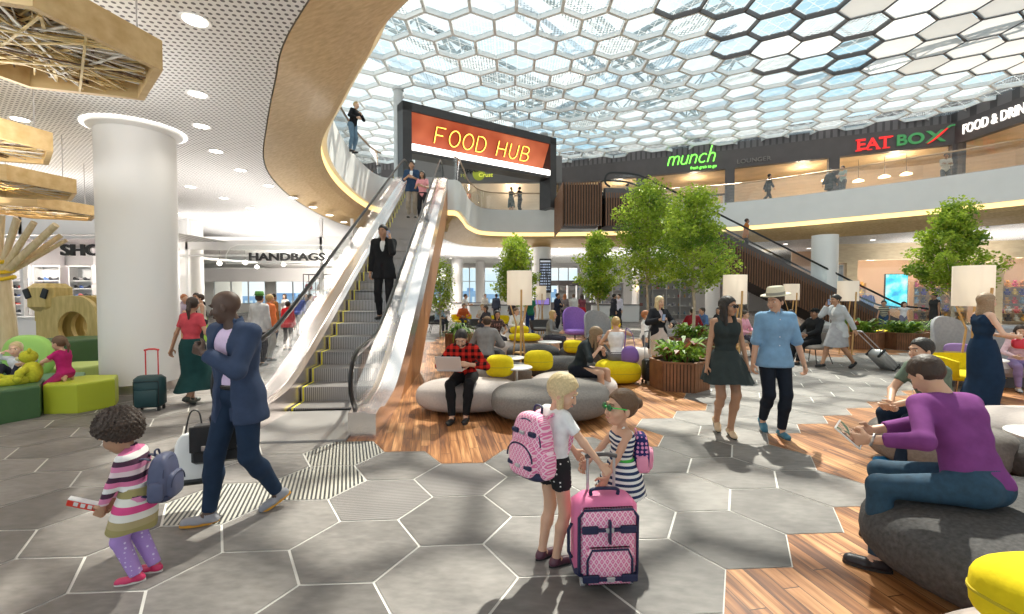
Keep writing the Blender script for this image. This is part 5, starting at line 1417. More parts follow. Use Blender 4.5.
# ================================================================== PEOPLE (one continuous body surface each, grown from a smooth distance field)
V3 = lambda *a: np.array(a, dtype=np.float64)
def nrm(v): v = np.asarray(v, float); l = np.linalg.norm(v); return v / l if l > 1e-9 else v
class Field:
    def __init__(s, lo, hi, vox):
        s.lo = np.asarray(lo, float) - 2 * vox; s.vox = vox
        s.n = np.maximum(4, np.ceil((np.asarray(hi) + 2 * vox - s.lo) / vox).astype(int) + 1)
        s.ax = [s.lo[i] + vox * np.arange(s.n[i]) for i in range(3)]
        s.D = np.full(s.n, 9.0, np.float32)
    def sl(s, lo, hi):
        a = np.clip(np.floor((lo - s.lo) / s.vox).astype(int), 0, s.n); b = np.clip(np.ceil((hi - s.lo) / s.vox).astype(int) + 1, 0, s.n)
        return tuple(slice(a[i], b[i]) for i in range(3)), [s.ax[i][a[i]:b[i]] for i in range(3)]
    def comb(s, S, d, k, sub=False):
        D = s.D[S]
        if D.size == 0: return
        if sub:
            if k > 0: h = np.clip(.5 - .5 * (D + d) / k, 0, 1); s.D[S] = D * (1 - h) - d * h + k * h * (1 - h)
            else: s.D[S] = np.maximum(D, -d)
        elif k > 0:
            h = np.clip(.5 + .5 * (D - d) / k, 0, 1); s.D[S] = D * (1 - h) + d * h - k * h * (1 - h)
        else: s.D[S] = np.minimum(D, d)
    def cap(s, a, b, ra, rb, k=.02, clip=None, sub=False):
        a = np.asarray(a, float); b = np.asarray(b, float); r = max(ra, rb) + k + 3 * s.vox
        S, (x, y, z) = s.sl(np.minimum(a, b) - r, np.maximum(a, b) + r)
        X, Y, Z = x[:, None, None] - a[0], y[None, :, None] - a[1], z[None, None, :] - a[2]
        ba = b - a; L2 = max(1e-9, ba @ ba)
        t = np.clip((X * ba[0] + Y * ba[1] + Z * ba[2]) / L2, 0, 1)
        d = np.sqrt((X - t * ba[0]) ** 2 + (Y - t * ba[1]) ** 2 + (Z - t * ba[2]) ** 2) - (ra + (rb - ra) * t)
        if clip is not None:
            for (q, n) in clip:
                q = np.asarray(q) - a; d = np.maximum(d, (X - q[0]) * n[0] + (Y - q[1]) * n[1] + (Z - q[2]) * n[2])
        s.comb(S, d, k, sub)
    def ell(s, c, r, R=None, k=.02, sub=False):
        c = np.asarray(c, float); r = np.asarray(r, float); m = r.max() + k + 3 * s.vox
        S, (x, y, z) = s.sl(c - m, c + m); X, Y, Z = x[:, None, None] - c[0], y[None, :, None] - c[1], z[None, None, :] - c[2]
        if R is None: R = np.eye(3)
        q = [(X * R[0, i] + Y * R[1, i] + Z * R[2, i]) for i in range(3)]
        k0 = np.sqrt(sum((q[i] / r[i]) ** 2 for i in range(3))); k1 = np.sqrt(sum((q[i] / r[i] ** 2) ** 2 for i in range(3))) + 1e-9
        s.comb(S, k0 * (k0 - 1) / k1, k, sub)
    def plane(s, q, n):   # keep the side where (p-q).n < 0
        X, Y, Z = s.ax[0][:, None, None] - q[0], s.ax[1][None, :, None] - q[1], s.ax[2][None, None, :] - q[2]
        s.D = np.maximum(s.D, (X * n[0] + Y * n[1] + Z * n[2]).astype(np.float32))
    def curl(s, amp, fr):
        X, Y, Z = s.ax[0][:, None, None], s.ax[1][None, :, None], s.ax[2][None, None, :]
        s.D = s.D + (amp * (np.sin(X * fr) * np.sin(Y * fr * 1.1 + .7) * np.sin(Z * fr * .95) + .5 * np.sin(X * fr * 1.9 + Z * 60) * np.sin(Y * fr * 1.7 - Z * 70))).astype(np.float32)
    def wave(s, amp, fr):
        X, Y, Z = s.ax[0][:, None, None], s.ax[1][None, :, None], s.ax[2][None, None, :]
        s.D = s.D + (amp * (np.sin(X * fr[0] + 1.3 * np.sin(Z * fr[2] * .6)) * np.sin(Y * fr[1] + .7) + .6 * np.sin(Z * fr[2] + X * fr[0] * .5))).astype(np.float32)
    def mesh(s):
        D = s.D; I = D < 0
        c = [I[i:I.shape[0] - 1 + i, j:I.shape[1] - 1 + j, k:I.shape[2] - 1 + k] for i in (0, 1) for j in (0, 1) for k in (0, 1)]
        sm = sum(q.astype(np.int8) for q in c); act = (sm > 0) & (sm < 8)
        ids = np.full(act.shape, -1, np.int64); A = np.argwhere(act)
        if len(A) == 0: return np.zeros((0, 3)), np.zeros((0, 4), int)
        ids[act] = np.arange(len(A))
        off = np.array([(i, j, k) for i in (0, 1) for j in (0, 1) for k in (0, 1)])
        val = np.stack([D[A[:, 0] + o[0], A[:, 1] + o[1], A[:, 2] + o[2]] for o in off], 1)
        P = np.zeros((len(A), 3)); W_ = np.zeros(len(A))
        for e0 in range(8):
            for e1 in range(e0 + 1, 8):
                if np.abs(off[e0] - off[e1]).sum() != 1: continue
                v0, v1 = val[:, e0], val[:, e1]; m = (v0 < 0) != (v1 < 0)
                t = np.where(m, v0 / np.where(m, v0 - v1, 1), 0)
                P += m[:, None] * (off[e0] + t[:, None] * (off[e1] - off[e0])); W_ += m
        V = s.lo + s.vox * (A + P / W_[:, None]); F_ = []
        for ax in range(3):
            sh = [slice(None)] * 3; sh2 = [slice(None)] * 3; sh[ax] = slice(0, -1); sh2[ax] = slice(1, None)
            I0, I1 = I[tuple(sh)], I[tuple(sh2)]; E_ = np.argwhere(I0 != I1)
            u, v = (ax + 1) % 3, (ax + 2) % 3
            ok = (E_[:, u] > 0) & (E_[:, v] > 0) & (E_[:, u] < D.shape[u] - 1) & (E_[:, v] < D.shape[v] - 1); E_ = E_[ok]
            if len(E_) == 0: continue
            q = []
            for du, dv in ((0, 0), (1, 0), (1, 1), (0, 1)):
                B = E_.copy(); B[:, u] -= du; B[:, v] -= dv; q.append(ids[B[:, 0], B[:, 1], B[:, 2]])
            q = np.stack(q, 1); flip = I0[E_[:, 0], E_[:, 1], E_[:, 2]]
            q[~flip] = q[~flip][:, ::-1]; F_.append(q)
        F_ = np.concatenate(F_) if F_ else np.zeros((0, 4), int)
        F_ = F_[(F_ >= 0).all(1)]
        return V, F_[:, :]
def field_obj(name, fields, mats, parent, smooth=True):
    Vs, Fs, Ms, k = [], [], [], 0
    for i, f in enumerate(fields):
        V, Q = f if isinstance(f, tuple) else f.mesh()
        Vs.append(V); Fs.append(Q + k); Ms.append(np.full(len(Q), 0)); k += len(V)
    V = np.concatenate(Vs); Q = np.concatenate(Fs)
    me = bpy.data.meshes.new(name); me.vertices.add(len(V)); me.vertices.foreach_set('co', V.astype(np.float32).ravel())
    me.loops.add(len(Q) * 4); me.loops.foreach_set('vertex_index', Q.astype(np.int32).ravel())
    me.polygons.add(len(Q)); me.polygons.foreach_set('loop_start', np.arange(0, len(Q) * 4, 4, dtype=np.int32)); me.polygons.foreach_set('loop_total', np.full(len(Q), 4, np.int32))
    me.polygons.foreach_set('use_smooth', np.ones(len(Q), bool))
    me.update(calc_edges=True); me.validate()
    me.materials.append(mats if not isinstance(mats, (list, tuple)) else mats[0])
    o = bpy.data.objects.new(name, me); link(o, parent); return o
def rotm(ax, a):
    c, s_ = math.cos(a), math.sin(a)
    return {'x': np.array([[1, 0, 0], [0, c, -s_], [0, s_, c]]), 'y': np.array([[c, 0, s_], [0, 1, 0], [-s_, 0, c]]), 'z': np.array([[c, -s_, 0], [s_, c, 0], [0, 0, 1]])}[ax]
R_ = math.radians
def ik(a, t, l1, l2, hint):
    d = t - a; L = np.linalg.norm(d); Lm = (l1 + l2) * .999
    if L > Lm: t = a + d / L * Lm; d = t - a; L = Lm
    L = max(L, abs(l1 - l2) + .01); u = nrm(d); x = (l1 * l1 - l2 * l2 + L * L) / (2 * L); h = math.sqrt(max(0, l1 * l1 - x * x))
    hp = np.asarray(hint, float); hp = hp - u * (hp @ u); hp = nrm(hp)
    return a + u * x + hp * h, t
def skin(c): return cmat('skin', c, .5, noise=.05, nscale=9)
SK = {'pale': (.72, .46, .34), 'light': (.62, .37, .25), 'tan': (.46, .25, .15), 'brown': (.30, .155, .09), 'dark': (.10, .055, .038)}
HAIRC = {'black': (.018, .014, .012), 'dark': (.045, .026, .017), 'brown': (.13, .07, .035), 'blonde': (.46, .30, .12), 'light': (.62, .48, .26), 'ginger': (.38, .13, .04), 'grey': (.35, .33, .32)}
def hairmat(c): return cmat('hair', c, .55, noise=.14, nscale=60, bump=.5)
STAND = dict(pel=(0, 0, .93), lean=(2, 0), twist=0, head=(0, 0, 0), LA=((.24, -.04, .80), (.3, 1, 0)), RA=((-.24, -.04, .80), (-.3, 1, 0)), LF=(.10, 0, 0, 8, 0), RF=(-.10, 0, 0, -8, 0), curl=.5)
def P_(**k): d = dict(STAND); d.update(k); return d
WALK = P_(pel=(0, 0, .91), lean=(4, 0), LA=((.25, .16, .83), (.3, 1, 0)), RA=((-.25, -.20, .86), (-.3, 1, 0)), LF=(.08, -.30, .0, 5, -12), RF=(-.08, .34, .06, -5, 38))
WALK2 = P_(pel=(0, 0, .91), lean=(4, 0), RA=((-.25, .16, .83), (-.3, 1, 0)), LA=((.25, -.20, .86), (.3, 1, 0)), RF=(-.08, -.30, .0, -5, -12), LF=(.08, .34, .06, 5, 38))
SIT = P_(pel=(0, .0, .53), lean=(12, 0), LA=((.16, -.36, .68), (.6, .5, -.3)), RA=((-.16, -.36, .68), (-.6, .5, -.3)), LF=(.12, -.46, 0, 5, 0), RF=(-.12, -.46, 0, -5, 0))
PHONE = P_(RA=((-.15, -.10, 1.50), (-.6, -.3, -1)), LA=((.24, -.04, .80), (.3, 1, 0)))
CROSS = P_(RA=((.05, -.24, 1.16), (-1, .2, -.6)), LA=((-.05, -.22, 1.20), (1, .2, -.6)))
HOLD = P_(RA=((-.08, -.34, 1.15), (-.6, .5, -.7)), LA=((.10, -.34, 1.13), (.6, .5, -.7)))
def person(label, loc, rz, H=1.75, sex='m', pose=STAND, sk='light', hair=('short', 'dark'), top=('tee', (.5, .5, .5)), bottom=('trousers', (.05, .06, .09)), shoes=(.03, .03, .03), vox=.016, build=1.0, kid=0, extras=(), detail=False, belt=None, sleeve=None, hand_vox=None):
    S = H / 1.75; root = thing('person', label, 'person', loc, rz); root.scale = (S, S, S)
    fem = sex == 'f'; vx = vox / S
    hs = 1.0 + (.75 if kid == 2 else .45 if kid == 1 else 0) ; legk = .86 if kid == 2 else .94 if kid == 1 else 1; hs /= (1.0); 
    hs = {0: 1.0, 1: 1.30, 2: 1.62}[kid]
    p = pose; pel = V3(*p['pel']); 
    if kid and p['pel'][2] > .8: pel = V3(p['pel'][0], p['pel'][1], p['pel'][2] - .85 * (1 - legk))
    T = rotm('z', R_(p['twist'])) @ rotm('x', R_(p['lean'][0])) @ rotm('y', R_(p['lean'][1]))   # lean forward (towards -Y)
    up = T @ V3(0, 0, 1); rt = T @ V3(1, 0, 0); fw = T @ V3(0, -1, 0)
    spine = .50 * (1.0 if not kid else .94 if kid == 1 else .88); bw = build
    nb = pel + up * spine
    if p.get('hunch'): 
        hu_ = p['hunch']; nb = pel + up * spine * .96 + fw * hu_
    sw = {'m': .162, 'f': .143}[sex] * (1 if not kid else .92); 
    sh = {1: nb + rt * sw - up * .046, -1: nb - rt * sw - up * .046}
    hipj = {1: pel + V3(.088, 0, -.02), -1: pel + V3(-.088, 0, -.02)}
    l1, l2 = .43 * legk, .42 * legk
    hy, hp_, hr = [R_(a) for a in p['head']]
    HR = rotm('z', hy) @ rotm('x', hp_) @ rotm('y', hr); hup, hrt, hfw = HR @ V3(0, 0, 1), HR @ V3(1, 0, 0), HR @ V3(0, -1, 0)
    hc = nb + nrm(up * .6 + hup * .8) * (.145 if not kid else .16 + .03 * (kid - 1)) + fw * .015 + hfw * .012
    E = {}; Wr = {}
    for s, key in ((1, 'LA'), (-1, 'RA')):
        t, hint = p[key]; e, w = ik(sh[s], V3(*t) if kid == 0 or p.get('abs') else V3(t[0] * .95, t[1], pel[2] + (t[2] - p['pel'][2]) * .92), .29 * (1 if not kid else .9), .25 * (1 if not kid else .88), V3(*hint)); E[s], Wr[s] = e, w
    K, An, Fd = {}, {}, {}
    for s, key in ((1, 'LF'), (-1, 'RF')):
        x, y, z, yaw, pit = p[key]
        f = rotm('z', R_(yaw)) @ rotm('x', R_(pit)) ; fd = f @ V3(0, -1, 0); fu = f @ V3(0, 0, 1)
        ball = V3(x, y, z) + fd * .08
        an = ball - fd * .12 + fu * .075 if pit > 0 else V3(x, y, z) - fd * .04 + fu * .075
        k, an = ik(hipj[s], an, l1, l2, p.get('knee', {}).get(s, V3(.12 * s, -1, .15)) if True else 0); K[s], An[s], Fd[s] = k, an, (fd, fu, nrm(np.cross(fd, fu)))
    allp = np.array([pel, nb, hc + hup * .12 * hs, hc, *E.values(), *Wr.values(), *K.values(), *An.values()])
    lo = allp.min(0) - .22; hi = allp.max(0) + .22
    th = .082 if not fem else .080; ar = .040 if not fem else .033
    if kid: th *= 1.0; ar = .038
    def torso(f, g=0., k=.045, low=0.0, pelv=True, ex=1.0):
        def at(t, fwd=0): 
            b_ = pel + up * spine * t + (fw * p['hunch'] * (t ** 1.6) if p.get('hunch') else 0); return b_ + fw * fwd
        cw = .075 if not fem else .060
        f.cap(at(.87) - rt * (sw - .055), at(.87) + rt * (sw - .055), .055 + g, .055 + g, k)
        f.cap(at(.72, .006) - rt * cw * bw, at(.72, .006) + rt * cw * bw, .098 * bw + g, .098 * bw + g, k)
        f.cap(at(.48) - rt * .06 * bw, at(.48) + rt * .06 * bw, .085 * bw + g if not fem else .075 + g, .085 * bw + g if not fem else .075 + g, k)
        f.cap(at(.22) - rt * (.052 if not fem else .040) * bw, at(.22) + rt * (.052 if not fem else .040) * bw, .084 * bw + g if not fem else .070 + g, .084 * bw + g if not fem else .070 + g, k)
        if fem and not kid:
            for s in (-1, 1): f.ell(at(.68, .075) + rt * s * .062, (.052 + g, .045 + g, .05 + g), k=.03)
        if kid: f.ell(at(.3, .02), (.10 + g, .095 + g, .12 + g), k=.04)
        if pelv:
            f.cap(at(0) - rt * .055, at(0) + rt * .055, .096 + g, .096 + g, k)
            f.cap(at(-.06, -.03) - rt * .05, at(-.06, -.03) + rt * .05, .088 + g, .088 + g, k)
    def arm(f, s, g=0., t=2.0, k=.02, flat=True):
        a, e, w = sh[s], E[s], Wr[s]
        if t <= 0: return
        t1 = min(t, 1); q = a + (e - a) * t1
        f.cap(a, q, ar + .007 + g * .75, ar + (-.004) * t1 + g * .9, .03, [(q, nrm(e - a))] if t < 1 and flat else None)
        if t > 1:
            t2 = min(t - 1, 1); q = e + (w - e) * t2; r0, r1 = ar - .004 + g, (.027 if not fem else .024) + g * .9
            f.cap(e, q, r0 + .002, r0 + (r1 - r0) * t2, k, [(q, nrm(w - e))] if flat else None)
    def leg(f, s, g=0., t=2.0, k=.03, flat=True, tap=1.):
        a, kn, an = hipj[s], K[s], An[s]; t1 = min(t, 1); q = a + (kn - a) * t1
        f.cap(a, q, th + g, th + (.053 - th) * t1 + g, k, [(q, nrm(kn - a))] if t < 1 and flat else None)
        if t > 1:
            t2 = min(t - 1, 1); d = an - kn; q = kn + d * t2
            bk = -nrm(np.cross(np.cross(nrm(d), V3(0, -1, 0)), nrm(d))) * .012
            f.cap(kn, kn + d * min(.35, t2), .052 + g, .052 + g, k)
            f.cap(kn + d * min(.35, t2) - bk * -1, q, .051 + g, .051 + (.034 - .051) * t2 + g * tap, k, [(q, nrm(d))] if flat else None)
    # ---------------- body
    f = Field(lo, hi, vx)
    torso(f)
    for s in (-1, 1):
        f.cap(nb - up * .01, sh[s], .036, .040, .03); arm(f, s, 0, 2.0, flat=False); leg(f, s, 0, 2.0, flat=False)
        fd, fu, fr_ = Fd[s]; f.cap(An[s], An[s] + fd * .04 - fu * .045, .034, .030, .02); f.cap(An[s] - fd * .03 - fu * .045, An[s] + fd * .12 - fu * .052, .030, .024, .02)
    f.cap(nb - up * .03, hc - hup * .04, .052 if not fem else .045, .048 if not fem else .042, .025)
    # head (finer)
    h = lambda x, y, z: hc + (hrt * x + hfw * y + hup * z) * hs
    HRm = np.stack([hrt, hfw, hup], 1)
    hv = min(vx, (.0062 if detail else .010)) ; hf = Field(hc - .17 * hs, hc + .17 * hs, hv)
    hf.ell(h(0, -.010, .025), V3(.074, .093, .088) * hs, HRm, 0)
    hf.ell(h(0, .028, -.040), V3(.054 if not fem else .050, .060, .072) * hs, HRm, .03 * hs)
    hf.ell(h(0, .062, -.090 if not kid else -.075), V3(.024, .02, .018) * hs, HRm, .025 * hs)
    for s in (-1, 1):
        hf.ell(h(s * .034, .060, -.030), V3(.026, .024, .028) * hs, HRm, .02 * hs)
        hf.ell(h(s * .076, -.004, -.012), V3(.009, .018, .030) * hs, HRm, .006)
        hf.ell(h(s * .031, .101, .006), V3(.015, .014, .011) * hs, HRm, .012 * hs, sub=True)
    hf.cap(h(-.030, .080, .027), h(.030, .080, .027), .011 * hs, .011 * hs, .012)
    hf.cap(h(0, .088, .004), h(0, .108 if not kid else .100, -.030), .008 * hs, .013 * hs, .010)
    hf.cap(h(-.016, .086, -.060), h(.016, .086, -.060), .0085 * hs, .0085 * hs, .008)
    hf.cap(hc - hup * .05 * hs, nb + up * .02, .048 if not fem else .042, .050 if not fem else .043, .02)
    # hands
    hands = []
    for s in (-1, 1):
        ks = 1.0 if not kid else 1.05 if kid == 1 else 1.15
        hdv = p.get('hand', {}).get(s)
        d = nrm(V3(*hdv)) if hdv is not None else nrm(Wr[s] - E[s]); pn = V3(*p.get('palm', {}).get(s, (-s, 0, 0))); pn = nrm(pn - d * (pn @ d)); sd = np.cross(d, pn) * 1.0
        # thumb side: forward for hanging arms
        ts = p.get('thumb', {}).get(s); fwdv = V3(0, -1, 0.3) if ts is None else V3(*ts)
        if sd @ fwdv < 0: sd = -sd
        w = Wr[s]; vh = hand_vox or (.0055 if detail else .0085)
        g = Field(w - .22, w + .22, vh) if False else Field(np.minimum(w, w + d * .19) - .075, np.maximum(w, w + d * .19) + .075, vh)
        g.cap(w - d * .02, w + d * .02, .024 * ks, .022 * ks, 0)
        for q in (-.026, -.009, .009, .026): g.cap(w + d * .015 + sd * q * .6 * ks, w + d * .085 * ks + sd * q * ks, .014 * ks, .0125 * ks, .010)
        cu = p['curl'] if not isinstance(p['curl'], dict) else p['curl'].get(s, .5)
        for i, (q, L_) in enumerate(((.029, .072), (.010, .082), (-.010, .076), (-.029, .058))):
            b0 = w + d * .085 * ks + sd * q * ks; c0 = cu * (1 + .08 * i)
            dd = d * math.cos(c0) + pn * math.sin(c0) + sd * q * .8; b1 = b0 + dd * L_ * .5 * ks
            c1 = c0 * 2.1; dd = d * math.cos(c1) + pn * math.sin(c1) + sd * q * .4; b2 = b1 + dd * L_ * .32 * ks
            c2 = c0 * 2.9; dd = d * math.cos(c2) + pn * math.sin(c2); b3 = b2 + dd * L_ * .22 * ks
            r = (.0092 if not fem else .0080) * ks
            g.cap(b0 - d * .01, b1, r, r * .95, .003); g.cap(b1, b2, r * .95, r * .88, .003); g.cap(b2, b3, r * .88, r * .75, .003)
        t0 = w + d * .028 * ks + sd * .026 * ks; t1 = t0 + (d * .55 + sd * .75 + pn * .35 * (1 + cu)) * .040 * ks; t2 = t1 + (d * .9 + sd * .15 + pn * .5 * cu) * .034 * ks
        g.cap(t0, t1, .014 * ks, .0105 * ks, .010); g.cap(t1, t2, .0105 * ks, .0085 * ks, .004)
        hands.append(g)
    field_obj('body', [f, hf] + hands, skin(SK[sk] if isinstance(sk, str) else sk), root)
    # ---------------- eyes, brows and lips
    if detail or vox < .018:
        for s in (-1, 1):
            m = MB(); c = h(s * .031, .0705, .004); RR = Matrix(HRm.tolist()); m.sup(c, (.0118 * hs, .0112 * hs, .0078 * hs), n=12, k=8, m=0, R=RR); m.sup(h(s * .031, .0796, .004), (.0060 * hs, .0040 * hs, .0060 * hs), n=10, k=6, m=1, R=RR)
            m.build('eye', [mat('eye white', (.80, .78, .75), .3), mat('iris', (.05, .03, .02), .2)], root, 180)
            m = MB(); m.tube([h(s * .014, .093, .028), h(s * .032, .092, .034), h(s * .050, .078, .029)], .0035 * hs, 6); m.build('eyebrow', hairmat(HAIRC.get(hair[1], HAIRC['dark']) if hair[0] != 'bald' else (.02, .015, .012)), root)
        m = MB(); m.tube([h(-.020, .088, -.060), h(-.006, .0965, -.058), h(.006, .0965, -.058), h(.020, .088, -.060)], .0052 * hs, 6); m.build('lips', cmat('lips', tuple(np.clip(np.array(SK[sk] if isinstance(sk, str) else sk) * V3(.85, .5, .55), 0, 1)), .4), root, 180)
    # ---------------- top
    kind, col = top[0], top[1]; tm = top[2] if len(top) > 2 else cloth(col)
    sl = sleeve if sleeve is not None else {'tee': .62, 'shirt': 1.92, 'roll': 1.05, 'jacket': 1.95, 'tank': 0, 'dress': 0, 'coat': 1.92, 'hoodie': 1.95, 'cardigan': 1.9, 'none': 0}[kind]
    if kind != 'none':
        g = {'tee': .014, 'shirt': .016, 'roll': .023, 'jacket': .026, 'tank': .014, 'dress': .014, 'coat': .034, 'hoodie': .030, 'cardigan': .020}[kind]
        if kind in ('jacket', 'coat', 'cardigan') and len(top) > 3:      # shirt under an open jacket
            f = Field(lo, hi, vx); torso(f, .012, low=0); f.plane(pel + up * .02, -up)
            f.plane(nb + up * .005, up)
            field_obj('shirt', [f], top[3], root)
        f = Field(lo, hi, vx); torso(f, g)
        hem = {'tank': .03, 'dress': .06, 'tee': -.10, 'shirt': -.10, 'roll': -.12, 'jacket': -.20, 'cardigan': -.14, 'coat': -.34, 'hoodie': -.14}[kind]
        if p['pel'][2] < .8 and kind in ('coat', 'jacket', 'roll', 'shirt', 'tee', 'hoodie', 'cardigan'): hem = max(hem, -.035)
        if belt is not None and kind not in ('jacket', 'coat'): hem = .03
        if hem < -.10:
            f.cap(pel + up * (hem + .03) - rt * .075, pel + up * .02 - rt * .06, .114 + g, .09 + g, .04); f.cap(pel + up * (hem + .03) + rt * .075, pel + up * .02 + rt * .06, .114 + g, .09 + g, .04); f.cap(pel + up * (hem + .03), pel, .116 + g, .10 + g, .04)
        f.plane(pel + up * hem, -up)
        if kind in ('tank', 'dress'):
            f.plane(nb - up * (.055 if kind == 'tank' else .040) + fw * .02, nrm(up + fw * .25))
            wst = .016 if kind == 'tank' else .028
            for s in (-1, 1):
                c0 = nb + rt * s * .085; f.cap(c0 - up * .10 + fw * .085, c0 + fw * .02 + up * .004, wst, wst, .01); f.cap(c0 + fw * .02 + up * .004, c0 - up * .09 - fw * .09, wst, wst, .01)
        else:
            f.plane(nb + up * (.022 if kind != 'tee' else .012) + fw * .0, nrm(up * 1.0 + fw * .35))
            for s in (-1, 1):
                f.cap(nb - up * .026 + rt * s * .06, sh[s], .038 + g * .7, .038 + g * .8, .03); arm(f, s, g, sl)
            if kind in ('shirt', 'roll', 'jacket', 'coat', 'cardigan', 'hoodie'):   # collar
                ck = .054 if not fem else .047; f.cap(nb + up * .0 - fw * .008, nb + up * .035 - fw * .004, ck + .018, ck + .010, .012)
                f.cap(nb - up * .03, nb + up * .12, ck - .002, ck - .002, 0, sub=True)
            if kind in ('jacket', 'coat', 'cardigan') and len(top) > 3:   # open front: a wedge widening to the neck
                fc = pel + up * spine * .45 + fw * .13 + (fw * p['hunch'] * .35 if p.get('hunch') else 0)
                f.cap(fc, nb + fw * .10 + up * .02, .016 + p.get('open', 0), .060 + p.get('open', 0) * .4, .0, sub=True)
                f.cap(pel + up * (hem - .02) + fw * .16, fc, .050 + p.get('open', 0) if kind != 'coat' else .075, .016 + p.get('open', 0), .0, sub=True)
        field_obj({'tee': 't_shirt', 'shirt': 'shirt', 'roll': 'shirt', 'jacket': 'jacket', 'tank': 'camisole', 'dress': 'dress_bodice', 'coat': 'coat', 'hoodie': 'hooded_top', 'cardigan': 'cardigan'}[kind], [f], tm, root)
    # ---------------- bottom
    kind, col = bottom[0], bottom[1]; bm_ = bottom[2] if len(bottom) > 2 else cloth(col)
    if kind in ('trousers', 'shorts', 'leggings'):
        g = {'trousers': .013, 'shorts': .018, 'leggings': .006}[kind]; tt = {'trousers': 1.97, 'shorts': .45, 'leggings': 1.93}[kind]
        f = Field(lo, hi, vx)
        f.cap(pel - rt * .055, pel + rt * .055, .096 + g, .096 + g, .04); f.cap(pel - up * .03 - fw * .03 - rt * .05, pel - up * .03 - fw * .03 + rt * .05, .088 + g, .088 + g, .04); f.cap(pel + up * .09 - rt * .045, pel + up * .09 + rt * .045, .080 + g, .080 + g, .04)
        f.plane(pel + up * .075, up)
        for s in (-1, 1): leg(f, s, g, tt, tap=1.0)
        field_obj(kind, [f], bm_, root)
        if belt is not None:
            m = MB(); pts = [pel + up * .065 + rt * .138 * math.cos(a) * (1 if not fem else .9) + fw * .105 * math.sin(a) for a in [2 * PI * k / 28 for k in range(28)]]
            m.tube([Vector(q) for q in pts], .016, 6, closed=True, flat=(.6, 1.1), up=tuple(up)); m.build('belt', cmat('leather', belt, .4), root)
    elif kind == 'skirt' or kind == 'longskirt':
        flare, ln = bottom[3] if len(bottom) > 3 else .05, bottom[4] if len(bottom) > 4 else .50
        if p['pel'][2] < .8:   # seated skirt wraps both thighs
            f = Field(lo, hi, vx); f.cap(pel - rt * .06, pel + rt * .06, .108, .108, .05)
            for s in (-1, 1): q = hipj[s] + (K[s] - hipj[s]) * .94; f.cap(hipj[s], q, .100, .072, .06, [(q, nrm(K[s] - hipj[s]))])
            mid0, mid1 = (hipj[1] + hipj[-1]) / 2, (hipj[1] + K[1] + hipj[-1] + K[-1]) / 4 + (K[1] - hipj[1]) * .44; f.cap(mid0, mid1, .095, .060, .06, [(mid1, nrm(mid1 - mid0))]); f.plane(pel + up * .10, up)
            field_obj('skirt', [f], bm_, root)
        else:
            m = MB(); n = 56; rings = 16; vs = []; pleat = bottom[5] if len(bottom) > 5 else 0
            km = (K[1] + K[-1]) / 2; am = (An[1] + An[-1]) / 2
            for j in range(rings + 1):
                t = j / rings; z = pel[2] + .11 - t * ln; cz = max(0, min(1, (pel[2] - z) / .45)); cc = pel * (1 - cz) + km * cz if z > km[2] else km + (am - km) * min(1, (km[2] - z) / .42)
                sp = abs(K[1][1] - K[-1][1]) / 2 * cz if z > km[2] else max(abs(K[1][1] - K[-1][1]), abs(An[1][1] - An[-1][1]) * min(1, (km[2] - z) / .4)) / 2
                hipf = math.sin(min(1, t * ln / .20) * PI / 2)
                rx = .134 + .046 * hipf + flare * t; ry = .124 + .034 * hipf + flare * t + sp * .85
                for i in range(n):
                    a = 2 * PI * i / n; w_ = 1 + pleat * t * math.sin(a * 14) + .02 * t * math.sin(a * 5 + 1)
                    vs.append((cc[0] + rx * w_ * math.cos(a), cc[1] + ry * w_ * math.sin(a), z + .012 * t * math.sin(a * 3)))
            m.add(vs, [(j * n + i, j * n + (i + 1) % n, (j + 1) * n + (i + 1) % n, (j + 1) * n + i) for j in range(rings) for i in range(n)])
            m.build('skirt', bm_, root, 180)
    # ---------------- shoes
    if shoes is not None:
        sole = shoes[3] if len(shoes) > 3 else None; hv_ = .008 if detail else .013
        for s in (-1, 1):
            fd, fu, fr_ = Fd[s]; a = An[s]; b0 = a - fu * .075
            g = Field(np.minimum(a, a + fd * .22) - .12, np.maximum(a, a + fd * .2) + .10, hv_)
            g.cap(b0 - fd * .035 + fu * .030, b0 + fd * .135 + fu * .022, .036, .034, 0); g.cap(b0 + fd * .06 + fu * .02 - fr_ * .012, b0 + fd * .12 + fu * .02 + fr_ * .012, .036, .034, .02)
            g.cap(a - fd * .012 - fu * .03, a + fu * .0, .042, .041, .02, [(a + fu * .005, fu)])
            g.plane(b0 + fu * .016, -fu)
            o = field_obj('shoe', [g], cmat('shoe leather', shoes[:3], .45), root)
            m = MB(); P = []
            for k in range(24):
                t = 2 * PI * k / 24; c_, s_ = math.cos(t), math.sin(t); P.append((b0 + fd * (.048 + .122 * c_) + fr_ * (.037 + .006 * c_) * s_))
            vs = [Vector(q) for q in P] + [Vector(q + fu * .018) for q in P]
            m.add(vs, [tuple(range(24)), tuple(range(47, 23, -1))] + [(i, 24 + i, 24 + (i + 1) % 24, (i + 1) % 24) for i in range(24)])
            m.build('sole', cmat('sole', sole or (.03, .03, .03), .6), o)
    # ---------------- hair
    hk, hcol = hair[0], HAIRC[hair[1]] if isinstance(hair[1], str) else hair[1]; hm = hairmat(hcol)
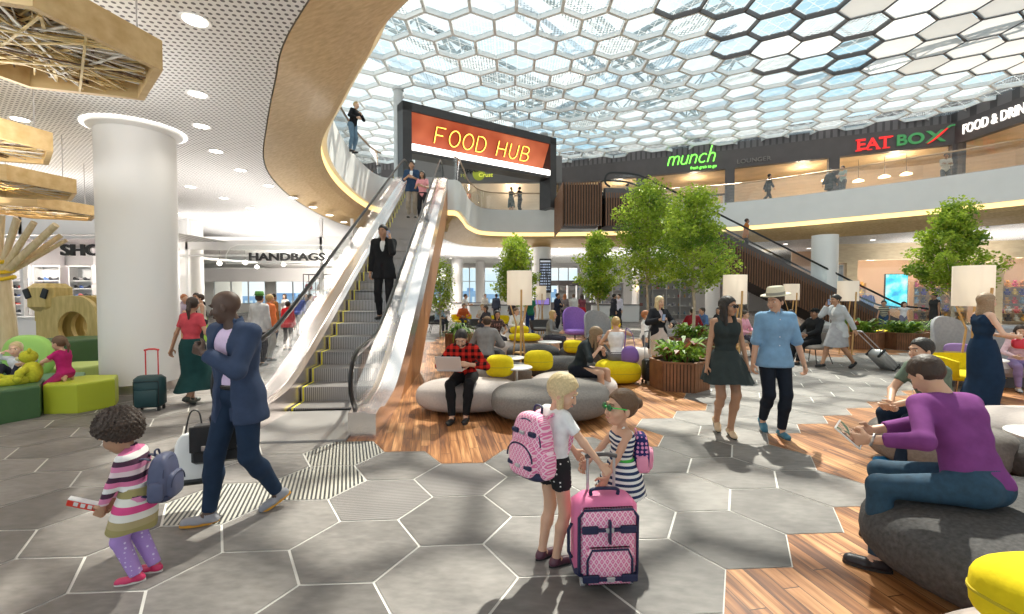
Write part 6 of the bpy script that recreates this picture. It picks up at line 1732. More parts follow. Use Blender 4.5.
    if hk not in ('bald', 'none'):
        t_ = {'short': .010, 'crop': .005, 'curly': .034, 'long': .014, 'pony': .009, 'bun': .010, 'bob': .016, 'quiff': .012, 'longhat': .01}[hk]
        g = Field(hc - (.22 * hs, .22 * hs, .22 * hs) - np.abs(V3(0, 0, 0)) - (.0 if hk not in ('long', 'pony', 'bob') else .16, .0, .55 if hk in ('long', 'pony') else .16), hc + .21 * hs + (.0 if hk not in ('long', 'pony') else .10), .008 if detail else .012)
        if hk in ('long', 'pony'): pass
        g.ell(h(0, -.014, .030), V3(.074 + t_, .093 + t_, .088 + t_ * 1.1) * hs, HRm, 0)
        if hk == 'quiff': g.cap(h(-.03, .055, .10), h(.03, .055, .10), .028 * hs, .028 * hs, .03)
        n = nrm(hfw * .78 - hup * .62); g.plane(h(0, .075, .068), n)
        if hk in ('short', 'crop', 'quiff', 'bun', 'curly', 'pony'): g.plane(h(0, -.03, -.055 if hk != 'curly' else -.075), nrm(-hup * .9 + hfw * .25))
        if hk == 'curly': 
            for k in range(9): a = k * .7; g.ell(h(.075 * math.cos(a), -.03 + .06 * math.sin(a), .045 + .02 * math.sin(a * 3)), V3(.045, .045, .045) * hs, k=.01)
            g.curl(.016, 120)
        if hk == 'bun': g.ell(h(0, -.118, .030), V3(.036, .036, .036) * hs, k=.01)
        if hk == 'pony':
            g.ell(h(0, -.105, .035), V3(.026, .026, .026) * hs, k=.01); dn = V3(0, 0, -1); b_ = h(0, -.115, .03); g.cap(b_, b_ - hfw * .04 + dn * .12, .024, .030, .015); g.cap(b_ - hfw * .04 + dn * .12, b_ - hfw * .03 + dn * (.26 if hk == 'pony' else .2), .030, .014, .015)
        if hk in ('long', 'longhat'):
            dn = V3(0, 0, -1) * 1.0; L_ = .30 if len(hair) < 3 else hair[2]
            bdir = nrm(dn * .9 - hup * .35 - fw * .10)
            for s in (-2, -1, 0, 1, 2):
                b_ = h(s * .034, -.062 + abs(s) * .018, .0); g.cap(b_, b_ + bdir * L_ * .6, .036, .038, .02); g.cap(b_ + bdir * L_ * .6, b_ + bdir * L_ + rt * s * .008, .038, .016, .02)
            for s in (-1, 1): b_ = h(s * .074, .012, .01); g.cap(b_, b_ + nrm(dn - up * .3 + fw * .08) * L_ * .75, .022, .020, .02)
        if hk == 'bob':
            for s in (-1, 0, 1): b_ = h(s * .05, -.05 + abs(s) * .04, .0); g.cap(b_, b_ + V3(0, 0, -.14), .040, .030, .02)
        if hk not in ('crop', 'curly'): g.wave(.0018, (260, 240, 90))
        field_obj('hair', [g], hm, root)
    # ---------------- extras
    for e in extras: e(root, h, hs, locals())
    ROOTS.append(root)
    return root, dict(h=h, hs=hs, S=S, Wr=Wr, E=E, sh=sh, nb=nb, pel=pel, up=up, fw=fw, rt=rt, hc=hc, hup=hup, hfw=hfw, hrt=hrt, K=K, An=An)
ROOTS = []
def world(root, q): return Matrix.Rotation(root.rotation_euler.z, 3, 'Z') @ (Vector(q) * root.scale[0]) + root.location
# accessories worn on the head
def x_glasses(col=(.01, .01, .012), frame=(.01, .01, .012)):
    def fn(root, h, hs, L):
        m = MB(); RR = Matrix(L['HRm'].tolist())
        for s in (-1, 1):
            m.sup(h(s * .032, .101, .008), (.027 * hs, .006 * hs, .021 * hs), (.7, .8), 16, 8, m=0, R=RR); m.tube([h(s * .056, .095, .014), h(s * .078, .05, .012), h(s * .080, -.01, .004)], .0035 * hs, 6, m=1)
        m.tube([h(-.008, .108, .012), h(.008, .108, .012)], .004 * hs, 6, m=1); m.build('sunglasses', [cmat('lens', col, .12), cmat('glasses frame', frame, .3)], root, 180)
    return fn
def x_hat(col=(.72, .66, .50), band=(.30, .28, .24), brim=.15):
    def fn(root, h, hs, L):
        t = MB(); o = MB(); c = h(0, -.012, .075); RR = Matrix(L['HRm'].tolist())
        def lathe(mb, prof, n=36):
            vs = []
            for r, z in prof:
                for i in range(n):
                    a = 2 * PI * i / n; v = RR @ Vector((r * math.cos(a), r * 1.18 * math.sin(a), z)); vs.append(Vector(c) + v)
            mb.add(vs, [(j * n + i, j * n + (i + 1) % n, (j + 1) * n + (i + 1) % n, (j + 1) * n + i) for j in range(len(prof) - 1) for i in range(n)] + [tuple(range((len(prof) - 1) * n, len(prof) * n))])
        lathe(t, [(brim, -.002), (brim * .98, .008), (.094, .0), (.092, .03), (.084, .085), (.072, .10), (.03, .088), (.005, .082)]); b_ = t.build('straw_hat' if col[0] > .5 else 'cap', cmat('hat', col, .8, bump=.5, nscale=60), root, 50)
        lathe(o, [(.097, .006), (.094, .036)]); o.build('hat_band', cmat('hat band', band, .7), b_)
    return fn
def x_cap(col):
    def fn(root, h, hs, L):
        m = MB(); RR = Matrix(L['HRm'].tolist()); m.sup(h(0, -.012, .045), (.087 * hs, .104 * hs, .085 * hs), n=20, k=10, R=RR, fn=lambda p: Vector((p.x, p.y, max(p.z, -.0)))); m.sup(h(0, .10, .045), (.065 * hs, .07 * hs, .008 * hs), n=16, k=6, R=RR); m.build('cap', cloth(col), root, 180)
    return fn
def x_beard(col=(.02, .015, .012)):
    def fn(root, h, hs, L):
        g = Field(L['hc'] - .16, L['hc'] + .16, .008); g.ell(h(0, .030, -.050), V3(.060, .062, .070), L['HRm'], 0); g.plane(h(0, .03, -.035), L['hup']); g.plane(h(0, .02, 0), -L['hfw']); field_obj('beard', [g], hairmat(col), root)
    return fn
# ================================================================== THE CAST
def stripes(name, cols, per, axis='z', off=0., rough=.85):
    b = NB(name, rough, spec=.2); src = {'z': b.z, 'x': b.x}[axis]; n = len(cols)
    f = b.math('MULTIPLY', b.math('FRACT', b.math('DIVIDE', b.math('ADD', src, off), per)), n)
    c = cols[0]
    out = b.mix(0.0, cols[0], cols[0])
    for i in range(1, n): out = b.mix(b.math('GREATER_THAN', f, float(i)), out, cols[i])
    return b.fin(out)
def plaid(name):
    b = NB(name, .9, spec=.1)
    s1 = b.math('GREATER_THAN', b.math('FRACT', b.math('DIVIDE', b.x, .085)), .5); s2 = b.math('GREATER_THAN', b.math('FRACT', b.math('DIVIDE', b.z, .085)), .5)
    return b.fin(b.mix(b.math('MULTIPLY', b.math('ADD', s1, s2), .5), (.62, .03, .02), (.02, .008, .008)))
def dots(name, base, dot, per, r):
    b = NB(name, .85, spec=.2)
    vn = b.N.new('ShaderNodeTexVoronoi'); vn.inputs['Scale'].default_value = 1 / per; vn.inputs['Randomness'].default_value = .15; b.L.new(b.vec, vn.inputs['Vector'])
    return b.fin(b.mix(b.math('LESS_THAN', vn.outputs['Distance'], r), base, dot))
def lattice_mat(name, base, line, per):
    b = NB(name, .6, spec=.3)
    def w(ang):
        v = b.math('ADD', b.math('MULTIPLY', b.x, math.cos(ang)), b.math('MULTIPLY', b.z, math.sin(ang))); return b.math('ABSOLUTE', b.math('SINE', b.math('MULTIPLY', v, PI / per)))
    d = b.math('MINIMUM', w(.6), w(-.6)); d2 = b.math('MAXIMUM', w(.6), w(-.6))
    return b.fin(b.mix(b.math('MAXIMUM', b.math('LESS_THAN', d, .38), b.math('GREATER_THAN', b.math('MULTIPLY', d, d2), .93)), base, line))
PK = (.78, .19, .38)
M_ogee = lattice_mat('pink ogee print', PK, (.90, .62, .70), .026)
M_navy = mat('navy webbing', (.012, .016, .06), .6)
M_sil = mat('satin plastic silver', (.55, .55, .56), .3, .5)
def backpack(loc, rz, sc, label, main, trim, kind=0, pocket=None):
    t = thing('backpack', label, 'backpack', loc, rz); t.scale = (sc,) * 3      # its outer face looks towards -Y, z=0 is its base
    m = MB(); m.sup((0, 0, .22), (.16, .10, .225), (.55, .55), 28, 16, fn=lambda p: Vector((p.x * (1 - .12 * max(0, p.z / .22)), p.y * (1 - .25 * max(0, p.z / .22)), p.z))); m.build('main_compartment', main, t, 180)
    m = MB(); m.sup((0, -.085, .14), (.125, .055, .125), (.55, .5), 24, 12); m.build('front_pocket', pocket or main, t, 180)
    for s in (-1, 1): m = MB(); m.sup((s * .155, .0, .11), (.035, .07, .10), (.7, .6), 16, 10); m.build('side_pocket', pocket or main, t, 180)
    m = MB(); m.sup((0, 0, .03), (.165, .105, .04), (.55, .6), 24, 6); m.build('base_panel', trim, t, 180)
    m = MB(); m.tube([(.13 * math.cos(a), -.138 + .012 * abs(math.cos(a)), .14 + .115 * math.sin(a)) for a in [PI * k / 14 for k in range(15)]], .006, 6)
    m.tube([(.145 * math.cos(a), -.062, .24 + .17 * math.sin(a)) for a in [PI * k / 14 for k in range(15)]], .006, 6); m.build('zip', trim, t, 60)
    m = MB(); m.tube(catmull([(-.04, .05, .43), (-.03, .06, .48), (.03, .06, .48), (.04, .05, .43)], 4), .009, 6); m.build('top_handle', trim, t, 60)
    for s in (-1, 1):
        m = MB(); m.tube(catmull([(s * .06, .08, .40), (s * .075, .16, .42), (s * .09, .27, .35), (s * .10, .29, .22), (s * .11, .20, .10), (s * .12, .09, .06)], 5), .022, 8, flat=(1, .4), up=(0, 0, 1)); m.build('shoulder_strap', pocket or trim if kind != 1 else main, t, 60)
    if kind == 1:
        for s in (-1, 1):
            for z in (.10, .32): m = MB(); m.box((s * .085, -.125 if z < .2 else -.085, z), (.07, .03, .035), bev=.008); m.build('compression_strap', trim, t)
        for z, y in ((.10, -.142), (.32, -.102)): m = MB(); m.box((0, y, z), (.045, .02, .025), bev=.005); m.build('buckle', M_sil, t)
    return t
def suitcase(loc, rz, w, d, h, body, trim, label, handle=.35, tilt=0, kind='soft', front=None, hcol=None):
    t = thing('suitcase', label, 'suitcase', loc, rz); t.rotation_euler = (tilt, 0, rz)
    m = MB(); m.box((0, 0, h / 2 + .05), (w, d, h), bev=.045); m.build('shell', body, t, 50)
    for s in (-1, 1): m = MB(); m.box((s * w * .38, d * .33, .035), (.03, .04, .07), bev=.008); m.cyl((s * w * .38 - .012, d * .33, .026), (s * w * .38 + .012, d * .33, .026), .026, n=14); m.build('wheel', M_black, t)
    for s in (-1, 1): m = MB(); m.cyl((s * w * .38 - .012, -d * .33, .026), (s * w * .38 + .012, -d * .33, .026), .026, n=14); m.box((s * w * .38, -d * .33, .045), (.03, .035, .03)); m.build('wheel', M_black if kind != 'ogee' else M_sil, t)
    m = MB(); 
    for s in (-1, 1): m.cyl((s * w * .22, d * .30, h), (s * w * .22, d * .30, h + .05 + handle), .009, n=8)
    m.build('telescopic_handle', M_sil if hcol is None else hcol, t, 60)
    m = MB(); m.tube([(-w * .26, d * .30, h + .05 + handle), (-w * .1, d * .30, h + .065 + handle), (w * .1, d * .30, h + .065 + handle), (w * .26, d * .30, h + .05 + handle)], .014, 8); m.build('grip', M_darkgrey if hcol is None else hcol, t, 60)
    if kind == 'ogee':
        y = -d / 2 - .012
        m = MB(); m.box((0, -d / 2 - .004, h * .48 + .05), (w * .86, .035, h * .88), bev=.03); m.build('front_panel', M_ogee, t, 50)
        m = MB(); m.box((0, -d / 2 - .034, h * .33), (w * .70, .03, h * .46), bev=.03); m.build('front_pocket', M_ogee, t, 50)
        m = MB(); r = w * .35; m.tube([(-r, y - .036, h * .13), (-r, y - .036, h * .42), (-r * .8, y - .038, h * .545), (r * .8, y - .038, h * .545), (r, y - .036, h * .42), (r, y - .036, h * .13)], .007, 6); m.tube([(-w * .46, y + .0, .09), (-w * .46, y, h * .92), (-w * .38, y, h * 1.0), (w * .38, y, h * 1.0), (w * .46, y, h * .92), (w * .46, y, .09), (-w * .46, y, .09)], .010, 6); m.build('piping', M_navy, t, 60)
        for z in (h * .20, h * .78):
            for s in (-1, 1): m = MB(); m.box((s * w * .30, y - (.045 if z < h * .5 else .022), z), (w * .26, .014, .045 if s else .03), bev=.006); m.bar((s * w * .18, y - (.05 if z < h * .5 else .024), z), (s * w * .04, y - (.05 if z < h * .5 else .024), z), .02, .014); m.build('compression_strap', M_navy, t)
            m = MB(); m.box((0, y - (.055 if z < h * .5 else .03), z), (.05, .014, .028), bev=.005); m.build('buckle', M_sil, t)
        m = MB(); m.box((0, 0, .085), (w + .012, d + .03, .085), bev=.04); m.build('base_panel', M_navy, t, 50)
        m = MB(); m.bar((0, y - .03, h * .9), (0, y - .03, h * .62), .03, .012); m.build('webbing_strap', M_navy, t)
        m = MB(); m.tube(catmull([(-.08, -.02, h + .05), (-.07, -.02, h + .085), (.07, -.02, h + .085), (.08, -.02, h + .05)], 4), .011, 6); m.build('top_handle', M_navy, t, 60)
        m = MB(); m.tube([(-w / 2 - .012, -.03, h * .32), (-w / 2 - .03, -.03, h * .40), (-w / 2 - .03, -.03, h * .68), (-w / 2 - .012, -.03, h * .76)], .010, 6); m.build('side_handle', M_navy, t, 60)
    elif kind == 'hard':
        for k in range(5): m = MB(); 
        m = MB()
        for k in range(7): m.box((-w * .36 + w * .12 * k, -d / 2 - .003, h / 2 + .05), (.018, .01, h * .84))
        m.build('rib', body, t)
        for sx in (-1, 1):
            for z in (.08, h + .02): m = MB(); m.box((sx * w * .44, 0, z), (.06, d * 1.03, .06), bev=.02); m.build('corner_guard', M_black, t)
    else:
        m = MB(); m.box((0, -d / 2 - .012, h * .42), (w * .8, .03, h * .55), bev=.015); m.build('front_pocket', trim, t, 50)
        m = MB(); m.tube([(-w * .43, -d / 2 - .004, .10), (-w * .43, -d / 2 - .004, h * .95), (w * .43, -d / 2 - .004, h * .95), (w * .43, -d / 2 - .004, .10)], .006, 6); m.build('zip', M_black, t)
    return t
def phone(root, wpt, label, rz=0, tilt=.3, size=(.07, .01, .14), scr=(.15, .2, .3)):
    t = thing('phone', label, 'phone', wpt, rz); t.rotation_euler = (tilt, 0, rz)
    m = MB(); m.box((0, 0, 0), size, bev=.004); m.build('casing', M_black, t); m = MB(); m.box((0, -size[1] / 2 - .001, 0), (size[0] * .88, .001, size[2] * .9)); m.build('screen', mat('phone screen %g' % scr[0], scr, .2, emit=.5), t); return t
D = math.radians
# ---- 1 toddler with the navy backpack
M_pinkstripe = stripes('pink white plum knit stripes', [(.85, .82, .80), (.75, .20, .38), (.07, .03, .06), (.80, .62, .66), (.72, .25, .42), (.09, .04, .07)], .30, off=.02)
M_skirtstripe = stripes('beige olive pink knit stripes', [(.78, .74, .68), (.70, .08, .25), (.75, .72, .66), (.33, .28, .12), (.42, .34, .18)], .34, off=.06)
M_lil = dots('lilac dotted leggings', (.42, .26, .60), (.72, .62, .82), .045, .22)
pz = P_(pel=(0, 0, .91), lean=(6, 0), head=(-8, 34, 0), LA=((.08, -.27, .80), (.6, .6, -.2)), RA=((-.06, -.28, .78), (-.6, .6, -.2)), LF=(.08, -.03, 0, 10, 0), RF=(-.08, .05, 0, -10, 0), curl=.9)
p1, d1 = person('toddler with curly dark hair in striped pink knitwear holding a red booklet', G(140, 577), D(-78), 1.10, 'f', pz, 'tan', ('curly', 'dark'), ('shirt', PK, M_pinkstripe), ('skirt', PK, M_skirtstripe, .02, .40), (.60, .03, .12, (.8, .75, .7)), .010, kid=2, detail=True)
bl = [c for c in p1.children] 
o = None
def leggings(root, dd, m_, S):
    f = Field(np.minimum.reduce([*dd['K'].values(), *dd['An'].values(), dd['pel']]) - .12, np.maximum.reduce([*dd['K'].values(), *dd['An'].values(), dd['pel']]) + .12, .012)
    for s in (-1, 1):
        a = dd['pel'] + V3(.088 * s, 0, -.02); a = a + (dd['K'][s] - a) * .35; f.cap(a, dd['K'][s], .092, .072, .02); f.cap(dd['K'][s], dd['An'][s], .072, .054, .02, [(dd['An'][s], nrm(dd['An'][s] - dd['K'][s]))])
    return field_obj('leggings', [f], m_, root)
leggings(p1, d1, M_lil, 1)
M_bluebag = mat('slate blue nylon', (.085, .095, .17), .55, noise=.1, nscale=10)
bw = world(p1, d1['nb'] - d1['up'] * .50 - d1['fw'] * .215)
backpack(bw, D(-78 + 180), .60, 'slate blue backpack on the toddler with curly dark hair', M_bluebag, mat('dark navy nylon', (.03, .035, .08), .6))
hw = world(p1, (d1['Wr'][1] + d1['Wr'][-1]) / 2 + V3(0, -.10, -.03))
t = thing('booklet', 'red and white booklet held by the toddler', 'booklet', hw, D(-78)); t.rotation_euler = (D(-25), D(20), D(-78))
m = MB(); m.box((0, -.05, 0), (.03, .17, .05), bev=.004); m.build('cover', mat('red print', (.75, .04, .02), .4), t); m = MB(); m.box((.001, -.05, .026), (.026, .168, .006)); m.build('page_block', M_whitegloss, t)
for k in range(3): m = MB(); m.box((.0158, -.09 + k * .035, .004), (.001, .022, .028)); m.build('white_print', M_whitegloss, t)
# ---- 2 man in the blazer
pz = P_(pel=(0, 0, .92), lean=(4, 0), twist=6, head=(-52, 14, 0), open=.036, LA=((.0, -.24, 1.24), (.8, .15, -.8)), RA=((-.25, .05, .84), (-.3, 1, 0)), RF=(-.13, -.21, 0, -34, -6), LF=(.13, .20, .035, -26, 26), curl={1: .9, -1: 1.1}, hand={1: (-.85, -.25, .35)}, palm={1: (0, 1, .1)}, thumb={1: (0, 0, 1)})
M_lilacshirt = cloth((.72, .56, .76))
p2, d2 = person('tall bald dark-skinned man in navy blazer and lilac shirt walking past the escalator', Vector((-2.08, 3.42, 0)), D(-24), 1.80, 'm', pz, 'dark', ('bald', 'black'), ('jacket', (.045, .065, .12), cloth((.045, .065, .12)), M_lilacshirt), ('trousers', (.018, .035, .07)), (.30, .30, .33, (.75, .35, .04)), .0105, detail=True, belt=(.02, .015, .012))
w_ = world(p2, d2['Wr'][-1] + V3(-.01, 0, -.12))
t = thing('briefcase', 'black leather briefcase in the hand of the man in the navy blazer', 'briefcase', (w_.x, w_.y, w_.z - .38), D(20))
m = MB(); m.box((0, 0, .15), (.42, .12, .30), bev=.02); m.build('body', mat('black leather', (.018, .018, .02), .38, bump=.3, nscale=30), t, 40)
m = MB(); m.box((0, -.066, .20), (.43, .012, .20), bev=.01); m.build('flap', MC[('black leather',)], t, 40)
m = MB(); m.tube(catmull([(-.08, 0, .30), (-.07, 0, .37), (.07, 0, .37), (.08, 0, .30)], 5), .012, 8); m.build('carry_handle', MC[('black leather',)], t, 60)
for s in (-1, 1): m = MB(); m.box((s * .12, -.075, .13), (.03, .008, .04), bev=.004); m.build('clasp', M_steel, t)
t = thing('shopping_bag', 'white and black striped bag carried next to the black briefcase', 'bag', (w_.x - .22, w_.y - .02, w_.z - .55), D(20))
M_bagst = stripes('white bag with black bands', [(.8, .8, .79), (.8, .8, .79), (.03, .03, .03), (.8, .8, .79)], .30, 'x', .05)
m = MB(); m.sup((0, 0, .2), (.15, .06, .20), (.6, .5), 20, 10, fn=lambda p: Vector((p.x * (1 - 1.2 * max(0, p.z)), p.y * (1 - 2 * max(0, p.z)), p.z))); m.build('body', M_bagst, t, 180)
m = MB(); m.sup((0, 0, .02), (.14, .06, .03), (.6, .5), 20, 6); m.build('base', M_black, t, 180)
m = MB(); m.tube(catmull([(-.06, 0, .38), (-.03, .02, .55), (.03, .02, .55), (.06, 0, .38)], 5), .006, 6); m.build('strap', M_black, t)
# ---- 3 blonde girl, 4 small girl, pink luggage
M_polka = dots('black polka dot shorts', (.02, .02, .022), (.85, .83, .8), .040, .20)
pz = P_(pel=(0, 0, .93), lean=(3, 0), twist=0, head=(-48, 24, 0), RA=((-.42, -.26, .92), (-.5, .8, -.3)), LA=((.06, -.30, .95), (.5, .8, -.3)), LF=(.08, .02, 0, 5, 0), RF=(-.08, -.02, 0, -5, 0), curl=1.0)
p3, d3 = person('blonde girl in white T-shirt and polka dot shorts gripping the pink suitcase handle', Vector((.26, 2.83, 0)), D(122), 1.26, 'f', pz, 'light', ('bob', 'light'), ('tee', (.80, .80, .80)), ('shorts', (.02, .02, .02), M_polka), (.10, .03, .05), .0105, kid=1, detail=True)
bw = world(p3, d3['nb'] - d3['up'] * .54 - d3['fw'] * .215)
backpack(bw, D(122 + 180 + 8), .86, 'big pink patterned backpack with navy straps on the blonde girl', M_ogee, M_navy, kind=1)
M_navstripe = stripes('navy and white stripes', [(.82, .82, .80), (.03, .05, .12)], .052)
pz = P_(pel=(0, 0, .93), lean=(0, 0), head=(8, -4, 0), RA=((-.10, -.34, .98), (-.5, .8, -.3)), LA=((.14, -.26, .80), (.6, .7, -.2)), LF=(.08, 0, 0, 5, 0), RF=(-.08, .03, 0, -5, 0), curl=.6)
p4, d4 = person('small girl in striped navy dress and green sunglasses behind the pink suitcase', Vector((.745, 3.02, 0)), D(-82), 1.13, 'f', pz, 'light', ('bun', 'brown'), ('tank', (.8, .8, .8), M_navstripe), ('skirt', (.8, .8, .8), M_navstripe, .10, .36), (.65, .10, .2), .0105, kid=2, detail=True, extras=(x_glasses((.02, .14, .05), (.05, .75, .12)),))
m = MB(); c = d4['pel'] + d4['up'] * .10; m.tube([Vector(c + V3(.132 * math.cos(a), .112 * math.sin(a), 0)) for a in [2 * PI * k / 28 for k in range(28)]], .024, 6, closed=True, flat=(.4, 1.2), up=(0, 0, 1)); m.build('belt', cloth((.08, .50, .08)), p4, 60)
M_floral = dots('navy floral print', (.03, .03, .13), (.75, .30, .50), .05, .36)
bw = world(p4, d4['nb'] - d4['up'] * .46 - d4['fw'] * .20)
backpack(bw, D(-82 + 180 - 15), .56, 'small navy floral backpack with pink straps on the girl in stripes', M_floral, cmat('pink nylon', (.80, .30, .45), .6), kind=2, pocket=cmat('pink nylon', (.80, .30, .45), .6))
suitcase((.545, 2.66, 0), D(4), .37, .20, .46, cmat('pink suitcase side', (.70, .17, .34), .5), M_navy, 'pink patterned suitcase with navy straps standing between the two girls', .20, kind='ogee')
# ---- 5, 6 the couple
M_dress = cloth((.032, .042, .042))
pz = P_(pel=(0, 0, .93), lean=(1, 0), head=(40, 4, 0), LA=((.25, -.06, .80), (.3, 1, 0)), RA=((-.25, -.08, .82), (-.3, 1, 0)), LF=(.03, -.14, .02, 0, 8), RF=(-.05, .12, .07, -4, 34), curl=.55)
p5, d5 = person('woman with long black hair and sunglasses in a short dark dress', G(728, 436) + Vector((0, .10, 0)), D(-4), 1.72, 'f', pz, 'tan', ('long', 'black', .30), ('dress', (.05, .06, .06), M_dress), ('skirt', (.05, .06, .06), M_dress, .11, .375, .05), (.70, .52, .34), .0115, detail=True, extras=(x_glasses(),))
pz = P_(pel=(0, 0, .92), lean=(2, 0), head=(-55, 8, 0), LA=((.28, -.10, .84), (.3, 1, 0)), RA=((-.25, -.02, .80), (-.3, 1, 0)), LF=(.05, -.14, 0, 4, 0), RF=(-.06, .14, .05, -6, 30), curl=.6)
p6, d6 = person('man in straw hat, light blue shirt and dark trousers walking beside the woman in sunglasses', G(782, 436) + Vector((-.05, .10, 0)), D(-6), 1.80, 'm', pz, 'light', ('short', 'dark'), ('roll', (.20, .36, .55)), ('trousers', (.012, .018, .03)), (.05, .20, .30, (.03, .12, .2)), .0115, detail=True, extras=(x_hat(),))
m = MB()
for k in range(6): q = d6['pel'] + d6['up'] * (-.06 + k * .10) + d6['fw'] * (.118 + .004 * math.sin(k)); m.sup(Vector(q), (.007, .004, .007), n=8, k=5)
m.build('shirt_button', M_whitegloss, p6)
# ---- 7 purple shirt, 8 green T-shirt
M_jean = cmat('denim', (.020, .060, .105), .85, noise=.2, nscale=30)
pz = P_(pel=(0, 0, .58), lean=(15, 0), twist=-48, hunch=.08, head=(-36, 38, 0), RA=((-.12, -.46, .76), (-1, .5, -.5)), LA=((.14, -.46, .76), (1, .5, -.5)), LF=(.22, -.46, 0, 8, 0), RF=(-.20, -.40, 0, -8, 0), curl=.7)
p7, d7 = person('man in purple long-sleeved shirt seated from behind, looking down at a tablet', Vector((2.72, 2.62, 0)), D(-130), 1.80, 'm', pz, 'light', ('short', 'dark'), ('tee', (.20, .05, .21)), ('trousers', (.02, .06, .1), M_jean), (.02, .015, .02), .0105, detail=True, sleeve=1.75)
wt = world(p7, (d7['Wr'][1] + d7['Wr'][-1]) / 2 + V3(0, -.12, -.02))
t = thing('tablet', 'dark tablet held by the man in the purple shirt', 'tablet', wt, D(-132)); t.rotation_euler = (D(50), 0, D(-132))
m = MB(); m.box((0, 0, 0), (.25, .01, .18), bev=.004); m.build('casing', M_whitegloss, t)
bscr = NB('tablet photo', .2); f1 = bscr.noise(14, 3); c_ = bscr.ramp(f1, [(.4, (.02, .10, .06)), (.5, (.55, .35, .25)), (.6, (.1, .05, .04))]); bscr.L.new(c_, bscr.b.inputs['Emission Color']); bscr.b.inputs['Emission Strength'].default_value = .4
m = MB(); m.box((0, .0062, 0), (.23, .001, .16)); m.build('screen', bscr.fin(c_), t)
m = MB(); c = d7['Wr'][1]; m.tube([Vector(c + V3(.034 * math.cos(a), .01 * math.sin(a), .034 * math.sin(a))) for a in [2 * PI * k / 16 for k in range(16)]], .008, 6, closed=True); m.build('wristwatch', M_steel2, p7)
pz = P_(pel=(0, 0, .54), lean=(14, 0), hunch=.03, head=(-4, 4, 0), RA=((-.04, -.46, .62), (-1, .4, -.3)), LA=((.04, -.48, .62), (1, .4, -.3)), LF=(.13, -.56, 0, 4, 0), RF=(-.11, -.42, 0, -4, 0), curl=.6)
p8, d8 = person('dark-haired young man in grey-green T-shirt and jeans with blue shoes', Vector((4.20, 4.42, 0)), D(-86), 1.76, 'm', pz, 'light', ('short', 'black'), ('tee', (.125, .165, .125)), ('trousers', (.012, .025, .05)), (.02, .22, .50, (.6, .7, .8)), .0115, detail=True)
m = MB(); e0 = d8['h'](.080, -.002, -.02); m.tube(catmull([Vector(e0), Vector(d8['nb'] + V3(.08, -.10, -.02)), Vector(d8['nb'] + V3(.02, -.13, -.15)), Vector(d8['nb'] + V3(.02, -.15, -.3))], 5), .0022, 5); m.build('earphone_cable', M_whitegloss, p8)
# ---- 9 navy dress, 10 girl at the edge
M_navydress = cloth((.010, .030, .070))
pz = P_(pel=(0, 0, .93), lean=(0, 0), head=(6, 2, 0), RA=((-.13, -.30, 1.10), (-.8, .7, -.5)), LA=((.10, -.30, 1.08), (.8, .7, -.5)), LF=(.06, .0, 0, 4, 0), RF=(-.06, .03, 0, -4, 0), curl=.8)
p9, d9 = person('woman with long fair hair in a full-length navy dress holding a red purse', G(988, 413) + Vector((0, .1, 0)), D(72), 1.76, 'f', pz, 'pale', ('long', (.30, .20, .12), .28), ('tank', (.01, .03, .07), M_navydress), ('longskirt', (.01, .03, .07), M_navydress, .05, 1.0), (.5, .4, .3), .0125, detail=True)
w_ = world(p9, (d9['Wr'][1] + d9['Wr'][-1]) / 2 + V3(0, -.12, -.10))
t = thing('purse', 'small red purse held by the woman in the navy dress', 'purse', w_, D(72)); m = MB(); m.sup((0, 0, 0), (.04, .11, .075), (.5, .6), 20, 10); m.build('body', cmat('red leather', (.62, .02, .05), .35), t, 180); m = MB(); m.tube([(0, -.08, .06), (0, 0, .085), (0, .08, .06)], .006, 6); m.build('clasp', M_steel, t)
pz = dict(SIT); pz.update(lean=(6, 0), head=(-10, 10, 0))
person('seated girl in pale pink jumper on the grey settee at the right edge', Vector((9.05, 8.05, 0)), D(-30), 1.55, 'f', pz, 'light', ('long', 'dark', .2), ('shirt', (.70, .48, .52)), ('trousers', (.30, .22, .42)), (.6, .6, .62), .018)
# ---- 11 plaid man with laptop
pz = P_(pel=(0, 0, .54), lean=(22, 0), hunch=.03, head=(2, 34, 0), RA=((-.13, -.36, .74), (-.9, .5, -.4)), LA=((.13, -.36, .74), (.9, .5, -.4)), LF=(.10, -.50, 0, 4, 0), RF=(-.08, -.56, 0, -6, 0), curl=.35)
p11, d11 = person('bearded man in red and black checked shirt typing on a laptop', Vector((-.66, 6.42, 0)), D(-6), 1.76, 'm', pz, 'light', ('short', 'black'), ('shirt', (.6, .02, .02), plaid('red black check')), ('trousers', (.012, .012, .014)), (.015, .014, .014), .0125, detail=True, extras=(x_beard(),), sleeve=1.7)
w_ = world(p11, V3(-.10, -.44, .685))
t = thing('laptop', 'silver laptop on the lap of the man in the checked shirt', 'laptop', w_, D(-8)); 
m = MB(); m.box((0, 0, 0), (.34, .23, .014), bev=.004); m.build('keyboard_base', M_sil, t)
m = MB(); m.box((0, -.15, .10), (.34, .010, .225), bev=.004, M=Matrix.Rotation(D(28), 3, 'X')); m.build('screen_lid', mat('laptop aluminium', (.72, .70, .69), .35, .3), t)
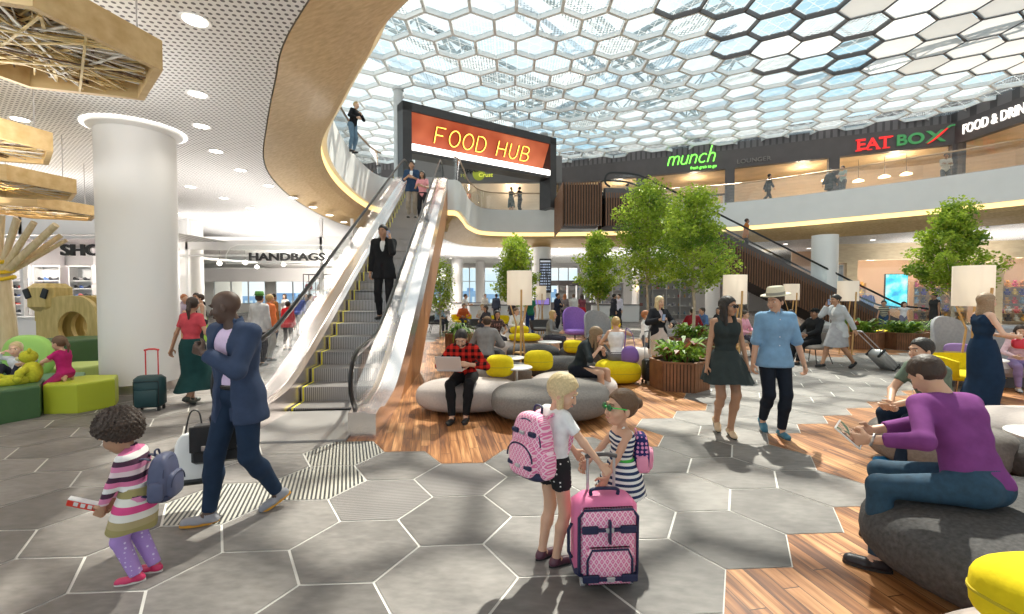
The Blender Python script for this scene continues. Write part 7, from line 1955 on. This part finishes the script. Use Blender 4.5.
# ---- 12 long-haired woman with phone, 13 camisole woman
pz = P_(pel=(0, 0, .54), lean=(20, 0), hunch=.04, head=(10, 34, 0), RA=((-.10, -.38, .88), (-.9, .5, -.4)), LA=((.10, -.38, .86), (.9, .5, -.4)), LF=(.06, -.52, .03, 4, 14), RF=(-.06, -.44, .03, -4, 14), curl=.6)
p12, d12 = person('woman with long brown hair in dark blouse and black skirt looking at her phone', Vector((1.02, 6.98, 0)), D(58), 1.72, 'f', pz, 'light', ('long', (.24, .15, .075), .32), ('roll', (.025, .032, .035)), ('skirt', (.01, .012, .02)), (.012, .012, .014), .0125, detail=True)
phone(p12, world(p12, (d12['Wr'][1] + d12['Wr'][-1]) / 2 + V3(0, -.10, .03)), 'dark phone in the hands of the woman with long brown hair', D(58 + 180), D(40))
pz = dict(SIT); pz.update(lean=(4, 0), head=(10, 6, 0), RA=((-.14, -.34, 1.02), (-.9, .5, -.4)), LA=((.14, -.30, .72), (.9, .5, -.4)))
p13, d13 = person('woman in white camisole with tied-up blonde hair seated with her back turned', Vector((2.0, 8.62, 0)), D(178), 1.70, 'f', pz, 'light', ('bun', 'blonde'), ('tank', (.78, .78, .80)), ('trousers', (.16, .15, .16)), (.3, .2, .15), .0135)
t = thing('shoulder_bag', 'purple slouchy shoulder bag hanging beside the woman in the camisole', 'bag', world(p13, V3(-.24, .10, .56)), D(170))
m = MB(); m.sup((0, 0, 0), (.17, .10, .17), (.8, .8), 24, 12, fn=lambda p: Vector((p.x * (1 - 1.1 * p.z), p.y, p.z))); m.build('body', cmat('purple suede', (.22, .12, .40), .8, bump=.4, nscale=20), t, 180)
m = MB(); m.tube(catmull([(-.10, 0, .12), (-.04, .02, .38), (.06, -.02, .50), (.08, -.05, .30), (.10, 0, .12)], 5), .016, 6, flat=(1, .4)); m.build('strap', cmat('purple suede', (.22, .12, .40), .8), t, 60)
# ---- 14 blonde in coat, 15 boy, trolley
pz = P_(lean=(1, 0), head=(12, 8, 0), RA=((-.12, -.26, 1.22), (-.9, .5, -.6)), LA=((.14, -.28, 1.10), (.9, .5, -.4)))
p14, d14 = person('blonde woman in open black jacket over a pale dress standing by the planter', Vector((2.98, 9.2, 0)), D(14), 1.70, 'f', pz, 'light', ('long', 'light', .26), ('coat', (.02, .02, .024), cloth((.02, .02, .024)), cloth((.50, .42, .45))), ('skirt', (.62, .50, .45), cloth((.62, .50, .45)), .05, .55), (.45, .30, .2), .014)
phone(p14, world(p14, d14['Wr'][-1] + V3(.02, -.10, .05)), 'phone held by the blonde woman in the black jacket', D(14), .2)
person('ginger-haired boy in white shirt behind the blonde woman', Vector((3.2, 10.9, 0)), D(80), 1.36, 'm', STAND, 'light', ('short', 'ginger'), ('shirt', (.78, .77, .76)), ('trousers', (.10, .10, .12)), (.05, .05, .05), .018, kid=1)
suitcase(Vector((2.55, 8.45, 0)) + Vector((.05, .1, 0)), D(10), .24, .20, .42, cmat('black nylon', (.02, .02, .022), .6), cmat('black nylon', (.02, .02, .022), .6), 'black cabin trolley standing next to the yellow pouf', .50)
# ---- 16.. seated in the lounge
pz = dict(SIT); pz.update(lean=(10, 0), hunch=.03, head=(0, 14, 0))
person('person in grey hooded coat and brown cap seated with back turned', Vector((-.52, 8.75, 0)), D(170), 1.74, 'm', pz, 'light', ('short', 'dark'), ('hoodie', (.24, .23, .23)), ('trousers', (.05, .05, .06)), (.03, .03, .03), .016, extras=(x_cap((.20, .13, .08)),))
def seated(label, x, y, rz, sex, sk, hair, top, bottom=('trousers', (.05, .05, .07)), H=1.7, z=0, **k):
    return person(label, Vector((x, y, z)), D(rz), H, sex, k.pop('pose', SIT), sk, hair, top, bottom, k.pop('shoes', (.03, .03, .03)), k.pop('vox', .02), **k)
seated('person in dark patterned top seated beyond the grey hooded coat', -.45, 12.35, 20, 'f', 'tan', ('bob', 'black'), ('tee', (.14, .06, .06), dots('dark print', (.06, .04, .04), (.45, .22, .18), .05, .3)))
seated('person in white shirt seated behind the nearest lamp shade', .05, 14.6, 40, 'm', 'light', ('short', 'brown'), ('shirt', (.74, .72, .70)))
seated('woman with long fair hair in grey top seated right of the flat yellow cushion', .98, 12.3, 75, 'f', 'light', ('long', 'blonde', .3), ('shirt', (.22, .22, .22)))
seated('person in orange jacket in the yellow shell chair beyond the escalator', -2.30, 21.0, 25, 'm', 'tan', ('short', 'dark'), ('jacket', (.55, .12, .04)))
seated('person in light blue shirt seated far left of the lounge by the escalator', -3.25, 19.7, 60, 'm', 'light', ('short', 'dark'), ('shirt', (.35, .50, .62)))
seated('person in dark clothes seated beside the round tree trunk', -.9, 17.0, -40, 'f', 'tan', ('bob', 'dark'), ('shirt', (.06, .06, .07)))
seated('person in pale top seated in the far dark shell chair', -1.35, 19.6, 30, 'f', 'light', ('bun', 'blonde'), ('tee', (.62, .58, .52)))
seated('man in dark red top seated behind the leafy planter', 5.75, 14.3, 170, 'm', 'tan', ('short', 'black'), ('shirt', (.24, .02, .03)))
seated('person in blue denim shirt seated next to the dark red top', 6.40, 14.9, -80, 'm', 'light', ('short', 'dark'), ('shirt', (.10, .20, .42)))
seated('woman in black seated right of the blue denim shirt', 7.05, 15.2, -60, 'f', 'tan', ('long', 'black', .22), ('shirt', (.03, .03, .035)))
seated('person in pink shirt seated behind the couple', 6.25, 12.35, 35, 'm', 'light', ('short', 'dark'), ('shirt', (.80, .38, .48)))
seated('woman in beige top seated left of the man in black', 8.05, 12.9, -60, 'f', 'tan', ('bun', 'dark'), ('tee', (.55, .42, .30)))
pz = dict(SIT); pz.update(lean=(-6, 0), LF=(.12, -.60, 0, 5, 0), RF=(-.02, -.66, 0, -5, 0))
seated('man in black suit and black cap reclining in the taupe armchair', 7.35, 11.0, -76, 'm', 'brown', ('short', 'black'), ('jacket', (.015, .015, .017)), ('trousers', (.012, .012, .014)), 1.82, pose=pz, vox=.016, extras=(x_cap((.01, .01, .01)),))
# ---- 18 walking woman on the phone + silver case
pz = dict(WALK); pz.update(lean=(5, 0), head=(0, 8, 0), hand={-1: (.12, .35, 1)}, RA=((-.15, -.17, 1.41), (-.2, 0, -1)), LA=((.24, .20, .86), (.3, 1, 0)), LF=(.06, .34, .06, 5, 34), RF=(-.06, -.36, .03, -5, 6))
p18, d18 = person('woman in light grey suit jacket and skirt walking left while phoning', Vector((7.42, 10.25, 0)), D(-84), 1.76, 'f', pz, 'tan', ('bun', 'black'), ('jacket', (.46, .48, .50), cloth((.46, .48, .50)), cloth((.82, .82, .80))), ('skirt', (.36, .36, .38), cloth((.36, .36, .38)), .02, .52), (.01, .01, .012), .0135)
phone(p18, world(p18, d18['Wr'][-1] + V3(.035, .02, .09)), 'black phone at the ear of the woman in the grey suit', D(10), 0)
hpos = world(p18, d18['Wr'][1] + V3(0, .06, -.06))
sc_ = thing('suitcase', 'silver hard-shell suitcase rolling tilted behind the woman in the grey suit', 'suitcase', (hpos.x + .78, hpos.y - .02, .02), 0)
def silver(t):
    M = Matrix.Rotation(D(-46), 3, 'Y')
    def bx(c, s, nm, mm, bev=.02): m = MB(); m.box(M @ Vector(c), s, bev=bev, M=M); m.build(nm, mm, t, 50)
    Msh = mat('silver shell', (.50, .50, .50), .35, .5)
    bx((0, 0, .30), (.22, .36, .50), 'shell', Msh, .04)
    for sy in (-1, 1):
        for z in (.07, .53): bx((0, sy * .165, z), (.235, .05, .06), 'corner_guard', M_black)
    m = MB()
    for k in range(5): m.box(M @ Vector((-.115, -.12 + k * .06, .30)), (.01, .018, .42), M=M)
    for k in range(3): m.box(M @ Vector((-.06 + .06 * k, -.184, .30)), (.018, .01, .42), M=M)
    m.build('rib', Msh, t)
    m = MB()
    for sy in (-1, 1): m.cyl(M @ Vector((.08, sy * .09, .55)), M @ Vector((.08, sy * .09, 1.13)), .011, n=8)
    m.cyl(M @ Vector((.08, -.10, 1.13)), M @ Vector((.08, .10, 1.13)), .016, n=8); m.build('telescopic_handle', M_sil, t)
    for sy in (-1, 1): m = MB(); q = M @ Vector((.06, sy * .14, .02)); m.cyl(q + Vector((0, -.015, 0)), q + Vector((0, .015, 0)), .035, n=14); m.build('wheel', M_black, t)
silver(sc_)
# ---- far standing people
def far(label, x, y, rz, sex, sk, hair, top, bottom=('trousers', (.03, .03, .04)), H=1.74, z=0, pose=STAND, **k):
    return person(label, Vector((x, y, z)), D(rz), H, sex, pose, sk, hair, top, bottom, k.pop('shoes', (.03, .03, .03)), k.pop('vox', .024), hand_vox=.010, **k)
far('man in dark suit standing left of the purple chair', 1.98, 19.9, 60, 'm', 'tan', ('short', 'black'), ('jacket', (.02, .025, .05)), H=1.78, pose=CROSS)
far('ginger-haired woman in grey seen beyond the purple chair', 2.75, 23.6, 160, 'f', 'light', ('long', 'ginger', .3), ('shirt', (.20, .17, .17)))
far('man in white shirt with back turned beyond the purple chair', 3.25, 23.8, 175, 'm', 'light', ('short', 'brown'), ('shirt', (.72, .70, .66)), ('trousers', (.35, .30, .25)))
far('woman in red skirt right of the group beyond the purple chair', 3.42, 22.0, 200, 'f', 'tan', ('long', 'dark', .3), ('tee', (.22, .06, .08)), ('skirt', (.45, .02, .03), cloth((.45, .02, .03)), .06, .6))
far('person in dark clothes standing behind the camisole woman, left of two', 4.85, 21.6, 100, 'm', 'tan', ('short', 'black'), ('coat', (.03, .03, .04)))
far('man in pale lilac shirt beside the dark-coated person by the far tree', 5.45, 22.9, -60, 'm', 'light', ('short', 'dark'), ('shirt', (.60, .58, .68)))
far('man in white T-shirt and black trousers standing beyond the yellow shell chairs', -2.35, 22.5, 70, 'm', 'tan', ('short', 'black'), ('tee', (.60, .60, .60)), pose=HOLD)
far('distant traveller in pale shirt in front of the far windows', -1.7, 28.5, 20, 'f', 'light', ('bun', 'brown'), ('shirt', (.62, .58, .52)))
far('distant traveller in dark clothes by the white counter', -.9, 25.6, 170, 'm', 'tan', ('short', 'dark'), ('shirt', (.06, .07, .10)))
far('person in green and blue top standing just right of the nearest lamp shade', .72, 17.9, 190, 'm', 'light', ('short', 'dark'), ('tee', (.03, .20, .12)), ('trousers', (.02, .06, .22)))
far('person in dark coat walking left of the departures board', .0, 24.0, 100, 'm', 'brown', ('short', 'black'), ('coat', (.06, .05, .06)), pose=WALK)
# ---- right-hand shop visitors
A0r = at_shop
far('boy in striped top walking in front of the toy shop window', 15.9, 19.3, -40, 'm', 'tan', ('short', 'black'), ('tee', (.1, .12, .1), stripes('dark striped jersey', [(.06, .07, .08), (.45, .42, .30)], .09)), ('trousers', (.04, .08, .16)), H=1.50, kid=1, pose=WALK)
pz = P_(LA=((.62, -.10, 1.36), (0, 1, -.5)), RA=((-.62, -.10, 1.38), (0, 1, -.5)))
far('girl in white top stretching both arms out in front of the cyan screen', 17.0, 19.6, -10, 'f', 'light', ('long', 'dark', .15), ('tee', (.78, .76, .76)), ('trousers', (.20, .20, .28)), H=1.42, kid=1, pose=pz)
far('man in dark waistcoat over a pale shirt behind the frond planter', 16.4, 17.5, -95, 'm', 'brown', ('short', 'black'), ('jacket', (.03, .03, .03)), ('trousers', (.05, .05, .06)), H=1.78, sleeve=0)
far('shopper in orange top inside the rightmost shop', 26.2, 27.2, 60, 'f', 'light', ('long', 'blonde', .25), ('shirt', (.75, .28, .08)))
# ---- on the escalators
def on_esc(E, x, y): p = esc_pt(E, x, y); k = math.floor((y - RUN0) / TREAD); p.z = max(0, RISE * (k + .55)); return p
pz = dict(PHONE); pz.update(lean=(1, 0), head=(-8, 6, 0), LA=((.28, -.05, .84), (.3, 1, 0)), RA=((-.24, -.04, .80), (-.3, 1, 0)))
pz['LA'] = ((.15, -.17, 1.43), (.2, 0, -1)); pz['hand'] = {1: (-.12, .35, 1)}; 
pE = on_esc(ESC1, .28, 3.75)
p31, d31 = person('man in black suit and white shirt phoning on the long escalator', pE, D(2), 1.93, 'm', pz, 'tan', ('short', 'black'), ('jacket', (.016, .016, .018), cloth((.016, .016, .018)), cloth((.78, .78, .78))), ('trousers', (.014, .014, .016)), (.012, .012, .012), .013)
phone(p31, world(p31, d31['Wr'][1] + V3(-.035, .02, .09)), 'phone at the ear of the man on the long escalator', 0, 0)
pz = dict(HOLD)
person('man in dark blue overshirt near the top of the long escalator', on_esc(ESC1, .02, 9.8), D(4), 1.92, 'm', pz, 'tan', ('quiff', 'black'), ('cardigan', (.03, .06, .12), cloth((.03, .06, .12)), cloth((.72, .72, .72))), ('trousers', (.34, .29, .23)), (.03, .03, .03), .016, sleeve=1.1)
person('woman in pink top with black hair near the top of the long escalator', on_esc(ESC1, .42, 9.35), D(-6), 1.70, 'f', pz, 'tan', ('long', 'black', .25), ('tee', (.72, .30, .32)), ('trousers', (.02, .02, .024)), (.03, .03, .03), .016)
def on2(y): p = esc_pt(ESC2, -.3, y); k = math.floor((y - RUN0) / TREAD); p.z = RISE * (k + .55); return p
far('man in orange jacket riding the far escalator', *on2(8.9).xy, 70, 'm', 'brown', ('short', 'black'), ('jacket', (.50, .17, .04)), H=1.76, z=on2(8.9).z)
# ---- upper floor
def upf(x, y, k=1.07):
    g_ = G(x, y, FL2); return g_.x * k, g_.y * k
for (px, py, lab, rz, sex, sk, hair, top, bot, pose, kk) in [
    (829, 192, 'man in dark coat, left of the pair below the red and green sign', 100, 'm', 'tan', ('short', 'black'), ('coat', (.04, .045, .05)), ('trousers', (.03, .03, .04)), WALK, 1.09),
    (843, 190, 'man in pale green top, right of the pair below the red and green sign', -80, 'm', 'light', ('short', 'dark'), ('tee', (.38, .45, .42)), ('trousers', (.12, .13, .14)), HOLD, 1.09),
    (768, 199, 'man in black suit striding along the upper floor below the faint grey sign', 80, 'm', 'light', ('short', 'black'), ('jacket', (.012, .015, .02)), ('trousers', (.02, .022, .03)), WALK, 1.06),
    (627, 206, 'woman in grey-green dress by the head of the far escalator', 100, 'f', 'tan', ('bun', 'black'), ('shirt', (.12, .16, .15)), ('skirt', (.12, .16, .15), cloth((.12, .16, .15)), .05, .7), STAND, 1.07),
    (511, 211, 'woman in grey dress with raised arm beside the right sign post', 150, 'f', 'light', ('bun', 'blonde'), ('tank', (.10, .12, .11)), ('skirt', (.10, .12, .11), cloth((.10, .12, .11)), .06, .6), HOLD, 1.04),
    (520, 211, 'man in black beside the woman in the grey dress on the upper floor', -120, 'm', 'light', ('short', 'dark'), ('tee', (.02, .02, .025)), ('trousers', (.02, .02, .025)), CROSS, 1.04),
    (468, 210, 'person in red top on the upper floor right of the escalator head', 20, 'f', 'light', ('short', 'brown'), ('tee', (.75, .06, .05)), ('trousers', (.20, .25, .35)), STAND, 1.08)]:
    x, y = upf(px, py, kk)
    far(lab, x, y, rz, sex, sk, hair, top, bot, z=FL2, pose=pose)
far('man in pale shirt and dark trousers standing at the corner of the upper floor', 20.65, 21.7, -30, 'm', 'brown', ('short', 'black'), ('shirt', (.50, .45, .38)), ('trousers', (.10, .10, .10)), H=1.8, z=FL2, pose=CROSS)
pz = P_(lean=(14, 0), LA=((.16, -.24, 1.30), (.9, .3, -.5)), RA=((-.14, -.30, 1.08), (-.9, .5, -.5)))
far('blond man in black top and jeans leaning on the upper-left glass rail', -5.55, 15.9, 70, 'm', 'light', ('short', 'blonde'), ('shirt', (.012, .012, .015)), ('trousers', (.14, .22, .30)), H=1.8, z=FL2, pose=pz)
# ---- left concourse
pz = P_(pel=(0, 0, .93), head=(20, 4, 0), LA=((.34, .02, .86), (.3, .8, 0)), RA=((-.20, -.2, 1.0), (-.5, .8, 0)), LF=(.07, -.10, 0, 5, 0), RF=(-.07, .16, .05, -5, 30))
p32, d32 = person('woman in coral red top with dark ponytail pulling a dark green suitcase', Vector((-4.95, 6.95, 0)), D(172), 1.70, 'f', pz, 'tan', ('pony', 'dark'), ('tee', (.55, .07, .09)), ('longskirt', (.012, .05, .05), cloth((.012, .05, .05)), .05, .82), (.05, .06, .05), .0125, detail=True)
suitcase(Vector((-5.28, 6.55, 0)), D(14), .36, .22, .46, cmat('dark teal nylon', (.010, .045, .050), .6), cmat('dark teal nylon', (.010, .045, .050), .6), 'dark teal suitcase with red telescopic handle beside the woman in the coral top', .36, hcol=cmat('red handle', (.65, .04, .04), .4))
far('ginger-haired man in lilac shirt and beige trousers with folded arms', -9.10, 12.5, 70, 'm', 'light', ('short', 'ginger'), ('shirt', (.42, .36, .45)), ('trousers', (.60, .38, .24)), pose=CROSS, vox=.018)
far('bearded man in dark jacket behind the man with folded arms', -9.35, 13.4, 10, 'm', 'brown', ('short', 'black'), ('jacket', (.02, .02, .03)), H=1.78, extras=(x_beard(),))
far('man in cream vest facing the man with folded arms', -8.72, 12.7, -50, 'm', 'light', ('short', 'dark'), ('tank', (.70, .66, .58)), ('trousers', (.05, .05, .06)))
far('person in pale grey hoodie and green hat behind the man in the blazer', -5.95, 10.6, 175, 'm', 'light', ('short', 'dark'), ('hoodie', (.52, .52, .53)), H=1.76, extras=(x_hat((.10, .30, .06), (.05, .15, .03), .12),), vox=.018)
far('person in orange and white jacket right of the grey hoodie', -6.15, 11.4, 150, 'f', 'light', ('short', 'blonde'), ('hoodie', (.75, .20, .07)), ('trousers', (.6, .6, .6)), H=1.74, vox=.018)
far('man in brown leather jacket with orange sleeves and jeans', -7.60, 14.3, 150, 'm', 'tan', ('short', 'black'), ('jacket', (.40, .17, .05)), ('trousers', (.05, .10, .20)), H=1.76, vox=.02)
far('girl in bright red hooded top seen from behind near the escalator', -6.72, 13.5, 178, 'f', 'tan', ('bun', 'dark'), ('hoodie', (.72, .02, .03)), ('leggings', (.03, .025, .03)), H=1.52, vox=.018)
far('man in royal blue shirt beyond the girl in red', -8.6, 18.3, 175, 'm', 'tan', ('short', 'black'), ('shirt', (.05, .10, .50)), H=1.74)
far('shopper in dark coat left of the royal blue shirt', -9.3, 20.4, 30, 'm', 'light', ('short', 'dark'), ('coat', (.05, .05, .07)))
far('shopper in black browsing beside the burgundy bags', -8.2, 21.4, 100, 'f', 'light', ('bob', 'dark'), ('coat', (.03, .03, .04)))
far('shopper in navy top among the bag racks', -7.9, 17.6, 90, 'm', 'tan', ('short', 'black'), ('shirt', (.03, .04, .12)))
far('distant shopper in white in the handbag shop', -11.3, 22.5, -20, 'f', 'light', ('long', 'dark', .3), ('shirt', (.65, .62, .60)))
# ---- children in the play area
FLOORSIT = P_(pel=(0, 0, .11), lean=(4, 0), LF=(.16, -.56, .03, 10, -60), RF=(-.14, -.54, .03, -10, -60), knee={1: (.2, -.2, 1), -1: (-.2, -.2, 1)}, abs=1)
pz = dict(FLOORSIT); pz.update(head=(10, 0, 0), RA=((-.22, -.14, .66), (-1, .2, -.4)), LA=((.30, -.26, .40), (1, .4, 0)))
person('toddler in white shirt sitting on the dark green pouf', Vector((-7.38, 6.72, .445)), D(15), 1.02, 'm', pz, 'pale', ('crop', 'light'), ('shirt', (.78, .80, .84)), ('trousers', (.03, .03, .05)), (.8, .8, .8), .014, kid=2)
pz = dict(FLOORSIT); pz.update(pel=(0, 0, .16), lean=(6, 0), head=(0, 10, 0), RA=((-.14, -.36, .42), (-1, .4, 0)), LA=((.12, -.36, .36), (1, .4, 0)), LF=(.10, .10, .03, 0, 80), RF=(-.10, .08, .03, 0, 80), knee={1: (.1, -1, 0), -1: (-.1, -1, 0)})
person('girl in magenta top with long brown ponytail kneeling beside the lime bear', Vector((-6.58, 6.62, .425)), D(-85), 1.22, 'f', pz, 'light', ('pony', 'brown'), ('tee', (.45, .02, .14)), ('leggings', (.40, .03, .14)), None, .014, kid=1)
# lime plush bear
t = thing('plush_bear', 'large lime green plush bear lounging between the two children', 'soft toy', (-6.86, 6.42, .43), D(-48)); t.scale = (.85,) * 3
M_lime = cmat('lime plush', (.50, .50, .03), .95, noise=.15, nscale=30, bump=.6)
m = MB(); m.sup((0, 0, .17), (.15, .14, .19), n=24, k=12, R=Matrix.Rotation(-.35, 3, 'Y')); m.build('torso', M_lime, t, 180)
m = MB(); m.sup((-.10, -.04, .43), (.13, .12, .11), n=24, k=12); m.build('head', M_lime, t, 180)
m = MB(); m.sup((.0, -.10, .16), (.10, .06, .13), n=20, k=10, R=Matrix.Rotation(-.35, 3, 'Y')); m.build('belly_patch', cmat('cream plush', (.75, .70, .45), .95), t, 180)
for x, z in ((-.19, .50), (0, .54)): m = MB(); m.sup((x, -.02, z), (.045, .03, .045), n=14, k=8); m.build('ear', M_lime, t, 180)
for a, b_ in (((-.12, -.05, .25), (-.25, -.16, .12)), ((.12, -.05, .25), (.24, -.14, .10))): m = MB(); m.tube([a, ((a[0] + b_[0]) / 2, -.12, .2), b_], [.055, .06, .055], 12); m.sup(b_, (.06, .06, .06), n=12, k=8); m.build('arm', M_lime, t, 180)
for s in (-1, 1): m = MB(); m.tube([(s * .10, -.05, .07), (s * .17, -.22, .06), (s * .20, -.36, .07)], [.075, .075, .07], 12); m.sup((s * .20, -.38, .08), (.08, .06, .09), n=14, k=8); m.build('leg', M_lime, t, 180)
for x in (-.15, -.06): m = MB(); m.sup((x, -.15, .45), (.012, .01, .012), n=8, k=6); m.build('eye', M_black, t)
m = MB(); m.sup((-.12, -.16, .40), (.045, .04, .035), n=12, k=8); m.build('muzzle', cmat('cream plush', (.75, .70, .45), .95), t, 180)
